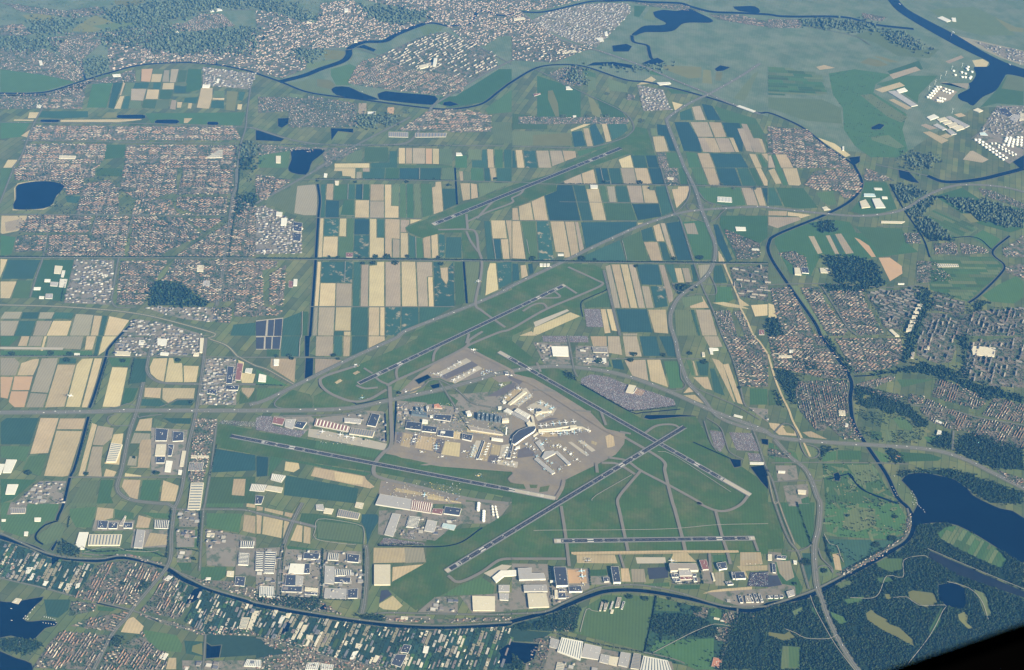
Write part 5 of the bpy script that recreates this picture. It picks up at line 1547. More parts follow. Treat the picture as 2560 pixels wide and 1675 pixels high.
INDIV = {'T': ('terraced_house_row', 'house row', 'terrace'), 'V': ('house', 'house', 'detached house'),
         'S': ('apartment_slab', 'flats', 'slab of flats'), 'I': ('workshop_shed', 'shed', 'shed'), 'H': ('city_block', 'city block', 'city block')}
STUFFN = {'T': 'terraced_housing', 'V': 'village_housing', 'S': 'apartment_housing', 'I': 'industrial_sheds', 'H': 'old_city_housing'}
for kind, U in units.items():
    D_ = [np.linalg.norm(np.array([u[0], u[1], 0]) - CAM) for u in U]
    vis = []
    for u, d in zip(U, D_):
        px = to_px((u[0], u[1], 0)); vis.append((u[3] * u[4] / d ** 2) if 0 < px[0] < 2560 and 0 < px[1] < 1675 else 0)
    idx = np.argsort(-np.array(vis))[:300 if kind != 'H' else 120]
    chosen = set(int(i) for i in idx); shared = {}
    nm, cat, word = INDIV[kind]
    for i in sorted(chosen):
        X, Y, a, l_, dp, h, c, where = U[i]; key = (round(l_ / 8), tuple(c))
        if key not in shared:
            gv, gf, gm = house_geo(1, 1, 1, kind in 'TV')
            gv = [(x * l_, y * dp, (h + .36 * dp) if z > 1 else z * h) for x, y, z in gv]
            me = bpy.data.meshes.new(nm); me.from_pydata(gv, [], gf); me.materials.append(flat_mat('wall', WALL[kind])); me.materials.append(flat_mat('roof', c))
            me.polygons.foreach_set('material_index', gm); me.update(); shared[key] = me
        o = link(bpy.data.objects.new(nm, shared[key])); o.location = (X, Y, 0); o.rotation_euler.z = a
        LAB.setdefault((tone_word(c) + '-roofed', word, where), []).append((to_px((X, Y, 0))[0], o))
        tag(o, None, cat, '%ss of %s' % ('rows of terraced house' if kind == 'T' else 'slabs of flat' if kind == 'S' else word, where))
    rest = [u for i, u in enumerate(U) if i not in chosen]
    if rest: merge_units(STUFFN[kind], kind, rest, kind in 'TV', 'mass of small %s roofs' % {'T': 'terraced-house', 'V': 'village', 'S': 'flat-block', 'I': 'workshop', 'H': 'old-city'}[kind])
    print(kind, len(U))

ONES = 'first second third fourth fifth sixth seventh eighth ninth tenth eleventh twelfth thirteenth fourteenth fifteenth sixteenth seventeenth eighteenth nineteenth'.split()
TENS = {20: ('twenty', 'twentieth'), 30: ('thirty', 'thirtieth'), 40: ('forty', 'fortieth'), 50: ('fifty', 'fiftieth'), 60: ('sixty', 'sixtieth'), 70: ('seventy', 'seventieth'), 80: ('eighty', 'eightieth'), 90: ('ninety', 'ninetieth')}
def ordinal(i):
    if i < 20: return ONES[i - 1]
    if i > 99: return 'hundred-and-' + ordinal(i - 100) if i > 100 else 'hundredth'
    return TENS[i // 10 * 10][1] if i % 10 == 0 else TENS[i // 10 * 10][0] + '-' + ONES[i % 10 - 1]
def count_labels(buckets):
    for (adj, word, where), L in buckets.items():
        L.sort(key=lambda e: e[0])
        for i, (x, o) in enumerate(L):
            o['label'] = '%s %s %s' % (adj, word, where) if len(L) == 1 else '%s %s %s %s, from the left' % (ordinal(i + 1), adj, word, where)
count_labels({(a, w, 'in ' + wh): L for (a, w, wh), L in LAB.items()})
# ---------------------------------------------------------------- airfield: runways
def local_frame(a, b):
    a, b = np.array(a), np.array(b); t = (b - a) / np.linalg.norm(b - a); return a, t, np.array([-t[1], t[0]]), float(np.linalg.norm(b - a))
def quad(a, t, n, x0, x1, y0, y1): return [tuple(a + t * x + n * y) for x, y in ((x0, y0), (x1, y0), (x1, y1), (x0, y1))]
def joined(name, quads, z, mat_, parent):
    V = []; F = []
    for q in quads:
        k = len(V); V += [(x, y, z) for x, y in q]; F.append((k, k + 1, k + 2, k + 3))
    return mesh_obj(name, V, F, mat_, parent)
def designator(text, pos, t, z, parent, size=26):
    cu = bpy.data.curves.new('runway_number', 'FONT'); cu.body = text; cu.size = size; cu.align_x = 'CENTER'; cu.materials.append(PAINT)
    o = link(bpy.data.objects.new('runway_number', cu), parent); o.location = (pos[0], pos[1], z)
    o.rotation_euler.z = math.atan2(t[1], t[0]) - math.pi / 2
# (end A px, end B px, width, designators, aim points (m from A, from B), pale concrete at ends, label)
RUNWAYS = [
 ((1082.3,562.4),(1552,371),60,('36L','18R'),(330,620),(30,0),'the far runway among the fields'),
 ((896.2,960),(1412.1,713.4),45,('36C','18C'),(560,430),(10,40),'the runway beside the motorway'),
 ((577,1090.8),(1388,1247),45,('06','24'),(640,420),(0,420),'the runway west of the terminal'),
 ((1247,880.5),(1876,1239),45,('09','27'),(430,640),(130,330),'the runway crossing north of the terminal'),
 ((1711.5,1068),(1114.7,1430),45,('18L','36R'),(980,430),(0,50),'the diagonal runway crossing the lawns'),
 ((1385,1354),(1886.8,1346.7),45,('04','22'),(330,330),(70,40),'the short runway by the hangars') ]
for ri, (pa, pb, w, names, aims, ends, label) in enumerate(RUNWAYS):
    a, t, n, L_ = local_frame(ground(*pa), ground(*pb)); z = 7.0 + .3 * ri
    o = sheet('runway', quad(a, t, n, 0, L_, -w / 2, w / 2), z, RUNWAY); tag(o, 'dark asphalt runway, ' + label, 'runway', kind='structure')
    for k in (-1, 1): sheet('shoulder', quad(a, t, n, 0, L_, *sorted((k * w / 2, k * (w / 2 + 11)))), z - .1, SHOULD, o)
    for e, (nm, aim, ce) in enumerate(zip(names, aims, ends)):
        A, T, N_ = (a, t, n) if e == 0 else (a + t * L_, -t, -n)
        if ce: sheet('concrete_end', quad(A, T, N_, 0, ce, -w / 2, w / 2), z + .12, GM['c'], o)
        s0 = aim - 300 if aim > 300 else 20
        for k in (-1, 1): sheet('aiming_mark', quad(A, T, N_, aim, aim + 62, *sorted((k * 8, k * 19))), z + .25, PAINT, o)
        joined('threshold_bars', [quad(A, T, N_, s0, s0 + 34, y, y + 2.2) for y in np.arange(-w / 2 + 3, w / 2 - 3, 4.2)], z + .25, PAINT, o)
        q = []
        for dst, nb in ((-150, 3), (150, 2), (300, 2), (450, 1)):
            for k in (-1, 1):
                for b in range(nb): q.append(quad(A, T, N_, aim + dst, aim + dst + 24, *sorted((k * (9 + 3.6 * b), k * (11.2 + 3.6 * b)))))
        joined('touchdown_marks', q, z + .25, PAINT, o)
        designator(nm, A + T * (s0 + 46), T, z + .26, o)
    joined('centre_line', [quad(a, t, n, x, x + 34, -.5, .5) for x in np.arange(140, L_ - 140, 64)], z + .2, PAINT, o)
    for k in (-1, 1): sheet('edge_line', quad(a, t, n, 20, L_ - 20, *sorted((k * (w / 2 - 1.6), k * w / 2 - .2 * k))), z + .2, PAINT, o)
# taxiways: (width, tone, [(tile, points)])
TAXI = [
 (34,'r',[('B2',"1690,575 1960,572 2040,605 2062,760 2092,860 2085,1000 2035,1255 2100,1330 2310,1480")]),
 (34,'r',[('B2',"1950,430 1962,572")]),(32,'r',[('B2',"1960,500 2150,410 2373,325"),('B3',"0,282 80,240 120,185 200,130")]),
 (32,'r',[('B2',"2050,470 2120,390 2210,300")]),(30,'r',[('B2',"1950,590 1990,680 2060,780")]),
 (34,'r',[('B3',"520,920 780,1040 835,1085 620,1185 300,1320 0,1490"),('C2',"2250,-30 2010,70 1935,115")]),
 (34,'r',[('B3',"490,1095 600,1165")]),(30,'r',[('B3',"260,1210 440,1200 400,1150")][:1]),(30,'r',[('B3',"100,1330 200,1270 290,1260 330,1310")]),
 (34,'r',[('C2',"2100,-40 1980,40 1935,110 1640,262 1300,415 1215,465")]),
 (30,'r',[('C2',"1975,-20 1950,70")]),(30,'r',[('C2',"1740,60 1660,150 1640,240")]),(30,'r',[('C2',"1410,225 1320,290 1300,340 1310,400")]),
 (30,'r',[('C2',"1080,360 1150,420 1220,450")]),(30,'r',[('C2',"930,460 1010,490 1130,480")]),(26,'r',[('C2',"1000,300 1080,350")]),
 (36,'r',[('C2',"950,275 640,375 595,430 640,500 740,560 900,610 1050,590 1210,500")]),
 (42,'r',[('C2',"1240,470 1250,700 1255,1000 1180,1085 1115,1165 1090,1260 1160,1320 1500,1400 1960,1510 2340,1557")]),
 (60,'a',[('C2',"1250,1040 1700,1120 2373,1245"),('C3',"0,1345 400,1370")]),
 (44,'a',[('C2',"1940,115 2100,190 2373,330"),('C3',"0,370 200,455 500,640 880,880 1060,950"),('C3',"1100,970")][:2]),
 (36,'r',[('C3',"1060,950 1390,1150 1415,1250 1445,1380 1490,1557"),('D3',"1505,60 1580,340 1605,455")]),
 (30,'r',[('C3',"400,515 200,505")]),(30,'r',[('C3',"730,705 560,690")]),(30,'r',[('C3',"1100,910 1000,890")]),
 (28,'r',[('C3',"230,250 265,335")]),(30,'r',[('C3',"820,690 870,830")]),
 (32,'r',[('C3',"830,1180 980,1190 1140,1285")]),(32,'r',[('C3',"900,1130 1060,1160 1200,1255 1480,1400 1760,1557"),('D3',"1720,10 1880,80 2000,82 2120,25 2190,-60")]),
 (32,'r',[('C3',"1190,1255 1000,1480 980,1557"),('D3',"990,60 1050,340 1075,455")]),
 (32,'r',[('D3',"1885,80 1950,330 1990,450 2025,580")]),(32,'r',[('D3',"455,40 500,340 530,600")]),
 (30,'r',[('C3',"1215,915 1340,835 1490,825 1560,860")]),(26,'r',[('D3',"2240,350 2280,460")]),
 (34,'r',[('C3',"780,1180 790,1270")]),(40,'a',[('C3',"480,1340 460,1420 400,1520")]),
 (32,'r',[('D2',"1780,685 1880,745 2080,660 2250,545 2373,530"),('D3',"30,530 500,530")]),
 (26,'r',[('D3',"1830,480 1840,640")]),(24,'r',[('D3',"1000,490 1040,620")]),(30,'t',[('D3',"550,478 1000,470 1600,462 2100,462")]),
]
for i, (w, tone, segs) in enumerate(TAXI):
    L = smooth_line([np.array(gp(t, x, y)) for t, s in segs for x, y in pts(s)], 30.0)
    o = strip('taxiway', L, w, 5.9 + .02 * i, GM[tone]); tag(o, None, None, kind='structure')
# ---------------------------------------------------------------- buildings read one by one from the photograph
ROOFC = {'W': (.50,.48,.42), 'C': (.43,.385,.285), 'G': (.27,.255,.24), 'N': (.040,.044,.060), 'R': (.16,.075,.065), 'P': (.22,.19,.155), 'Q': (.34,.42,.42),
         'B': (.075,.095,.11), 'O': (.34,.15,.085)}
ROOFW = {'W': 'white', 'C': 'cream', 'G': 'grey', 'N': 'navy', 'R': 'red-brown', 'P': 'taupe', 'Q': 'pale blue', 'B': 'glassy blue', 'O': 'orange'}
BLD = """C1 C 14 warehouse= 1030,990 1135,1005 1075,1165 985,1165
C1 W 9 greenhouse 60,1145 155,1147 100,1265 25,1265
C1 W 9 greenhouse -40,1185 45,1187 5,1280 -60,1280
C1 W 9 greenhouse 70,1375 170,1375 135,1465 50,1465
C1 N 9 warehouse 1445,855 1560,865 1545,970 1440,970
C1 N 9 warehouse 1605,885 1705,890 1700,970 1600,975
C1 C 9 warehouse 1450,1005 1540,1005 1530,1110 1435,1110
C1 N 9 warehouse 1560,1005 1612,1008 1590,1110 1555,1110
C1 N 9 warehouse 1450,1117 1535,1117 1525,1175 1445,1175
C1 W 9 warehouse 1540,1155 1600,1160 1580,1260 1525,1255
C1 C 9 warehouse 1690,1065 1725,1065 1700,1210 1665,1205
C1 W 8 warehouse 1655,1240 1690,1245 1680,1285 1650,1280
C1 C 11 warehouse= 1770,1360 1890,1360 1855,1610 1738,1610
C1 P 8 greenhouse= 1755,1170 1890,1175 1870,1250 1745,1245
C1 N 9 warehouse 2110,280 2170,285 2150,440 2095,440
C1 R 9 warehouse 2200,250 2255,255 2230,410 2180,405
C1 W 8 warehouse= 2280,300 2340,300 2330,345 2270,335
C1 W 8 office_block 1290,40 1340,40 1330,80 1285,80
C1 W 12 office_block 1460,20 1550,30 1540,90 1460,80
C1 C 15 office_block 1855,20 1890,20 1875,150 1850,150
C1 C 15 office_block 1800,160 1845,150 1840,182 1790,182
C1 N 9 warehouse 2095,455 2215,460 2205,500 2090,500
C1 N 9 warehouse 1925,490 2010,495 2000,540 1920,530
C1 C 10 office_block 1070,140 1210,145 1205,180 1065,175
C1 W 9 office_block 1490,150 1565,155 1560,178 1485,175
C1 W 7 barn 690,158 740,160 738,178 688,176
C1 C 9 workshop 1770,1105 1935,1110 1930,1130 1770,1128
C2 R 8 warehouse 165,750 270,765 245,825 150,805
C2 G 10 warehouse 275,775 370,770 340,860 265,835
C2 N 10 office_block 385,790 470,800 430,860 350,840
C2 R 15 hangar= 560,765 870,840 855,885 540,825
C2 P 16 hangar= 885,850 1100,880 1080,935 865,905
C2 N 12 office_block 1075,715 1150,730 1110,840 1030,825
C2 N 11 cargo_shed 1400,790 1540,805 1530,870 1385,855
C2 N 11 cargo_shed 1545,825 1680,845 1670,895 1535,880
C2 N 11 cargo_shed 1690,870 1835,875 1830,940 1680,920
C2 W 22 office_block 1545,770 1595,780 1590,805 1540,800
C2 W 12 office_block 1715,880 1755,885 1750,905 1710,900
C2 P 14 terminal_wing 1960,830 2270,890 2290,915 1990,870
C2 G 9 warehouse= 150,1275 275,1295 235,1355 135,1330
C2 C 9 warehouse 110,1385 250,1405 235,1450 85,1425
C2 G 9 warehouse= -40,1370 100,1380 75,1440 -60,1430
C2 N 7 warehouse 0,1475 75,1485 50,1557 -10,1557
C2 W 9 barn 165,215 215,215 210,270 165,272
C2 W 9 warehouse 30,350 95,365 90,425 20,420
C2 G 14 office_block 820,760 980,770 970,810 820,795
D2 G 14 cargo_shed 1150,-75 1440,-25 1428,70 1108,20
D2 R 14 cargo_shed= 1445,-20 1640,10 1620,100 1432,70
D2 R 12 cargo_shed 1642,60 1740,65 1720,115 1627,100
D2 N 12 cargo_shed 1755,40 1905,60 1885,125 1740,105
D2 N 10 cargo_shed= 1420,130 1520,140 1490,240 1390,230
D2 G 10 cargo_shed 1590,165 1680,180 1650,280 1560,265
D2 Q 9 cargo_shed 1735,195 1855,215 1835,260 1720,235
D2 G 9 cargo_shed 1265,105 1340,115 1270,320 1190,300
D2 C 9 office_block 640,55 720,65 700,110 625,100
D2 G 9 office_block 555,25 620,20 635,80 560,70
D2 P 10 office_block= 770,65 965,105 945,160 750,130
D2 C 8 cargo_shed 930,0 1000,10 985,60 915,45
D2 W 12 warehouse 320,570 450,575 440,662 300,660
D2 N 12 warehouse 452,570 500,572 498,660 443,660
D2 N 12 warehouse 445,470 590,475 580,530 440,525
D2 N 10 warehouse 280,675 370,675 365,775 270,775
D2 G 10 warehouse 375,680 440,690 430,770 370,770
D2 N 10 warehouse 245,778 430,782 425,835 235,830
D2 C 10 warehouse 455,790 575,800 572,830 452,818
D2 N 10 warehouse 455,832 570,840 566,862 452,852
D2 W 10 warehouse= 35,780 165,785 170,880 30,875
D2 N 10 warehouse= 0,460 70,465 65,635 -5,630
D2 N 10 warehouse= 85,455 190,460 165,660 70,660
D2 N 10 warehouse= 670,470 770,480 765,540 660,535
D2 N 12 warehouse 850,480 960,490 950,560 845,550
D2 G 9 warehouse 640,590 725,600 720,760 635,750
D2 N 10 warehouse= 730,620 885,630 880,680 725,680
D2 N 10 warehouse 725,692 880,697 870,750 725,745
D2 N 10 warehouse 850,810 945,800 940,890 850,890
D2 G 8 warehouse 640,800 840,805 835,900 630,890
D2 C 14 warehouse 1095,580 1245,580 1245,765 1095,765
D2 W 14 office_block 2190,700 2270,635 2390,635 2390,680 2300,685 2225,745
D2 G 12 office_block 2250,770 2350,770 2350,830 2250,830
D2 G 12 office_block 2255,845 2345,850 2340,910 2260,905
D2 C 12 warehouse 2005,870 2215,875 2215,1005 2012,1005
D2 C 6 greenhouse 410,1110 440,1115 350,1275 325,1270
D2 C 6 greenhouse 440,1140 480,1140 410,1270 380,1265
D2 C 6 greenhouse 595,1210 620,1200 550,1340 530,1335
D2 W 6 greenhouse 240,1050 275,1060 235,1125 205,1120
D2 C 6 greenhouse 280,1035 320,1030 300,1075 275,1070
D2 C 6 greenhouse 930,1310 985,1320 960,1365 920,1350
D2 W 6 greenhouse 900,1390 950,1380 900,1460 870,1455
D2 C 6 greenhouse 1110,1420 1150,1430 1110,1485 1080,1480
D2 W 7 greenhouse 1560,1335 1605,1340 1590,1400 1545,1395
D2 W 8 greenhouse= 475,1490 590,1490 570,1557 455,1557
D2 W 8 greenhouse= 600,1495 720,1510 710,1557 600,1557
D2 N 8 greenhouse 1300,1410 1400,1415 1340,1530 1250,1500
D2 N 8 greenhouse 1370,1320 1440,1330 1410,1400 1340,1390
D2 C 6 greenhouse 170,1000 205,1005 180,1055 155,1050
D2 C 6 greenhouse 470,1230 530,1240 520,1280 465,1270
D2 C 7 barn 1345,1060 1410,1065 1405,1090 1340,1085
Z4 G 22 hangar 110,375 360,365 360,465 590,465 625,570 135,585
Z4 G 16 hangar 215,685 635,680 660,800 225,805
Z4 C 16 hangar 285,840 635,840 690,1085 315,1100
Z4 W 12 office_block -60,410 75,410 80,505 -60,505
Z4 N 33 hangar 775,352 1000,350 1045,690 825,695
Z4 N 22 hangar 1050,705 1275,700 1305,800 1060,805
Z4 N 14 office_block 850,830 990,830 1005,925 860,930
Z4 N 14 office_block 870,755 985,755 985,805 875,805
Z4 C 12 office_block 790,780 845,780 850,925 795,925
Z4 W 14 office_block 705,600 800,595 800,625 710,632
Z4 N 28 hangar 1835,345 1975,342 2020,630 1885,632
Z4 N 12 office_block 1690,540 1800,540 1805,620 1710,625
Z4 P 10 barracks 1660,1000 1700,1000 1650,1160 1620,1160
Z4 P 10 barracks 1720,1010 1790,1010 1740,1160 1700,1160
Z4 G 10 barracks 1860,985 1890,990 1840,1130 1810,1125
Z4 P 10 barracks 1960,910 2030,920 1990,1090 1910,1100
Z4 N 10 barracks 2060,990 2095,995 2050,1130 2020,1125
Z4 C 8 barracks 1840,1140 1890,1145 1870,1210 1825,1205
Z5 P 28 hangar 540,285 1040,285 1085,410 935,412 925,385 715,385 705,415 570,420
Z5 G 20 office_block 720,395 935,395 965,505 735,515
Z5 N 14 office_block 580,480 710,480 720,535 595,540
Z5 N 14 office_block 600,565 735,565 740,620 655,625
Z5 R 12 office_block 745,530 965,530 975,580 750,585
Z5 N 14 office_block 965,480 1040,475 1045,520 985,525
Z5 N 14 office_block 985,545 1055,545 1065,615 1000,620
Z5 R 18 hangar 1100,225 1235,220 1275,390 1165,400
Z5 N 22 hangar 1420,280 1590,255 1620,370 1470,400
Z5 N 20 hangar 1750,445 1930,440 1965,560 1780,570
Z5 N 16 office_block 1690,445 1745,445 1775,565 1725,570
Z5 N 14 office_block 1580,625 1680,610 1735,670 1630,680
Z5 C 10 office_block 1325,460 1355,460 1395,600 1365,605
Z5 N 12 office_block 1820,880 1870,875 1915,1010 1860,1010
Z5 P 12 office_block 1950,890 2030,890 2060,1005 1970,1005
Z5 N 12 office_block 2020,860 2060,860 2110,1000 2070,1000
Z5 N 12 office_block 2100,850 2150,850 2205,1000 2160,1000
Z5 N 12 office_block 2190,850 2235,850 2290,995 2250,995
Z5 C 8 barn 1375,1285 1480,1305 1470,1330 1370,1310
Z5 C 8 barn 1495,1330 1580,1345 1570,1365 1490,1350
D3 W 13 warehouse= 460,1255 660,1295 635,1465 420,1385
D3 G 12 warehouse 675,1310 830,1345 800,1460 640,1435
D3 G 10 warehouse 825,1410 910,1425 890,1500 810,1480
D3 C 10 warehouse 905,1430 990,1440 970,1520 895,1500
D3 G 12 warehouse 1010,1390 1100,1405 1070,1530 985,1510
D3 P 11 warehouse= 1130,1400 1195,1410 1180,1550 1100,1540
D3 W 13 warehouse= 1220,1425 1445,1470 1500,1620 1180,1590
D3 C 8 greenhouse= 420,1485 490,1495 470,1580 400,1575
D3 O 8 barn 1870,1440 1950,1455 1935,1540 1850,1520
D3 G 8 warehouse 360,1260 440,1280 420,1360 345,1340
D4 N 12 office_block 85,495 170,500 165,528 82,522
D4 N 12 office_block 38,570 72,575 74,655 44,650
D4 N 10 office_block 0,868 42,866 45,892 0,892
D4 N 10 office_block 58,866 92,866 96,890 62,892
D4 N 10 office_block 108,862 138,862 142,886 112,888
D4 G 12 office_block 170,830 238,812 248,862 190,880
D4 C 8 office_block 0,485 35,485 38,540 0,540
D4 W 8 office_block 235,540 268,545 268,575 240,572
D1 C 12 warehouse= 830,300 1130,300 1110,400 815,400
D1 G 12 warehouse 1270,255 1345,265 1320,425 1240,420
D1 W 10 warehouse 735,280 820,280 780,435 745,435 700,395
D1 N 9 warehouse 915,170 1005,175 990,245 905,240
D1 N 9 warehouse 1010,185 1095,190 1085,245 1005,245
D1 N 9 warehouse 1150,190 1230,190 1225,240 1145,240
D1 N 9 warehouse= 1435,165 1570,170 1560,245 1430,240
D1 W 7 barn 320,145 380,145 375,178 320,178
D1 W 7 barn 225,275 262,275 255,312 222,310
D1 W 6 barn 15,160 55,160 50,178 15,178
D1 P 6 greenhouse= 100,55 240,55 230,105 100,105
D1 W 6 greenhouse 250,605 305,605 270,660 235,660
D1 W 6 greenhouse 300,660 325,665 295,720 270,720
D1 W 6 greenhouse 410,730 450,735 425,775 395,770
D1 C 6 greenhouse 565,740 590,745 560,800 540,795
D1 C 6 greenhouse 620,755 650,755 610,820 590,815
D1 W 6 greenhouse 705,760 745,750 735,790 700,800
D1 G 8 warehouse= 1560,680 1600,690 1560,730 1520,720
D1 C 9 warehouse= 2240,1070 2315,1070 2280,1175 2215,1170
D1 C 6 greenhouse 2350,1010 2400,1010 2330,1190 2290,1180
D1 W 8 barn 1510,1400 1560,1405 1530,1460 1480,1450
D1 C 7 boatshed 150,890 200,900 170,945 110,930
D1 N 10 warehouse= 2215,470 2310,475 2300,585 2205,580
D1 N 10 office_block= 2230,360 2360,365 2350,420 2225,420
D1 N 9 warehouse 2185,690 2275,695 2265,780 2175,770
D1 W 9 warehouse= 2290,1460 2420,1465 2420,1530 2260,1520
D1 W 7 barn 1910,700 1955,700 1950,718 1908,718
D1 C 9 office_block 2105,640 2170,640 2165,690 2100,685
D1 C 9 office_block 1920,290 1990,290 1985,320 1915,320
D1 P 9 barn 1160,125 1170,130 1140,220 1105,215
B1 W 8 greenhouse 415,1030 468,1032 465,1055 412,1053
B1 C 8 greenhouse 510,905 580,910 560,980 500,975
B1 G 8 greenhouse= 575,950 605,950 590,1010 565,1008
B1 G 8 warehouse 470,1055 540,1058 530,1095 465,1090
B1 W 7 greenhouse 315,1105 378,1105 372,1128 312,1128
B1 G 8 greenhouse= 555,1028 625,1030 605,1105 545,1100
B1 G 8 warehouse 425,1165 490,1165 485,1210 420,1208
B1 W 8 warehouse 365,1188 410,1190 405,1210 362,1208
B1 C 9 office_block 1830,900 1890,902 1885,960 1825,958
B1 G 9 office_block 1885,1045 1945,1045 1940,1095 1880,1090
B1 W 8 office_block 945,985 1000,988 998,1000 942,998
B2 W 12 office_block 190,405 245,410 240,445 185,440
B2 W 12 warehouse 235,465 290,465 280,530 230,530
B2 N 9 warehouse 350,500 430,510 420,590 340,580
B2 N 9 warehouse 345,600 420,610 410,680 340,670
B2 W 9 barn 350,1030 385,1030 380,1090 345,1090
B2 R 1 sports_court 305,1045 345,1050 340,1110 302,1105
B2 W 8 greenhouse 632,50 662,52 656,85 628,82
B2 R 6 greenhouse 835,785 900,785 895,825 835,825
B2 C 6 barn 730,118 770,120 765,158 735,156
B3 W 8 barn 725,155 795,158 795,187 730,187
B3 W 7 barn 425,795 478,795 480,812 425,812
B3 W 8 silo_shed 258,885 285,885 285,912 258,912
B3 W 8 silo_shed 292,885 318,885 318,912 292,912
B3 W 8 silo_shed 325,885 350,885 350,910 325,910
B3 W 8 greenhouse 2070,545 2165,548 2170,580 2080,580
B3 W 8 greenhouse 2225,745 2290,748 2292,762 2228,762
B3 W 6 greenhouse= 1905,265 2035,272 2040,318 1905,310
B3 C 7 barn 1440,85 1500,90 1495,110 1440,105
B3 R 6 barn 2290,1500 2335,1500 2340,1545 2290,1545
B4 W 12 warehouse 965,285 1035,280 1090,365 1000,368
B4 C 10 warehouse 850,310 905,290 950,360 870,370
B4 Q 9 warehouse 890,235 985,238 1000,265 890,262
B4 W 8 warehouse 980,183 1055,185 1060,203 990,200
B4 W 8 warehouse 1055,265 1105,265 1110,285 1060,283
B4 C 7 greenhouse 1050,490 1270,495 1240,512 1050,508
B4 C 8 office_block 480,927 555,925 580,972 490,970
B4 C 7 greenhouse 500,365 540,355 580,385 520,390
B4 C 6 greenhouse= 1560,888 1760,890 1770,915 1580,918
B4 W 6 greenhouse 1205,1068 1265,1068 1262,1080 1205,1080
B4 C 14 office_block 245,925 295,925 310,990 250,985
B4 N 12 office_block 305,920 370,925 380,975 318,970
B4 C 22 tower_block 1385,1260 1432,1262 1430,1282 1382,1280
B4 C 22 tower_block 1370,1292 1417,1294 1415,1314 1367,1312
B4 C 22 tower_block 1352,1325 1400,1328 1398,1348 1350,1345
B4 C 22 tower_block 1338,1364 1386,1366 1384,1388 1335,1385
B4 C 22 tower_block 1318,1412 1368,1415 1366,1437 1315,1434
B4 C 22 tower_block 1302,1450 1352,1452 1350,1474 1300,1472
B4 C 22 tower_block 1285,1486 1335,1488 1332,1510 1282,1508
B4 C 12 office_block 1120,1500 1150,1495 1220,1557 1180,1557
C3 W 12 office_block 365,95 520,98 525,185 380,180
C3 C 14 office_block 1085,450 1150,462 1120,530 1055,515
C3 N 12 office_block 1135,470 1160,475 1130,525 1100,520
C3 W 8 barn 1825,110 1910,112 1915,130 1860,135 1865,168 1840,165
C3 W 8 office_block 2060,725 2140,745 2135,760 2055,740
C3 W 6 barn 2205,1168 2335,1170 2335,1190 2205,1188
C3 C 6 greenhouse= 690,205 780,210 775,245 680,240
C3 W 6 greenhouse 800,205 870,205 875,245 810,245
C3 P 8 greenhouse= 745,100 880,105 885,155 755,150
C3 C 8 barn 1760,150 1785,150 1790,190 1765,190
C4 C 9 barn 100,178 220,180 225,198 105,196
C4 W 9 barn 200,128 235,128 232,150 198,150
C4 C 9 office_block 1455,100 1500,100 1495,125 1450,125
C4 W 16 office_block 1575,870 1610,880 1605,915 1565,905
C4 W 9 office_block 1560,775 1615,800 1605,815 1550,790
C4 C 10 office_block 655,690 715,690 720,735 660,735
C4 P 14 office_block 1330,145 1360,150 1350,205 1325,200
C4 W 8 office_block 95,1250 160,1252 158,1270 95,1268
C4 C 10 office_block 275,1425 355,1430 350,1465 280,1460
C4 C 14 school 1885,90 2110,110 2100,190 1900,170
C4 O 4 boathouse 1150,1105 1230,1110 1220,1140 1160,1135
C4 W 9 school 720,810 745,812 742,840 715,838
A1 W 9 greenhouse 1940,95 2010,85 2020,100 1950,110
A1 W 9 greenhouse 1990,85 2050,75 2060,95 2010,100
A1 W 8 barn 1620,275 1640,272 1655,300 1632,302
A1 C 8 barn 1535,340 1570,338 1585,362 1545,366
A1 W 9 warehouse 1880,785 1950,785 1940,812 1875,810
A1 W 9 warehouse 2015,730 2035,730 2025,768 2005,766
A1 W 7 barn 360,560 385,560 400,600 370,602
A1 W 7 barn 345,970 385,975 375,1000 340,998
A1 W 8 warehouse 1040,690 1115,685 1120,708 1050,712
A1 C 12 school 550,1440 705,1445 695,1470 545,1468
A1 C 9 warehouse= 2030,1390 2065,1390 2060,1460 1905,1465
A2 W 40 grandstand_hall 1650,540 1680,535 1665,605 1640,600
A2 C 14 shopping_hall 1510,610 1660,570 1650,600 1520,640
A2 W 9 greenhouse 1035,1035 1110,1035 1112,1055 1035,1055
A2 C 14 office_block 910,370 940,370 940,390 910,390
A2 W 14 church_hall 820,80 855,80 855,108 820,108
A2 C 14 hospital 470,190 520,185 520,210 470,212
A2 C 9 barn 185,1445 230,1445 228,1510 185,1508
A2 W 8 barn 1855,1415 1900,1415 1915,1440 1855,1442
A2 P 5 greenhouse= 1230,1222 1410,1226 1410,1272 1230,1268
A2 P 5 greenhouse= 1475,1232 1770,1232 1760,1268 1475,1272
A3 W 9 warehouse 2080,985 2110,975 2260,1028 2235,1040
A3 W 8 barn 500,802 528,800 562,830 502,830
A3 W 12 cross_hall 858,300 880,290 890,325 862,328
A3 W 12 warehouse 765,350 840,350 850,378 820,385
A3 C 10 warehouse 15,170 110,158 125,175 20,188
A3 W 9 warehouse 1340,765 1460,760 1475,775 1370,790
A3 C 9 warehouse 470,480 580,462 600,480 490,495
A3 R 6 barn 200,870 265,862 265,872 205,890
A3 W 6 barn 565,1070 595,1070 595,1085 565,1085
A4 W 10 warehouse 1190,835 1265,812 1295,840 1215,862
A4 G 10 warehouse 1115,850 1180,840 1390,975 1330,985
A4 W 10 warehouse 1470,1085 1540,1058 1585,1085 1505,1112
A4 C 10 warehouse 1565,1105 1640,1085 1672,1110 1595,1130
A4 C 10 warehouse 1615,1140 1690,1110 1712,1135 1640,1155
A4 C 10 warehouse 1660,1160 1735,1130 1765,1160 1685,1185
A4 C 10 warehouse 1705,1185 1790,1155 1825,1190 1750,1212
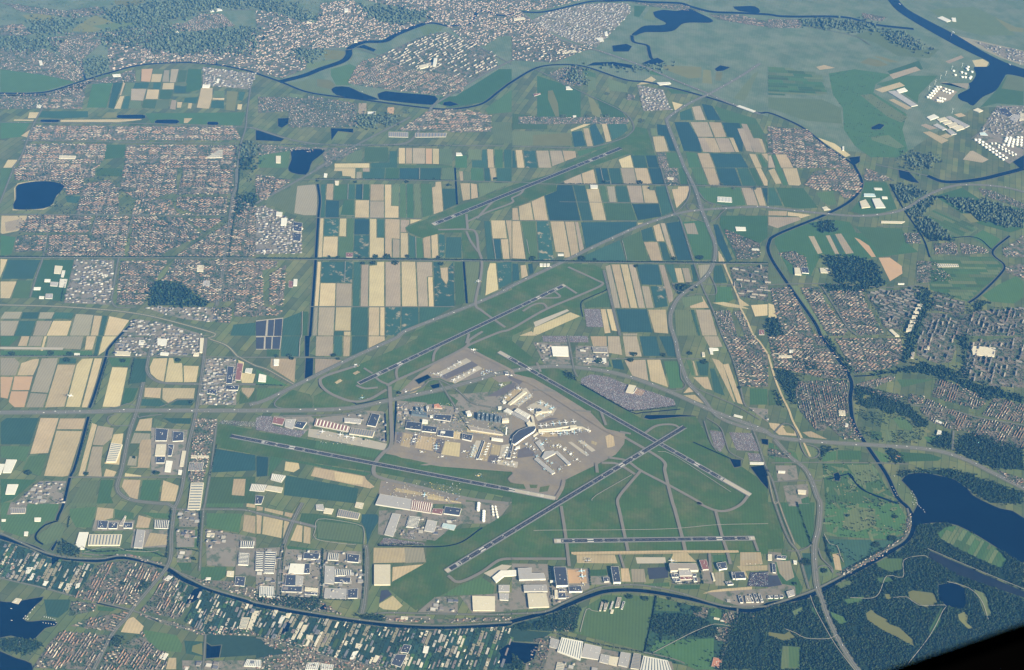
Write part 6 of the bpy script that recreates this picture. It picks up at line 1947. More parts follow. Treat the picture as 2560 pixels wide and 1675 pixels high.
A4 G 10 warehouse 1650,1085 1690,1075 1870,1165 1830,1185
A4 G 10 warehouse 1530,1160 1570,1145 1660,1195 1620,1205
A4 G 10 warehouse 1650,1205 1690,1195 1750,1240 1700,1250
A4 W 9 warehouse 1570,165 1615,150 1700,190 1660,205
A4 W 9 warehouse 1700,165 1740,165 1745,200 1710,195
A4 N 10 warehouse 2145,1005 2200,1000 2270,1060 2240,1085 2160,1060
A4 G 10 warehouse 2275,1060 2345,1070 2300,1130 2240,1105
A4 C 10 warehouse 2340,1050 2373,1050 2373,1110 2330,1115
A4 C 9 warehouse 1900,1020 1945,1000 1995,1025 1955,1040
A4 Q 9 warehouse 1960,1230 2010,1225 2040,1255 1970,1250
A4 W 12 warehouse 690,1360 705,1355 705,1390 692,1392
Z1 W 30 office_block 1362,1255 1440,1232 1478,1300 1400,1310
Z1 C 38 office_block 2040,1385 2155,1372 2170,1415 2045,1425
Z1 W 14 office_block 1965,1160 2030,1155 2030,1195 1970,1195
Z1 G 14 terminal_wing 2065,1245 2130,1195 2235,1245 2170,1290
Z1 B 26 office_block 365,1235 640,1270 650,1335 360,1290
Z1 B 22 office_block 425,1165 480,1160 490,1225 440,1222
Z1 B 22 office_block 515,1170 560,1168 570,1230 525,1228
Z1 G 22 office_block 630,1165 660,1140 680,1150 650,1240
Z1 O 14 office_block 780,1120 860,1105 935,1190 780,1180
Z1 W 18 office_block 705,1320 755,1320 755,1350 705,1352
Z1 N 10 car_park_deck 780,1300 1110,1320 1080,1430 770,1390
Z1 B 30 glass_office 1590,1265 1640,1270 1625,1380 1585,1370
Z1 B 30 glass_office 1670,1265 1720,1270 1705,1390 1660,1380
Z1 B 30 glass_office 1750,1280 1800,1285 1785,1400 1740,1390
Z1 B 30 glass_office 1830,1290 1880,1295 1865,1410 1820,1400
Z1 B 30 glass_office 1910,1300 1960,1305 1945,1420 1900,1410
Z1 B 30 glass_office 1985,1330 2030,1335 2015,1420 1975,1415
Z1 N 16 hangar 2090,510 2150,515 2160,560 2100,560
Z2 C 14 pier 215,585 510,345 570,370 265,605
Z2 G 22 terminal_building= 330,725 400,668 640,795 575,862
Z2 G 16 terminal_wing 275,765 320,740 625,890 590,935
Z2 W 18 terminal_wing 140,722 212,672 318,732 258,772
Z2 W 14 office_block 105,545 150,517 190,555 140,580
Z2 W 12 office_block 40,660 100,642 100,688 42,690
Z2 C 16 terminal_wing 565,945 620,915 720,960 730,1000 600,1010
Z2 C 14 terminal_wing 640,800 690,815 720,960 690,965
Z2 C 14 pier 735,748 780,720 865,728 1030,716 1036,732 865,752 765,785
Z2 C 12 pier 715,790 770,750 790,775 735,815
Z2 N 16 pier 745,690 800,665 850,690 850,720 790,740 745,730
Z2 C 15 pier 785,1062 1110,1034 1370,994 1370,1008 1112,1050 785,1078
Z2 C 15 pier 785,1092 1110,1070 1380,1056 1380,1074 1110,1088 790,1107
Z2 C 18 pier 1370,992 1490,985 1500,1032 1380,1056
Z2 C 12 pier 1500,1008 1600,1012 1760,1088 1740,1100 1590,1036 1500,1035
Z2 N 22 terminal_building 320,1180 420,1085 600,1015 720,1000 740,1040 700,1100 540,1200 350,1338 290,1320
Z2 W 12 terminal_wing 260,1250 320,1215 325,1235 280,1265
Z2 C 10 terminal_wing 680,1175 770,1115 785,1135 700,1198
Z2 W 14 terminal_wing 0,1225 130,1250 130,1278 0,1255
C3 G 14 pier 275,1125 305,1070 385,1062 405,1085 300,1140
C3 G 12 pier 395,1075 420,1065 545,1185 520,1195
C3 G 12 pier 205,1140 235,1125 400,1265 370,1280
C3 G 10 pier 215,985 260,960 300,1050 280,1070
Z3 N 12 pier 1690,378 1722,388 1605,722 1560,718
Z3 N 14 pier 2222,440 2250,452 2195,705 2120,700
Z3 W 15 terminal_wing 1850,325 2060,352 2052,392 1845,365
Z3 N 16 office_block 1305,250 1500,282 1472,385 1297,345
Z3 W 12 office_block 2290,500 2373,470 2373,515 2300,525
Z3 W 9 terminal_wing 2185,355 2250,320 2245,345 2195,378"""
LANDMARKS = [('the square blue lake',90,490),('the canal-side hangars',1500,1440),('the long navy hangar',1400,1440),('the ring-canal bridge',1850,1525),('the airport terminal',1320,1060),
 ('the cargo apron',1030,1250),('the white fuel tanks',1230,1270),('the end of the diagonal runway',1110,1440),('the big striped sheds',1450,1640),('the flower town',300,1480),
 ('the harbour lake',60,1540),('the motorway bend',340,1030),('the round-cornered sandy field',430,930),('the long road viaduct',470,1275),('the polder main street',900,650),('the business park bypass',740,560),
 ('the motorway cross',1750,525),('the canal bend',1920,600),('the western city',2300,800),('the wide dark lake',2380,1280),('the golf course',2150,1240),('the storage tanks',2480,380),('the ship canal',2350,120),
 ('the river bend',870,130),('the high-rise quarter',1080,160),('the far runway',1250,480),('the sandy road bed',1840,720),('the solar-dark plots',660,850),('the twin lakes',950,235),('the crossing runways',1640,1110),
 ('the checkered fields',400,220),('the trading estate',560,960),('the long-stay car park',1560,960),('the greenhouse lanes',800,1620),('the new town',350,400),('the terraced canal suburb',2040,780),('the lakeside suburb',2400,1050)]
LANDMARK_USED = {}
def near_landmark(px):
    return min(LANDMARKS, key=lambda l: (l[1] - px[0]) ** 2 + (l[2] - px[1]) ** 2)
ORD = ['nearest', 'second nearest', 'third nearest', 'fourth nearest', 'fifth nearest', 'sixth nearest', 'seventh nearest', 'eighth nearest', 'ninth nearest', 'tenth nearest', 'eleventh nearest', 'twelfth nearest', 'thirteenth nearest', 'fourteenth nearest', 'fifteenth nearest', 'sixteenth nearest']
def finish_labels(items, template, cat):
    """items: (object, pixel, adjective, noun, group); each label counts outward from the closest landmark so that it names one thing"""
    buckets = {}
    for it in items:
        lm = near_landmark(it[1]); buckets.setdefault((it[2], it[3], lm[0]), []).append(((lm[1] - it[1][0]) ** 2 + (lm[2] - it[1][1]) ** 2, it))
    for (adj, noun, lm), L in buckets.items():
        L.sort(key=lambda e: e[0])
        for i, (d, it) in enumerate(L):
            lab = '%s %s beside %s' % (adj, noun, lm) if len(L) == 1 else '%s %s, %s to %s' % (adj, noun, ORD[min(i, 15)], lm)
            tag(it[0], lab, it[5] if len(it) > 5 else noun.split()[-1], it[4])
WALLM = {'W': (.62,.59,.50), 'C': (.56,.50,.38), 'N': (.66,.63,.56), 'G': (.52,.49,.43), 'R': (.52,.48,.42), 'P': (.58,.53,.42), 'Q': (.5,.5,.48), 'B': (.13,.16,.18), 'O': (.45,.35,.27)}
SKYL = flat_mat('skylight', (.10,.12,.14), .35); UNIT = flat_mat('roof_unit', (.5,.48,.44)); STRIPW = flat_mat('roof_strip', (.60,.57,.48)); DOORM = flat_mat('loading_door', (.12,.14,.17))
def box_geo(cx, cy, z0, lx, ly, h, a):
    c, s = math.cos(a), math.sin(a)
    return [(cx + x * c - y * s, cy + x * s + y * c, z) for z in (z0, z0 + h) for x, y in ((-lx, -ly), (lx, -ly), (lx, ly), (-lx, ly))]
BOXF = [(0, 1, 5, 4), (1, 2, 6, 5), (2, 3, 7, 6), (3, 0, 4, 7), (4, 5, 6, 7)]
def bilin(Q, u, v):
    Q = [np.array(q) for q in Q]; return Q[0] * (1 - u) * (1 - v) + Q[1] * u * (1 - v) + Q[2] * u * v + Q[3] * (1 - u) * v
items = []
for line in BLD.splitlines():
    tile, code, h, name, s = line.split(' ', 4); h = float(h); stripes = name.endswith('='); name = name.rstrip('=')
    R = ccw([gp(tile, x, y, h) for x, y in pts(s)]); n = len(R); px = src(tile, *np.mean(pts(s), axis=0))
    V = [(x, y, 0) for x, y in R] + [(x, y, h) for x, y in R]
    o = mesh_obj(name, V, [(i, (i + 1) % n, n + (i + 1) % n, n + i) for i in range(n)], flat_mat('cladding', WALLM[code]))
    c = np.mean(np.array(R), 0)
    # roof slab stands a little proud of the walls, with a parapet band
    RO = inset(R, -0.6); RI = inset(R, 1.0); zt = h + .9
    rv = [(x, y, h) for x, y in RO] + [(x, y, zt) for x, y in RO] + [(x, y, zt) for x, y in RI] + [(x, y, h + .35) for x, y in RI]
    rf = []; mi = []
    for i in range(n):
        j = (i + 1) % n
        rf += [(i, j, n + j, n + i), (n + i, n + j, 2 * n + j, 2 * n + i), (2 * n + i, 2 * n + j, 3 * n + j, 3 * n + i)]; mi += [1, 1, 1]
    rf.append(tuple(range(3 * n, 4 * n))); mi.append(0)
    roof = mesh_obj('roof', rv, rf, [flat_mat('roof', ROOFC[code]), flat_mat('cladding', WALLM[code])], o, mi)
    if n == 4:
        Q = R; e1 = np.linalg.norm(np.array(Q[1]) - Q[0]); e2 = np.linalg.norm(np.array(Q[2]) - Q[1])
        if e1 < e2: Q = R[1:] + R[:1]; e1, e2 = e2, e1
        if stripes:
            m = max(4, min(10, int(e1 / 16)))
            for k in range(m):
                u0, u1 = (k + .32) / m, (k + .68) / m
                q = [bilin(Q, u0, .06), bilin(Q, u1, .06), bilin(Q, u1, .94), bilin(Q, u0, .94)]
                mesh_obj('roof_light', [(*p, h + .45) for p in q] + [(*((q[0] + q[1]) / 2), h + 2.2), (*((q[2] + q[3]) / 2), h + 2.2)],
                         [(0, 4, 5, 3), (1, 2, 5, 4), (0, 1, 4), (2, 3, 5)], STRIPW if code in 'NRG' else SKYL, roof)
        elif e1 > 35:
            for k in range(random.randint(2, 5)):
                p = bilin(Q, random.uniform(.15, .85), random.uniform(.2, .8)); a = math.atan2(Q[1][1] - Q[0][1], Q[1][0] - Q[0][0])
                mesh_obj('roof_unit', box_geo(p[0], p[1], h + .3, random.uniform(2, 6), random.uniform(1.5, 4), random.uniform(1.5, 3.5), a), BOXF, UNIT, roof)
    if name == 'hangar' and n >= 4:                          # tall dark doors in the sunny end wall
        k = max(range(n), key=lambda i: -(R[i][1] + R[(i + 1) % n][1]) / 2 + (R[i][0] + R[(i + 1) % n][0]) / 2)
        a, b = np.array(R[k]), np.array(R[(k + 1) % n]); d = (b - a); nn = np.array([d[1], -d[0]]) / np.linalg.norm(d)
        for f in (.2, .52):
            p, q = a + d * f + nn * .4, a + d * (f + .28) + nn * .4
            mesh_obj('hangar_door', [(*p, .3), (*q, .3), (*q, h * .25), (*p, h * .25)], [(0, 1, 2, 3)], DOORM, o)
    items.append((o, px, ROOFW[code] + '-roofed', name.replace('_', ' '), None if name in ('pier',) else name.replace('_', ' ') + 's', name.split('_')[-1] if name.split('_')[-1] != 'block' else 'building'))
finish_labels(items, None, None)
# control tower
p = gp('Z3', 2112, 268); tw = link(bpy.data.objects.new('control_tower', None)); tw.location = (p[0], p[1], 0)
tag(tw, 'slender white control tower with flared cab near the terminal', 'control tower')
def lathe(name, prof, m, parent, seg=20):
    V = []; F = []
    for r, z in prof: V += [(r * math.cos(2 * math.pi * k / seg), r * math.sin(2 * math.pi * k / seg), z) for k in range(seg)]
    for i in range(len(prof) - 1):
        for k in range(seg): F.append((i * seg + k, i * seg + (k + 1) % seg, (i + 1) * seg + (k + 1) % seg, (i + 1) * seg + k))
    F.append(tuple(range((len(prof) - 1) * seg, len(prof) * seg))); return mesh_obj(name, V, F, m, parent)
WHITE = flat_mat('white_metal', (.72,.71,.67), .5); GLASSD = flat_mat('dark_glass', (.03,.045,.06), .15)
lathe('shaft', [(6.5, 0), (5, 30), (4.2, 78)], WHITE, tw); lathe('cab_floor', [(4.2, 78), (8.5, 84), (9.5, 86)], WHITE, tw)
lathe('cab_window', [(9.0, 86), (9.8, 91)], GLASSD, tw); lathe('cab_roof', [(10.2, 91), (10.2, 92.5), (3, 95), (.8, 101)], WHITE, tw)
# ---------------------------------------------------------------- aircraft
LIV = {'w': flat_mat('aircraft_white', (.74,.73,.70), .4), 'b': flat_mat('aircraft_sky_blue', (.20,.42,.55), .4), 'y': flat_mat('aircraft_yellow', (.62,.42,.06), .4),
       'k': flat_mat('aircraft_navy', (.03,.035,.06), .4), 'g': flat_mat('aircraft_grey', (.5,.5,.5), .4)}
ENG = flat_mat('engine_metal', (.42,.42,.42), .4)
def ring(cx, r, rz, z, seg=10): return [(cx, r * math.cos(2 * math.pi * k / seg), z + rz * math.sin(2 * math.pi * k / seg)) for k in range(seg)]
def loft(rings):
    seg = len(rings[0]); V = [v for r in rings for v in r]; F = []
    for i in range(len(rings) - 1):
        for k in range(seg): F.append((i * seg + k, (i + 1) * seg + k, (i + 1) * seg + (k + 1) % seg, i * seg + (k + 1) % seg))
    F += [tuple(range(seg)), tuple(range((len(rings) - 1) * seg, len(rings) * seg))[::-1]]; return V, F
def slab(P, th):
    n = len(P); V = [(x, y, z - th / 2) for x, y, z in P] + [(x, y, z + th / 2) for x, y, z in P]
    return V, [tuple(range(n))[::-1], tuple(range(n, 2 * n))] + [(i, (i + 1) % n, n + (i + 1) % n, n + i) for i in range(n)]
def plane_parts(L, span, r, neng):
    """nose at +x, origin on the ground under the middle"""
    z = r + 2.2; P = {}
    P['fuselage'] = loft([ring(x * L, r * k, r * k, z + dz) for x, k, dz in ((.5, .12, -.4), (.47, .55, -.2), (.42, .9, 0), (.36, 1, 0), (-.22, 1, 0), (-.36, .72, .5), (-.46, .35, 1.0), (-.5, .1, 1.2))])
    for s, nm in ((1, 'wing'), (-1, 'wing.001')):
        P[nm] = slab([(.10 * L, s * r * .6, z - r * .4), (-.07 * L, s * span * .5, z + 1.4), (-.115 * L, s * span * .5, z + 1.4), (-.09 * L, s * span * .17, z - .2), (-.10 * L, s * r * .6, z - r * .4)], .7)
        P['tailplane' + nm[4:]] = slab([(-.41 * L, s * .4, z + 1), (-.48 * L, s * span * .18, z + 1.7), (-.505 * L, s * span * .18, z + 1.7), (-.485 * L, s * .4, z + 1)], .4)
        for e in range(neng // 2):
            y = s * span * (.17 + .15 * e); x = .045 * L - .07 * L * e
            P['engine' + ('' if s > 0 else '.001') + 'ab'[e]] = loft([ring(x + 2.8 * r / 2, r * .42, r * .42, z - r * .75, 8), ring(x, r * .5, r * .5, z - r * .75, 8), ring(x - r, r * .28, r * .28, z - r * .75, 8)])
    V = [(-.38 * L, 0, z + r * .8), (-.485 * L, 0, z + r * .8 + L * .15), (-.525 * L, 0, z + r * .8 + L * .15), (-.50 * L, 0, z + r * .6)]
    P['tail_fin'] = ([(x, y + d, zz) for d in (-.25, .25) for x, y, zz in V], [(0, 1, 2, 3), (7, 6, 5, 4), (0, 4, 5, 1), (1, 5, 6, 2), (2, 6, 7, 3), (3, 7, 4, 0)])
    P['landing_gear'] = ([v for (x, y) in ((.36 * L, 0), (-.04 * L, r), (-.04 * L, -r)) for v in box_geo(x, y, 0, .6, .5, z - r * .6, 0)], [tuple(i + 8 * k for i in f) for k in range(3) for f in BOXF])
    return P
SIZES = {'n': (38, 35, 2.0, 2), 'w': (62, 60, 2.9, 2), 'j': (70, 64, 3.2, 4), 'r': (27, 26, 1.5, 2), 's': (10, 12, .8, 0)}
NOUN = {'n': 'narrow-body airliner', 'w': 'wide-body airliner', 'j': 'four-engined jumbo airliner', 'r': 'short commuter airliner', 's': 'small light aircraft'}
_pm = {}
def plane_meshes(size, liv):
    if (size, liv) not in _pm:
        D = {}
        for nm, (V, F) in plane_parts(*SIZES[size]).items():
            if size == 's' and nm.startswith('landing'): continue
            base = nm.split('.')[0].rstrip('ab') if nm.startswith('engine') else nm.split('.')[0]
            me = bpy.data.meshes.new(base); me.from_pydata(V, [], F)
            me.materials.append(LIV[liv] if base in ('fuselage', 'tail_fin') else ENG if base in ('engine', 'landing_gear') else LIV['w'] if liv != 'k' else LIV['g']); me.update(); D[nm] = (base, me)
        _pm[(size, liv)] = D
    return _pm[(size, liv)]
ADJ = {'w': 'white', 'b': 'light blue and white', 'y': 'yellow', 'k': 'dark-bodied', 'g': 'grey'}
# tile, size, livery, heading in the sheet, where, positions
PLANES = [
 ('Z1','n','w',(-.5,-.86),'parked on the north stands',"780,560 850,555 910,585"),('Z1','n','w',(.86,.5),'parked on the upper pale stand',"1050,470 1155,405"),('Z1','w','w',(.86,.5),'parked on the upper pale stand',"1250,350"),
 ('Z1','w','w',(.3,-.95),'parked on the lower pale stand',"1145,675 1230,625 1510,495"),('Z1','n','w',(.3,-.95),'parked on the lower pale stand',"1330,590 1420,545"),
 ('Z1','w','w',(.9,.1),'taxiing past the north stands',"1515,120"),('Z1','r','b',(.5,-.86),'in the cluster by the north stands',"1660,555 1710,570 1755,500 1800,525 1690,525"),
 ('Z1','n','w',(.9,.2),'on the terminal taxiway',"1920,550 2210,595"),('Z1','w','w',(.4,-.9),'on the stand behind the north pier',"2030,770"),('Z1','n','w',(.2,-1),'beside the north pier root',"2200,950 2110,1005 2340,830"),('Z1','n','w',(.7,-.5),'by the fire station apron',"260,895"),
 ('Z2','n','w',(.5,.86),'north side of the north pier',"400,305 440,335 250,430 170,485"),('Z2','n','b',(-.5,-.86),'south side of the north pier',"630,440 560,500 490,560 420,600"),
 ('Z2','w','b',(-.1,1),'at the top of the round pier head',"820,585"),('Z2','w','b',(-.7,.7),'at the round pier head',"930,620"),('Z2','w','b',(-1,.3),'at the outer end of the round pier head',"1030,685"),('Z2','w','w',(1,0),'at the round pier root',"645,710"),('Z2','n','b',(-.7,-.7),'under the round pier',"985,770 880,830 830,800"),
 ('Z2','w','w',(.15,1),'upper side of the long twin pier',"830,1010 930,1000"),('Z2','j','b',(.3,1),'upper side of the long twin pier',"1060,970 1180,960"),('Z2','j','w',(.3,1),'upper side of the long twin pier',"1290,950 1440,935"),
 ('Z2','w','w',(-.1,-1),'lower side of the long twin pier',"850,1150 1050,1150 1540,1085"),('Z2','j','w',(-.3,-1),'lower side of the long twin pier',"1130,1115 1260,1105 1400,1090"),('Z2','w','b',(0,-1),'outer row under the long twin pier',"1190,1155 1315,1145 1450,1130"),('Z2','w','w',(-1,-.3),'at the tip of the long twin pier',"1700,1090"),
 ('Z2','n','w',(-.7,.6),'on the stands below the dark terminal',"740,1240 560,1350 640,1395 700,1445"),('Z2','w','b',(-.7,.6),'at the middle pier head',"850,1350"),('Z2','n','w',(0,1),'on the middle pier',"1060,1380"),('Z2','n','w',(-.7,.6),'outer side of the middle pier',"1190,1400 1280,1455 1390,1530"),('Z2','r','b',(.6,.6),'taxiing between the piers',"935,1262"),
 ('Z2','r','b',(.6,.7),'on the pale island stands',"1560,1300 1660,1370 1670,1510"),
 ('C3','n','w',(-.7,.6),'on the outer arm of the middle pier',"420,1020 480,1055 540,1100 600,1150 520,1190"),('C3','n','b',(-.6,.7),'on the inner arm of the middle pier',"330,1165 370,1185 440,1240 380,1265 300,1240 250,1175 230,1120"),
 ('Z3','r','b',(1,.1),'left stands of the navy pier',"1530,490 1515,530 1505,570 1495,610 1480,650 1465,690"),('Z3','n','w',(-1,.15),'right stands of the navy pier',"1790,452 1775,503 1755,553 1735,603 1725,650 1645,742"),
 ('Z3','n','w',(1,-.1),'left stands of the south pier',"2140,522 2125,570 2110,612 2080,665 2000,712 1980,768"),('Z3','n','w',(-1,.1),'right stands of the south pier',"2290,560 2265,632 2260,702"),('Z3','n','w',(.1,-1),'at the foot of the south pier',"2220,780 2250,832 2150,832 2105,805"),
 ('Z3','n','w',(.9,-.2),'on the cargo stand strip',"440,285 410,365 400,412"),('Z3','w','b',(0,-1),'parked in pairs on the dark stand',"820,490 815,540"),('Z3','n','w',(.9,-.4),'rolling along the south taxiway',"550,602 935,690 1340,592 1890,780"),('Z3','n','y',(.9,-.2),'turning off at the fast exit',"1605,1045"),
 ('Z3','j','b',(.25,-1),'nose-out on the cargo apron',"600,1395"),('Z3','n','y',(.25,-1),'on the cargo apron',"1010,1490"),
 ('C2','w','w',(.1,-1),'in front of the striped hangar',"615,890 780,918 840,938 900,948"),('C2','n','b',(1,-.1),'on the western lawn taxiway',"985,578"),('C2','n','w',(1,-.4),'lining up by the runway bend',"925,272"),
 ('Z4','w','k',(0,-1),'alone on the tan stand',"1400,240"),('Z4','w','b',(-1,.05),'beside the long navy hangar',"1285,440 1300,540"),('Z4','r','w',(.5,.5),'beside the long navy hangar',"1320,668"),
 ('Z5','w','w',(-.2,-1),'nosing out by the broad taupe hangar',"580,240"),('Z5','s','w',(0,1),'in the light-aircraft row on the tan pad',"1980,310 2040,305 2135,310 2240,310"),('Z5','s','w',(0,1),'in the light-aircraft row on the dark pad',"2150,487 2210,490 2300,490"),('Z5','s','w',(0,1),'by itself at the dark pad corner',"2100,540"),
 ('B2','w','w',(0,1),'taxiing down the long field taxiway',"2060,1055"),
]
def add_plane(p, size, liv, head, z=0.0, gear=True):
    e = link(bpy.data.objects.new('parked_airliner' if size != 's' else 'light_aircraft', None)); e.location = (p[0], p[1], 6.0 + z); e.rotation_euler.z = math.atan2(head[1], head[0])
    made = {}
    for nm, (base, me) in sorted(plane_meshes(size, liv).items(), key=lambda q: q[1][0] == 'engine'):
        if base == 'landing_gear' and not gear: continue
        made[nm] = link(bpy.data.objects.new(base, me), made['wing.001' if '.001' in nm else 'wing'] if base == 'engine' else e)
    return e
for tile, size, liv, d, where, s in PLANES:
    P = pts(s); h = direction(tile, P, d)
    seq = [add_plane(gp(tile, x, y), size, liv, h) for x, y in P]
    for i, o in enumerate(seq):
        lab = '%s %s %s' % (ADJ[liv], NOUN[size], where)
        if len(seq) > 1: lab = ['first', 'second', 'third', 'fourth', 'fifth', 'sixth', 'seventh'][i] + ' ' + lab
        tag(o, lab, 'aircraft', 'aircraft ' + where)
hp = direction('C1', [(655, 555)], (1, .16)); fl = add_plane(gp('C1', 655, 556, 48), 'w', 'w', hp, 42.0, True); fl.name = 'landing_airliner'
tag(fl, 'white airliner coming in low over the pale fields', 'aircraft')
# ---------------------------------------------------------------- tanks, turbines, vehicles
TANKM = flat_mat('tank_white', (.78,.75,.64), .6)
def tank_mesh(r, h, seg=18):
    prof = [(r, 0), (r, h), (r * .97, h + .3), (r * .6, h + r * .12), (.4, h + r * .16)]
    V = []; F = []
    for rr, z in prof: V += [(rr * math.cos(2 * math.pi * k / seg), rr * math.sin(2 * math.pi * k / seg), z) for k in range(seg)]
    for i in range(len(prof) - 1):
        for k in range(seg): F.append((i * seg + k, i * seg + (k + 1) % seg, (i + 1) * seg + (k + 1) % seg, (i + 1) * seg + k))
    F.append(tuple(range(4 * seg, 5 * seg))); me = bpy.data.meshes.new('storage_tank'); me.from_pydata(V, [], F); me.materials.append(TANKM); me.update(); return me
TM = {r: tank_mesh(r, h) for r, h in ((22, 18), (16, 16), (10, 14))}
STAIR = bpy.data.meshes.new('stair'); STAIR.from_pydata(box_geo(0, 0, 0, 1.2, 5, 16, 0), [], BOXF); STAIR.materials.append(UNIT)
TANKS = []
def tank_rows(tile, Q, m, n, r, where, skip=.06):
    Q = pts(Q); k = 0
    for i in range(m):
        for j in range(n):
            if random.random() < skip: continue
            TANKS.append((tile, *bilin(Q, (i + .5) / m, (j + .5) / n), r, where))
tank_rows('A4', "1560,800 1620,800 1505,925 1460,912", 2, 6, 22, 'the tank farm by the inner basin', 0); tank_rows('A4', "1640,815 1740,850 1680,880 1600,850", 3, 2, 22, 'the tank farm by the inner basin', 0)
tank_rows('A4', "1590,900 1660,915 1610,955 1550,945", 3, 2, 22, 'the tank farm by the inner basin', 0)
for x, y in ((1720,660),(1735,700),(1795,675),(1800,718),(1830,685),(1830,720),(1840,640),(1855,625),(1850,650),(1890,670),(1880,715),(1870,730)): TANKS.append(('A4', x, y, 22, 'the dark tank yard on the quay'))
tank_rows('A4', "1890,1290 1960,1290 2235,1470 2180,1500", 2, 9, 22, 'the large tank farm along the dike', 0); tank_rows('A4', "2040,1325 2110,1325 2320,1440 2270,1455", 2, 7, 16, 'the large tank farm behind the dike', .1)
tank_rows('A4', "2200,1275 2400,1260 2400,1400 2160,1350", 6, 5, 22, 'the large tank farm near the harbour', .15)
tank_rows('D2', "2045,10 2085,10 2075,90 2040,85", 1, 4, 16, 'the airport fuel depot, first column', 0); tank_rows('D2', "2095,80 2130,85 2125,190 2090,185", 1, 5, 16, 'the airport fuel depot, second column', 0)
tank_rows('D2', "2175,30 2230,40 2260,150 2185,170", 2, 5, 10, 'the airport fuel depot, eastern cluster', .1)
TLAB = []; ORDW = 'first second third fourth fifth sixth seventh eighth ninth tenth eleventh twelfth thirteenth fourteenth fifteenth sixteenth seventeenth eighteenth nineteenth twentieth'.split(); ORDW += ['twenty-' + w for w in ORDW[:9]] + ['thirtieth']
for tile, x, y, r, where in TANKS:
    px = src(tile, x, y); p = ground(*px); o = link(bpy.data.objects.new('storage_tank', TM[r])); o.location = (p[0], p[1], 0); o.scale = (1, 1, random.uniform(.9, 1.15))
    st = link(bpy.data.objects.new('stair', STAIR), o); st.location = (r + .8, 0, 0); TLAB.append((o, px, where, r))
_by = {}
for e in TLAB: _by.setdefault((e[2], e[3]), []).append(e)
for (where, r), L in _by.items():
    L.sort(key=lambda e: e[1][1] * 3 + e[1][0])
    for i, e in enumerate(L): tag(e[0], '%swhite storage tank in %s' % ('' if len(L) == 1 else ORDW[i] + ' ', where), 'storage tank', 'storage tanks of ' + where)
TURB = [('A4',1700,330),('A4',1700,650),('A4',1795,625),('A4',1645,700),('A4',1595,735),('A4',1545,785),('A4',1490,840),('A4',2335,600),('A4',1705,1050),('A2',1805,230)]
for i, (tile, x, y) in enumerate(TURB):
    p = gp(tile, x, y); t = link(bpy.data.objects.new('wind_turbine', None)); t.location = (p[0], p[1], 0); t.rotation_euler.z = .7
    lathe('tower', [(2.4, 0), (1.3, 74)], WHITE, t, 10); mesh_obj('nacelle', box_geo(0, 0, 73, 4.5, 1.6, 3.2, math.pi / 2), BOXF, WHITE, t)
    for k in range(3):
        a = .4 + i + k * 2.094; c, s = math.cos(a), math.sin(a); bl = 34
        mesh_obj('blade', [(-1.1 * s, 5.2, 75 + 1.1 * c), (1.1 * s, 5.2, 75 - 1.1 * c), (bl * c, 5.0, 75 + bl * s), (-1.1 * s, 4.7, 75 + 1.1 * c), (1.1 * s, 4.7, 75 - 1.1 * c)], [(0, 1, 2), (4, 3, 2), (0, 3, 4, 1), (0, 2, 3), (1, 4, 2)], WHITE, t)
    tag(t, 'white wind turbine %s' % (['by the ship canal bank', 'first of the line above the tank yard', 'second of the line above the tank yard', 'topmost of the line beside the tank farm', 'second of the line beside the tank farm', 'third of the line beside the tank farm', 'last of the line beside the tank farm', 'on the far quay of the ship canal', 'beside the white warehouses', 'by the old river bend'][i]), 'wind turbine', 'wind turbines of the harbour')
# parked cars: countless specks in the long-stay lots
CAR_COL = np.array([(.6,.6,.58),(.05,.05,.06),(.10,.11,.14),(.35,.36,.38),(.20,.03,.03),(.04,.06,.16),(.16,.15,.13)])
def speckle(name, X, sizes, colors, label, kind='stuff', h=1.5):
    n = len(X); bv = np.array(box_geo(0, 0, 0, 1, 1, 1, 0)); V = np.repeat(bv[None], n, 0)
    a = X[:, 2]; V[:, :, 0] *= sizes[:, 0, None]; V[:, :, 1] *= sizes[:, 1, None]; V[:, :, 2] *= sizes[:, 2, None]
    x, y = V[:, :, 0].copy(), V[:, :, 1].copy(); ca, sa = np.cos(a)[:, None], np.sin(a)[:, None]
    V[:, :, 0] = x * ca - y * sa + X[:, 0, None]; V[:, :, 1] = x * sa + y * ca + X[:, 1, None]; V[:, :, 2] += X[:, 3, None]
    me = bpy.data.meshes.new(name); me.vertices.add(n * 8); me.vertices.foreach_set('co', V.ravel()); lo = np.array(BOXF).ravel()
    me.loops.add(n * 20); me.loops.foreach_set('vertex_index', (lo[None] + 8 * np.arange(n)[:, None]).ravel()); me.polygons.add(n * 5)
    me.polygons.foreach_set('loop_start', np.arange(0, n * 20, 4)); me.polygons.foreach_set('loop_total', np.full(n * 5, 4)); me.update(calc_edges=True)
    col = np.ones((n, 20, 4)); col[:, :, :3] = colors[:, None, :]; at = me.color_attributes.new('tint', 'FLOAT_COLOR', 'CORNER'); at.data.foreach_set('color', col.ravel())
    me.materials.append(TINT); o = link(bpy.data.objects.new(name, me)); tag(o, label, None, kind=kind); return o
CX_ = []
_cars += [[gp('C1', *q) for q in ((2040, 780), (2373, 800), (2373, 850), (2030, 810))], [gp('D3', *q) for q in ((2210, 660), (2373, 650), (2373, 780), (2190, 775))], [gp('C2', *q) for q in ((1640, 720), (1830, 740), (1810, 790), (1640, 780))],
          [gp('C2', *q) for q in ((2050, 860), (2290, 880), (2290, 920), (2050, 890))], [gp('D2', *q) for q in ((1370, 290), (1480, 300), (1470, 350), (1360, 330))]]
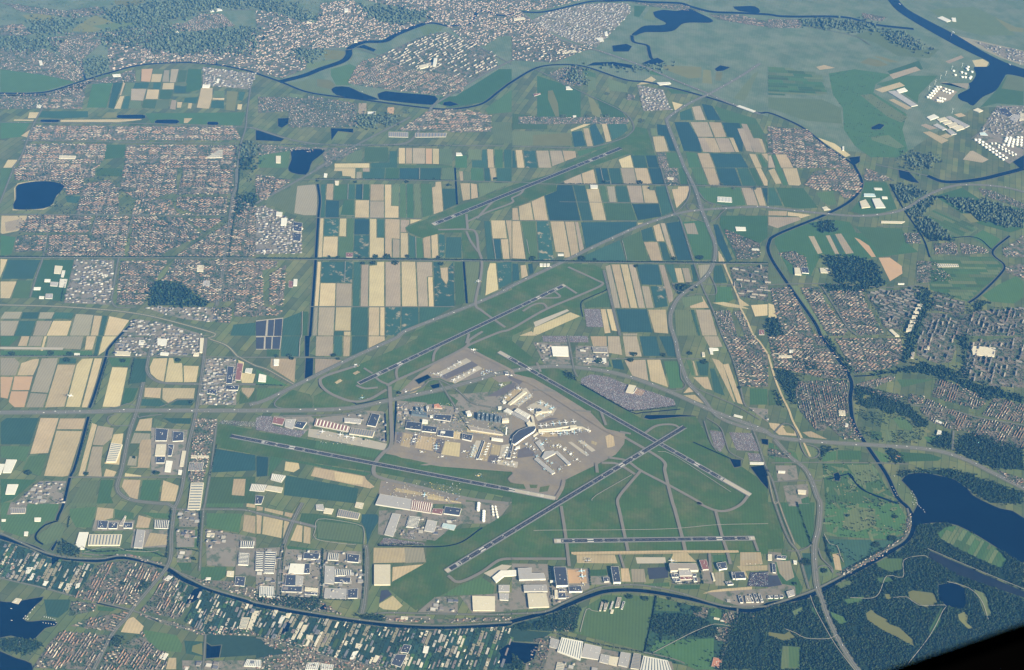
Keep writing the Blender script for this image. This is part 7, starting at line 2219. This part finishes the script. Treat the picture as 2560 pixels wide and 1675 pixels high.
for P in _cars:
    A = np.array(P); e = A[1] - A[0]; v = e / np.linalg.norm(e); w = np.array([-v[1], v[0]]); U = A @ v; W = A @ w
    uu, ww = np.meshgrid(np.arange(U.min(), U.max(), 3.4), np.arange(W.min(), W.max(), 10.5)); uu, ww = uu.ravel(), ww.ravel()
    X = uu * v[0] + ww * w[0]; Y = uu * v[1] + ww * w[1]; k = inside(P, X, Y) & (rng.random(len(X)) < .72)
    CX_.append(np.c_[X[k], Y[k], np.full(k.sum(), math.atan2(w[1], w[0])), np.full(k.sum(), 1.6)])
SV = []
for e in [o for o in COL.objects if o.name.startswith('parked_airliner')]:
    for _ in range(7): SV.append((e.location.x + random.uniform(-45, 45), e.location.y + random.uniform(-45, 45), random.uniform(0, 3.1), 6.2))
for q, m in (((1300, 900, 1840, 1000), 90), ((1850, 700, 2330, 940), 160), ((1310, 620, 1840, 880), 200), ((560, 880, 1180, 1010), 70), ((1180, 1360, 1900, 1540), 130)):
    for _ in range(m): p_ = gp('C2', random.uniform(q[0], q[2]), random.uniform(q[1], q[3])); SV.append((p_[0], p_[1], random.uniform(0, 3.1), 6.2 if q[1] > 850 else 1.0))
SV = np.array(SV); n = len(SV)
speckle('apron_vehicles', SV, np.c_[rng.uniform(2.5, 7, n), rng.uniform(1.2, 2, n), rng.uniform(2, 3.5, n)], np.array([(.6,.58,.52),(.55,.45,.12),(.2,.2,.22),(.12,.2,.35),(.5,.5,.5)])[rng.integers(0, 5, n)], 'scattered baggage carts, tugs and buses around the airport stands')
CX_ = np.concatenate(CX_); n = len(CX_); print('cars', n)
speckle('parked_cars', CX_, np.c_[rng.uniform(2.0, 2.5, n), rng.uniform(.85, .95, n), rng.uniform(1.3, 1.8, n)], CAR_COL[rng.integers(0, len(CAR_COL), n)], 'countless small parked cars filling the airport car parks')
# lorries on the motorways: one object each
LORRY_BODY = flat_mat('lorry_box', (.70,.69,.66)); LORRY_CAB = flat_mat('lorry_cab', (.18,.22,.35))
lm = bpy.data.meshes.new('trailer'); lm.from_pydata(box_geo(-2, 0, 1.0, 7.2, 1.5, 3.2, 0), [], BOXF); lm.materials.append(LORRY_BODY)
cm = bpy.data.meshes.new('cab'); cm.from_pydata(box_geo(6.7, 0, .8, 1.3, 1.4, 2.8, 0), [], BOXF); cm.materials.append(LORRY_CAB)
cnt = 0; LOR = []
for name, n_, lane, L, z in ROAD_LINES:
    if name != 'motorway': continue
    acc = 0; nxt = random.uniform(60, 400)
    for i in range(1, len(L)):
        acc += np.linalg.norm(L[i] - L[i - 1])
        if acc > nxt:
            nxt += random.uniform(110, 520); t = L[i] - L[i - 1]; t /= np.linalg.norm(t); k = random.choice((-1, 1)); nn = np.array([-t[1], t[0]])
            p = L[i] + nn * k * (lane / 2 + 4 + random.uniform(-4, 4)); px = to_px((p[0], p[1], 0))
            if not (0 < px[0] < 2560 and 0 < px[1] < 1675): continue
            e = link(bpy.data.objects.new('lorry', None)); e.location = (p[0], p[1], z + .95); e.rotation_euler.z = math.atan2(t[1], t[0]) + (math.pi if k > 0 else 0)
            link(bpy.data.objects.new('trailer', lm), e); link(bpy.data.objects.new('cab', cm), e); LOR.append((e, px, 'white', 'box lorry on the motorway', 'lorries on the motorways', 'lorry'))
LB = {}
for e, px, *_ in LOR: e['category'] = 'lorry'; e['group'] = 'lorries on the motorways'; LB.setdefault(('white', 'box lorry', 'on the motorway near ' + near_landmark(px)[0]), []).append((px[0], e))
count_labels(LB); print('lorries', len(LOR))

TR = []
for name, n_, lane, L, z in ROAD_LINES:
    if name not in ('motorway', 'main_road'): continue
    for i in range(1, len(L)):
        t = L[i] - L[i - 1]; l_ = np.linalg.norm(t); t = t / l_; nn = np.array([-t[1], t[0]])
        for _ in range(rng.poisson(l_ / (28 if name == 'motorway' else 75))):
            off = random.choice((-1, 1)) * ((lane / 2 + 4 + random.uniform(-.35, .35) * lane) if n_ == 2 else 2); q = L[i - 1] + t * random.uniform(0, l_) + nn * off; TR.append((q[0], q[1], math.atan2(t[1], t[0]), z + 1.0))
TR = np.array(TR); n = len(TR); print('traffic', n)
speckle('road_traffic', TR, np.c_[rng.uniform(2.0, 2.6, n), rng.uniform(.9, 1.05, n), rng.uniform(1.4, 2.2, n)], CAR_COL[rng.integers(0, len(CAR_COL), n)], 'small moving cars strung along the motorways and main roads')
# ---------------------------------------------------------------- trees and woods
def blob_base(seed=0, seg=6):
    V = []
    for r, z, o in ((.70, .12, 0), (1.0, .55, .5), (.62, 1.05, 0)):
        V += [(r * math.cos(2 * math.pi * (k + o) / seg), r * math.sin(2 * math.pi * (k + o) / seg), z) for k in range(seg)]
    V.append((0, 0, 1.32)); F = []
    for i in range(2):
        for k in range(seg): F.append((i * seg + k, i * seg + (k + 1) % seg, (i + 1) * seg + (k + 1) % seg, (i + 1) * seg + k))
    F += [(2 * seg + k, 2 * seg + (k + 1) % seg, 3 * seg) for k in range(seg)]; return np.array(V), F
GREENS = .46 * np.array([(.020,.046,.020),(.030,.062,.024),(.042,.072,.028),(.015,.036,.020),(.055,.080,.030),(.026,.050,.032)])
def foliage(name, X, label, lift=2.0):
    """X: x, y, crown radius; a mass of crowns, every one jittered, joined as one canopy"""
    n = len(X); bv, bf = blob_base(); nv = len(bv); V = np.repeat(bv[None], n, 0)
    V = V + rng.normal(0, .13, V.shape); a = rng.uniform(0, 6.28, n)[:, None]; x, y = V[:, :, 0].copy(), V[:, :, 1].copy()
    V[:, :, 0] = (x * np.cos(a) - y * np.sin(a)) * X[:, 2, None] + X[:, 0, None]; V[:, :, 1] = (x * np.sin(a) + y * np.cos(a)) * X[:, 2, None] + X[:, 1, None]
    hs = rng.uniform(1.0, 1.9, n)[:, None]; V[:, :, 2] = V[:, :, 2] * X[:, 2, None] * hs + lift * rng.uniform(.3, 1.2, n)[:, None]
    me = bpy.data.meshes.new(name); fl = [len(f) for f in bf]; lo = np.concatenate([np.array(f) for f in bf])
    me.vertices.add(n * nv); me.vertices.foreach_set('co', V.ravel()); me.loops.add(n * len(lo)); me.loops.foreach_set('vertex_index', (lo[None] + nv * np.arange(n)[:, None]).ravel())
    me.polygons.add(n * len(fl)); st = np.cumsum([0] + fl[:-1]); me.polygons.foreach_set('loop_start', (st[None] + len(lo) * np.arange(n)[:, None]).ravel()); me.polygons.foreach_set('loop_total', np.tile(fl, n))
    me.update(calc_edges=True)
    col = np.ones((n, len(lo), 4)); pick = (np.floor(2.2 * (np.sin(X[:, 0] / 74.0) + np.sin(X[:, 1] / 59.0 + 1.0) + np.sin((X[:, 0] + X[:, 1]) / 41.0)) + 6).astype(int) + rng.integers(0, 3, n)) % len(GREENS)   # stands of one species
    far = np.linalg.norm(np.c_[X[:, :2], np.zeros(n)] - CAM, axis=1) > 19000       # distant haze painted in: crowns this far off get a paler, greyer green
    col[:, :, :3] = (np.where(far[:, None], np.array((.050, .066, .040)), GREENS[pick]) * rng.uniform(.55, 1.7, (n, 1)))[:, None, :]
    at = me.color_attributes.new('tint', 'FLOAT_COLOR', 'CORNER'); at.data.foreach_set('color', col.ravel()); me.materials.append(LEAF)
    o = link(bpy.data.objects.new(name, me)); tag(o, label, None, kind='stuff'); return o
wood_pts = []
for wt, P in WOODS:
    A = np.array(P); c = A.mean(0); d = np.linalg.norm(np.array([c[0], c[1], 0]) - CAM); s = max(10.5, (d / 1150) if d < 15500 else d / 820)
    gx, gy = np.meshgrid(np.arange(A[:, 0].min(), A[:, 0].max(), s), np.arange(A[:, 1].min(), A[:, 1].max(), s)); gx, gy = gx.ravel(), gy.ravel()
    gx = gx + rng.uniform(-.5, .5, len(gx)) * s; gy = gy + rng.uniform(-.5, .5, len(gy)) * s; k = inside(P, gx, gy)
    # clearings and rides
    cl = np.sin(gx / 97.0 + 1.3) * np.sin(gy / 131.0) + .5 * np.sin((gx + gy) / 53.0) > 1.12; k &= ~cl
    rag = 3.0 if wt[0] == 'A' else 1.3; k &= rng.random(len(gx)) < (.62 if wt[0] in 'AB' or wt == 'C4' else 1.0)
    m_ = k.sum(); wood_pts.append(np.c_[gx[k] + rng.normal(0, rag * s, m_), gy[k] + rng.normal(0, rag * s, m_), rng.uniform(.40, .80, m_) * s])
wood_pts = np.concatenate(wood_pts)
keep = np.ones(len(wood_pts), bool)                         # meadows, lakes and roads cut into the woods stay open
for tile, text in PARCELS.items():
    for line in text.strip().splitlines():
        code, rest = line.split(' ', 1)
        if code in 'ygl' and tile in ('D4', 'C4', 'B4', 'D3', 'A4'):
            P = [gp(tile, x, y) for x, y in pts(rest)]
            if tile == 'D4' or code == 'y': keep &= ~inside(P, wood_pts[:, 0], wood_pts[:, 1])
for tile, name, s in WATERS: keep &= ~inside([gp(tile, x, y) for x, y in pts(s)], wood_pts[:, 0], wood_pts[:, 1])
def clear_line(X, L, r):
    k = np.ones(len(X), bool); L = np.array(L)
    for a, b in zip(L[:-1], L[1:]):
        d = b - a; q = np.clip(((X[:, :2] - a) @ d) / (d @ d + 1e-9), 0, 1); k &= np.linalg.norm(X[:, :2] - (a + q[:, None] * d), axis=1) > r
    return k
lines = [(L, (lane * n_ + 12) * .75) for name, n_, lane, L, z in ROAD_LINES if name != 'polder_road'] + [(smooth_line([np.array(gp(t, x, y)) for t, s in segs for x, y in pts(s)], 60.0), w * .5 + 8) for nm, w, segs in CANALS if w > 24]
for L, r in lines: keep &= clear_line(wood_pts, L, r)
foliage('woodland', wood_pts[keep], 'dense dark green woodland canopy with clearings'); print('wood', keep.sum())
TREES = np.concatenate(TREES)
# rows along roads, dikes and farmyards
ROWS = [('B1',"0,826 1200,829 2300,832",10,2),('B2',"0,842 1200,848 2300,860",9,3),('B3',"0,862 700,870 1600,878 2373,884",9,3),('B2',"560,104 1200,108 1830,117",16,1),('B3',"420,150 1400,154 2373,178",18,1),
 ('C1',"0,187 900,189",18,1),('C1',"1000,200 870,640",14,1),('C1',"840,780 700,1220",14,1),('D1',"640,130 620,240",9,1),('D3',"380,1222 800,1327 1220,1402",10,1),('D3',"1330,880 1290,1100 1225,1390",9,1),
 ('D3',"1380,1180 1375,1300",8,2),('D3',"1500,1190 1560,1260",9,1),('D4',"700,660 900,540 1100,430",9,1),('D1',"1630,440 1780,450 1850,470",9,1),('D1',"1850,70 1840,300 1830,430",9,1),('D2',"610,440 600,900",8,2),('D2',"250,400 220,900",9,1),
 ('D2',"1000,430 985,900",9,1),('D2',"0,870 500,900 900,920",9,1),('D1',"750,420 900,470 1300,450 1540,520",10,1),('C3',"640,450 1090,705",12,1),('C3',"1100,700 1250,690 1520,655",9,1),('D3',"340,600 370,960",10,1),('D3',"710,620 720,770",9,1),
 ('D3',"1740,640 1765,760",8,1),('D3',"1500,760 1750,760",9,1),('C4',"500,340 740,400",10,1),('D1',"1580,70 1560,260 1540,520",10,1),('C1',"2005,1010 1940,1300",10,1),('D4',"260,0 340,230 400,400",12,1),('D4',"520,330 560,500 600,560",8,2),
 ('B1',"2220,0 2200,200 2120,820",10,2),('B1',"600,1050 560,1240",10,1),('A2',"0,1342 900,1350 1820,1357",16,2),('C2',"0,455 250,465",12,1),('C1',"1240,210 1190,450",12,1),('D2',"1130,400 1560,402",11,1)]
row_pts = []
PARKS = [('A4',4200,"560,680 800,640 1150,690 1000,780 980,860 1120,950 1290,1060 1250,1200 1300,1400 1200,1460 950,1460 800,1350 700,1200 690,1000 600,880"),('C4',1500,"500,1180 980,1180 1100,1400 1230,1557 530,1557 510,1300"),
 ('D4',1500,"530,0 1200,0 1280,130 1280,280 1100,350 560,320 520,200"),('D4',900,"520,340 1100,350 1280,300 1060,470 700,640 600,600"),('C4',700,"800,450 1300,560 1500,820 1400,1000 900,980 800,800"),('B4',2600,"1150,170 1480,230 1260,340"),('A1',2600,"0,0 900,0 900,300 0,330"),('A2',2600,"0,0 900,0 600,450 0,640"),
 ('B1',900,"1500,1050 1660,1050 1900,1230 1400,1260"),('B1',1500,"130,0 2373,0 2373,820 430,820 160,600"),('D3',1300,"1335,875 2060,1010 2000,1160 1900,1557 1480,1500 1230,1395"),('A2',3000,"300,880 1300,1000 1300,1200 300,1200"),('D1',1800,"0,350 880,580 680,880 0,700"),('D2',2000,"0,970 1200,1155 2373,1150 2373,1557 1200,1557 0,1260"),
 ('D3',350,"0,1140 640,980 570,1200 0,1180"),('B4',900,"300,1110 870,1130 1080,1540 560,1557"),('C4',900,"0,0 740,340 730,740 250,580"),('B4',700,"910,1150 1400,1120 2373,1300 2373,1557 1080,1557")]
for tile, per, s in PARKS:
    P = [gp(tile, x, y) for x, y in pts(s)]; A = np.array(P); m = int(abs(area(P)) / per); x = rng.uniform(A[:, 0].min(), A[:, 0].max(), m * 2); y = rng.uniform(A[:, 1].min(), A[:, 1].max(), m * 2)
    k = inside(P, x, y) & (np.sin(x / 61.0) + np.sin(y / 47.0) + np.sin((x - y) / 83.0) > -.3); TREES = np.concatenate([TREES, np.c_[x[k], y[k], rng.uniform(3.5, 7, k.sum())]])
for tile, s in (('C4', "500,1180 980,1180 1100,1400 1230,1557 530,1557 510,1300"), ('D4', "530,0 1200,0 1270,130 1270,270 1100,340 560,310 520,200")):    # the golf links: fairways, greens and bunkers
    P = [gp(tile, x, y) for x, y in pts(s)]; A = np.array(P); k = 0
    while k < 60:
        c = np.array([random.uniform(A[:, 0].min(), A[:, 0].max()), random.uniform(A[:, 1].min(), A[:, 1].max())])
        if not inside(P, np.array([c[0]]), np.array([c[1]]))[0]: continue
        k += 1; kind = 'fairway' if k < 26 else 'green' if k < 40 else 'bunker'; a0 = random.uniform(0, 3.1); q = {'fairway': (random.uniform(40, 95), random.uniform(14, 24)), 'green': (14, 10), 'bunker': (random.uniform(5, 10), random.uniform(3, 5))}[kind]
        E_ = [(c[0] + math.cos(a0) * q[0] * math.cos(t) * r - math.sin(a0) * q[1] * math.sin(t) * r, c[1] + math.sin(a0) * q[0] * math.cos(t) * r + math.cos(a0) * q[1] * math.sin(t) * r) for t, r in ((i * .628, random.uniform(.75, 1.2)) for i in range(10))]
        sheet(kind, E_, 2.1 + .01 * k, GM[{'fairway': 'l', 'green': 'y', 'bunker': 't'}[kind]], ground_obj)
for tile, s, sp, rows in ROWS:
    L = smooth_line([np.array(gp(tile, x, y)) for x, y in pts(s)], 40.0); acc = 0
    for i in range(1, len(L)):
        t = L[i] - L[i - 1]; l_ = np.linalg.norm(t); t = t / l_; nn = np.array([-t[1], t[0]])
        for k in range(int(l_ / sp) + 1):
            for r in range(rows):
                if random.random() < .85: row_pts.append((*(L[i - 1] + t * (k * sp + random.uniform(-3, 3)) + nn * (r * 9 - 4.5 * (rows - 1) + 7 + random.uniform(-3, 3))), random.uniform(4.5, 7.5)))
FARMS = [('B2',x,y,r) for x, y, r in ((1105,820,26),(1215,822,34),(1405,822,22),(1290,882,34),(1085,882,26),(680,825,14),(760,830,16),(960,825,18),(1690,830,20),(1720,890,26),(990,885,22),(1650,100,10),(1395,130,20),(920,130,18),(570,120,14),(2220,100,18),(1790,160,22))] + \
 [('B3',x,y,r) for x, y, r in ((190,840,30),(650,840,36),(770,850,18),(1150,910,22),(1180,135,30),(1270,190,10),(1500,840,24),(1740,830,34),(850,130,16),(2240,190,24),(2060,190,18),(1940,150,14))] + \
 [('C1',x,y,r) for x, y, r in ((470,160,30),(110,165,30),(620,225,30),(650,170,30),(800,1280,22),(1140,230,26),(1650,225,26),(1770,620,16),(260,1270,34),(1450,1270,30),(1240,1130,12))] + \
 [('C2',x,y,r) for x, y, r in ((310,185,22),(330,210,20),(720,180,22),(760,215,16),(190,190,18),(1330,530,18),(1000,960,8))] + [('C3',x,y,r) for x, y, r in ((1130,170,30),(1100,225,26),(1400,180,24),(1780,240,34),(1650,160,26),(2110,480,20),(800,230,40))] + \
 [('D1',x,y,r) for x, y, r in ((650,420,40),(700,460,40),(1340,760,36),(1300,800,20),(1800,530,20),(560,470,24),(1150,760,26),(1070,1290,34),(250,1320,60),(100,1330,60))] + \
 [('D3',x,y,r) for x, y, r in ((870,930,24),(1090,880,30),(1240,900,30),(1560,960,22),(1580,1010,16),(1460,900,14),(1280,1340,16),(1390,1190,12),(270,1150,60),(120,1160,60),(420,1120,70),(1720,1000,40))] + \
 [('D4',x,y,r) for x, y, r in ((350,560,50),(520,640,30),(1000,400,40),(1150,340,40),(250,760,20),(1180,140,24),(740,130,16),(560,460,20))] + [('C4',x,y,r) for x, y, r in ((1150,1080,40),(950,640,60),(1120,660,60),(1250,720,40),(400,280,60),(120,400,40))] + \
 [('A2',x,y,r) for x, y, r in ((480,510,50),(1230,1120,80),(1000,1110,80),(700,1000,80),(560,970,60),(1400,1040,30))] + [('A3',x,y,r) for x, y, r in ((560,700,50),(480,1080,30),(880,1080,24),(1200,1120,30),(880,870,20),(700,1080,20),(250,1110,24))]
for tile, x, y, r in FARMS:
    for _ in range(int(6 + r * r * .05)):
        a = random.uniform(0, 6.28); q = r * math.sqrt(random.random()); p = gp(tile, x + q * math.cos(a), y + .6 * q * math.sin(a)); row_pts.append((p[0], p[1], random.uniform(5, 8.5)))
row_pts = np.array(row_pts)
for tile, name, s in WATERS: row_pts = row_pts[~inside([gp(tile, x, y) for x, y in pts(s)], row_pts[:, 0], row_pts[:, 1])]
for tile, name, s in WATERS: TREES = TREES[~inside([gp(tile, x, y) for x, y in pts(s)], TREES[:, 0], TREES[:, 1])]
pxy = np.array([to_px((p[0], p[1], 0)) for p in row_pts]); dist = np.linalg.norm(np.c_[row_pts[:, :2], np.zeros(len(row_pts))] - CAM, axis=1)
vis = (pxy[:, 0] > 0) & (pxy[:, 0] < 2560) & (pxy[:, 1] > 0) & (pxy[:, 1] < 1675) & ~((pxy[:, 0] > 2100) & (pxy[:, 1] > 1500))
order = np.argsort(np.where(vis, -row_pts[:, 2] / dist, 1))[:300]
BARK = flat_mat('bark', (.09,.07,.05)); LEAFM = [mat('foliage_%d' % i, tuple(GREENS[i] * 1.05), .25, 1/6, .15, .95) for i in range(5)]
def tree_meshes(i):
    random.seed(50 + i); bv, bf = blob_base(); V = []; F = []
    for k in range(11):
        a = random.uniform(0, 6.28); q = .62 * math.sqrt(random.random()); s = random.uniform(.34, .56); z = random.uniform(.55, 1.65); o = len(V)
        V += [(q * math.cos(a) + s * x + random.gauss(0, .05), q * math.sin(a) + s * y + random.gauss(0, .05), z + s * zz * 1.1) for x, y, zz in bv]; F += [tuple(j + o for j in f) for f in bf]
    cr = bpy.data.meshes.new('crown'); cr.from_pydata(V, [], F); cr.materials.append(LEAFM[i]); cr.update()
    V = []; F = []
    def limb(p, q, r0, r1):
        o = len(V)
        for c, r in ((p, r0), (q, r1)): V.extend([(c[0] + r * math.cos(k * 1.0472), c[1] + r * math.sin(k * 1.0472), c[2]) for k in range(6)])
        F.extend([(o + k, o + (k + 1) % 6, o + 6 + (k + 1) % 6, o + 6 + k) for k in range(6)])
    limb((0, 0, 0), (0, 0, .9), .085, .05)
    for k in range(4): a = k * 1.6 + i; limb((0, 0, .6 + .06 * k), (.4 * math.cos(a), .4 * math.sin(a), 1.2), .04, .015)
    tr = bpy.data.meshes.new('trunk'); tr.from_pydata(V, [], F); tr.materials.append(BARK); tr.update(); return cr, tr
TMESH = [tree_meshes(i) for i in range(5)]; random.seed(11); TL = {}
for i in order:
    x, y, r = row_pts[i]; cr, tr = random.choice(TMESH); e = link(bpy.data.objects.new('broadleaf_tree', None)); e.location = (x, y, 0); e.scale = (r, r, r * random.uniform(.95, 1.3)); e.rotation_euler.z = random.uniform(0, 6.28)
    link(bpy.data.objects.new('crown', cr), e); link(bpy.data.objects.new('trunk', tr), e)
    lm_ = near_landmark(pxy[i]); tag(e, None, 'tree', 'trees by ' + lm_[0]); TL.setdefault(('green', 'tree', 'by ' + lm_[0]), []).append((pxy[i][0], e))
count_labels(TL)
rest = np.delete(row_pts, order, 0); foliage('roadside_trees', np.concatenate([rest, TREES]), 'green street, garden and farmyard trees scattered through the polder', 1.5); print('trees', len(rest) + len(TREES))
# ---------------------------------------------------------------- boats
HULL = flat_mat('boat_hull', (.72,.70,.66), .4); CABIN = flat_mat('boat_cabin', (.50,.48,.44), .4)
hv = [(-6, -1.8, 0), (4, -1.8, 0), (8, 0, 0), (4, 1.8, 0), (-6, 1.8, 0), (-6.3, -2.1, 1.5), (4, -2.1, 1.5), (9, 0, 1.9), (4, 2.1, 1.5), (-6.3, 2.1, 1.5)]
bh = bpy.data.meshes.new('hull'); bh.from_pydata(hv, [], [(i, (i + 1) % 5, 5 + (i + 1) % 5, 5 + i) for i in range(5)] + [(5, 6, 7, 8, 9)]); bh.materials.append(HULL)
bc = bpy.data.meshes.new('cabin'); bc.from_pydata(box_geo(-1, 0, 1.5, 3.2, 1.4, 1.7, 0), [], BOXF); bc.materials.append(CABIN)
BOATS = [('C4',(.5,.4),'the lake harbour mole',"1335,1440 1350,1470 1360,1500 1372,1525 1380,1550 1325,1460 1340,1490 1355,1520 1150,1400 1165,1430 1180,1455 1195,1480 1170,1300 1215,1380"),
 ('D4',(.5,.4),'the lower harbour mole',"1370,10 1385,25 1400,40 1415,55 1440,75 1450,95 1350,25 1340,5"),('D1',(.3,1),'the town marina',"410,1065 430,1070 450,1075 470,1080 490,1085 510,1092 400,1120 425,1125 450,1128 475,1133 500,1138 520,1120"),
 ('D1',(.6,-.8),'the boatyard quay',"220,1080 240,1085 260,1090 235,1060 255,1065 280,1030 300,1000 320,980 180,1300 200,1290 170,1330 195,1320 150,1330 260,1290 285,1300"),
 ('A4',(.6,.5),'the ship canal',"1220,40 1720,300 2240,600"),('D1',(.9,.2),'the open harbour lake',"105,990 108,1100"),('A2',(1,.1),'the twin lakes',"985,850")]
for tile, d, where, s in BOATS:
    P = pts(s); hd = direction(tile, P, d); big = where == 'the ship canal'
    for i, (x, y) in enumerate(P):
        p = gp(tile, x, y); e = link(bpy.data.objects.new('moored_boat' if not big else 'canal_barge', None)); e.location = (p[0], p[1], 3.6); e.rotation_euler.z = math.atan2(hd[1], hd[0]) + random.uniform(-.1, .1)
        if big: e.scale = (5, 3, 3)
        link(bpy.data.objects.new('hull', bh), e); link(bpy.data.objects.new('cabin', bc), e)
        tag(e, 'small white boat on %s, %s along' % (where, ['first', 'second', 'third', 'fourth', 'fifth', 'sixth', 'seventh', 'eighth', 'ninth', 'tenth', 'eleventh', 'twelfth', 'thirteenth', 'fourteenth', 'fifteenth'][i]), 'boat', 'boats at ' + where)
# ---------------------------------------------------------------- the window of the aircraft the photograph was taken from
dk = bpy.data.materials.new('unlit_window_trim'); dk.use_nodes = True; b_ = dk.node_tree.nodes['Principled BSDF']; b_.inputs['Base Color'].default_value = (.0004, .0004, .0005, 1); b_.inputs['Roughness'].default_value = 1.0; b_.inputs['Specular IOR Level'].default_value = 0  # cabin shade put into the colour: near-zero black, since sunlight reaches the trim
def win_pt(x, y, d): return tuple(ROT[0] * x - ROT[1] * y + ROT[2] * d)    # around the camera, which is the origin
def oval(a, b, d, n=72, e=5.0):
    cx, cy, th = -.019 * .68, .086 * .68, math.radians(18.9); out = []
    for k in range(n):
        t = 2 * math.pi * k / n; c, s = math.cos(t), math.sin(t); x = a * math.copysign(abs(c) ** (2 / e), c); y = b * math.copysign(abs(s) ** (2 / e), s)
        out.append(win_pt(cx + x * math.cos(th) - y * math.sin(th), cy + x * math.sin(th) + y * math.cos(th), d))
    return out
WR = [oval(.30, .23, .17), oval(.205, .1192, .17), oval(.2045, .1187, .175), oval(.225, .139, .205), oval(.31, .24, .205)]
n = 72; wv = [v for r in WR for v in r]; wf = [(i * n + k, i * n + (k + 1) % n, ((i + 1) % 5) * n + (k + 1) % n, ((i + 1) % 5) * n + k) for i in range(5) for k in range(n)]
wo = mesh_obj('cabin_window_surround', wv, wf, dk); tag(wo, 'black unlit rounded cabin window surround of the aircraft looking out', 'window surround')
# ---------------------------------------------------------------- the air
hm = bpy.data.materials.new('haze_air'); hm.use_nodes = True; hn = hm.node_tree.nodes; hn.remove(hn['Principled BSDF'])
pv = hn.new('ShaderNodeVolumePrincipled'); pv.inputs['Density'].default_value = HAZE_DENSITY; pv.inputs['Color'].default_value = (*HAZE_COLOUR, 1)
pv.inputs['Anisotropy'].default_value = -0.18
hm.node_tree.links.new(pv.outputs[0], hn['Material Output'].inputs['Volume']); hm.cycles.homogeneous_volume = True
hb = HALF + 500.0; z0, z1 = -2.0, 9300.0
hv = [(CX + sx * hb, CY + sy * hb, z) for z in (z0, z1) for sx, sy in ((-1, -1), (1, -1), (1, 1), (-1, 1))]
haze = mesh_obj('haze', hv, [(3, 2, 1, 0), (4, 5, 6, 7), (0, 1, 5, 4), (1, 2, 6, 5), (2, 3, 7, 6), (3, 0, 4, 7)], hm)
tag(haze, 'pale blue summer haze over the whole polder', None, kind='stuff')
# the whole place is shifted so that the camera sits at the origin
for o in COL.objects:
    if o.parent is None and o.type not in ('CAMERA', 'LIGHT') and o.name != 'cabin_window_surround': o.location = Vector(o.location) - Vector(CAM)
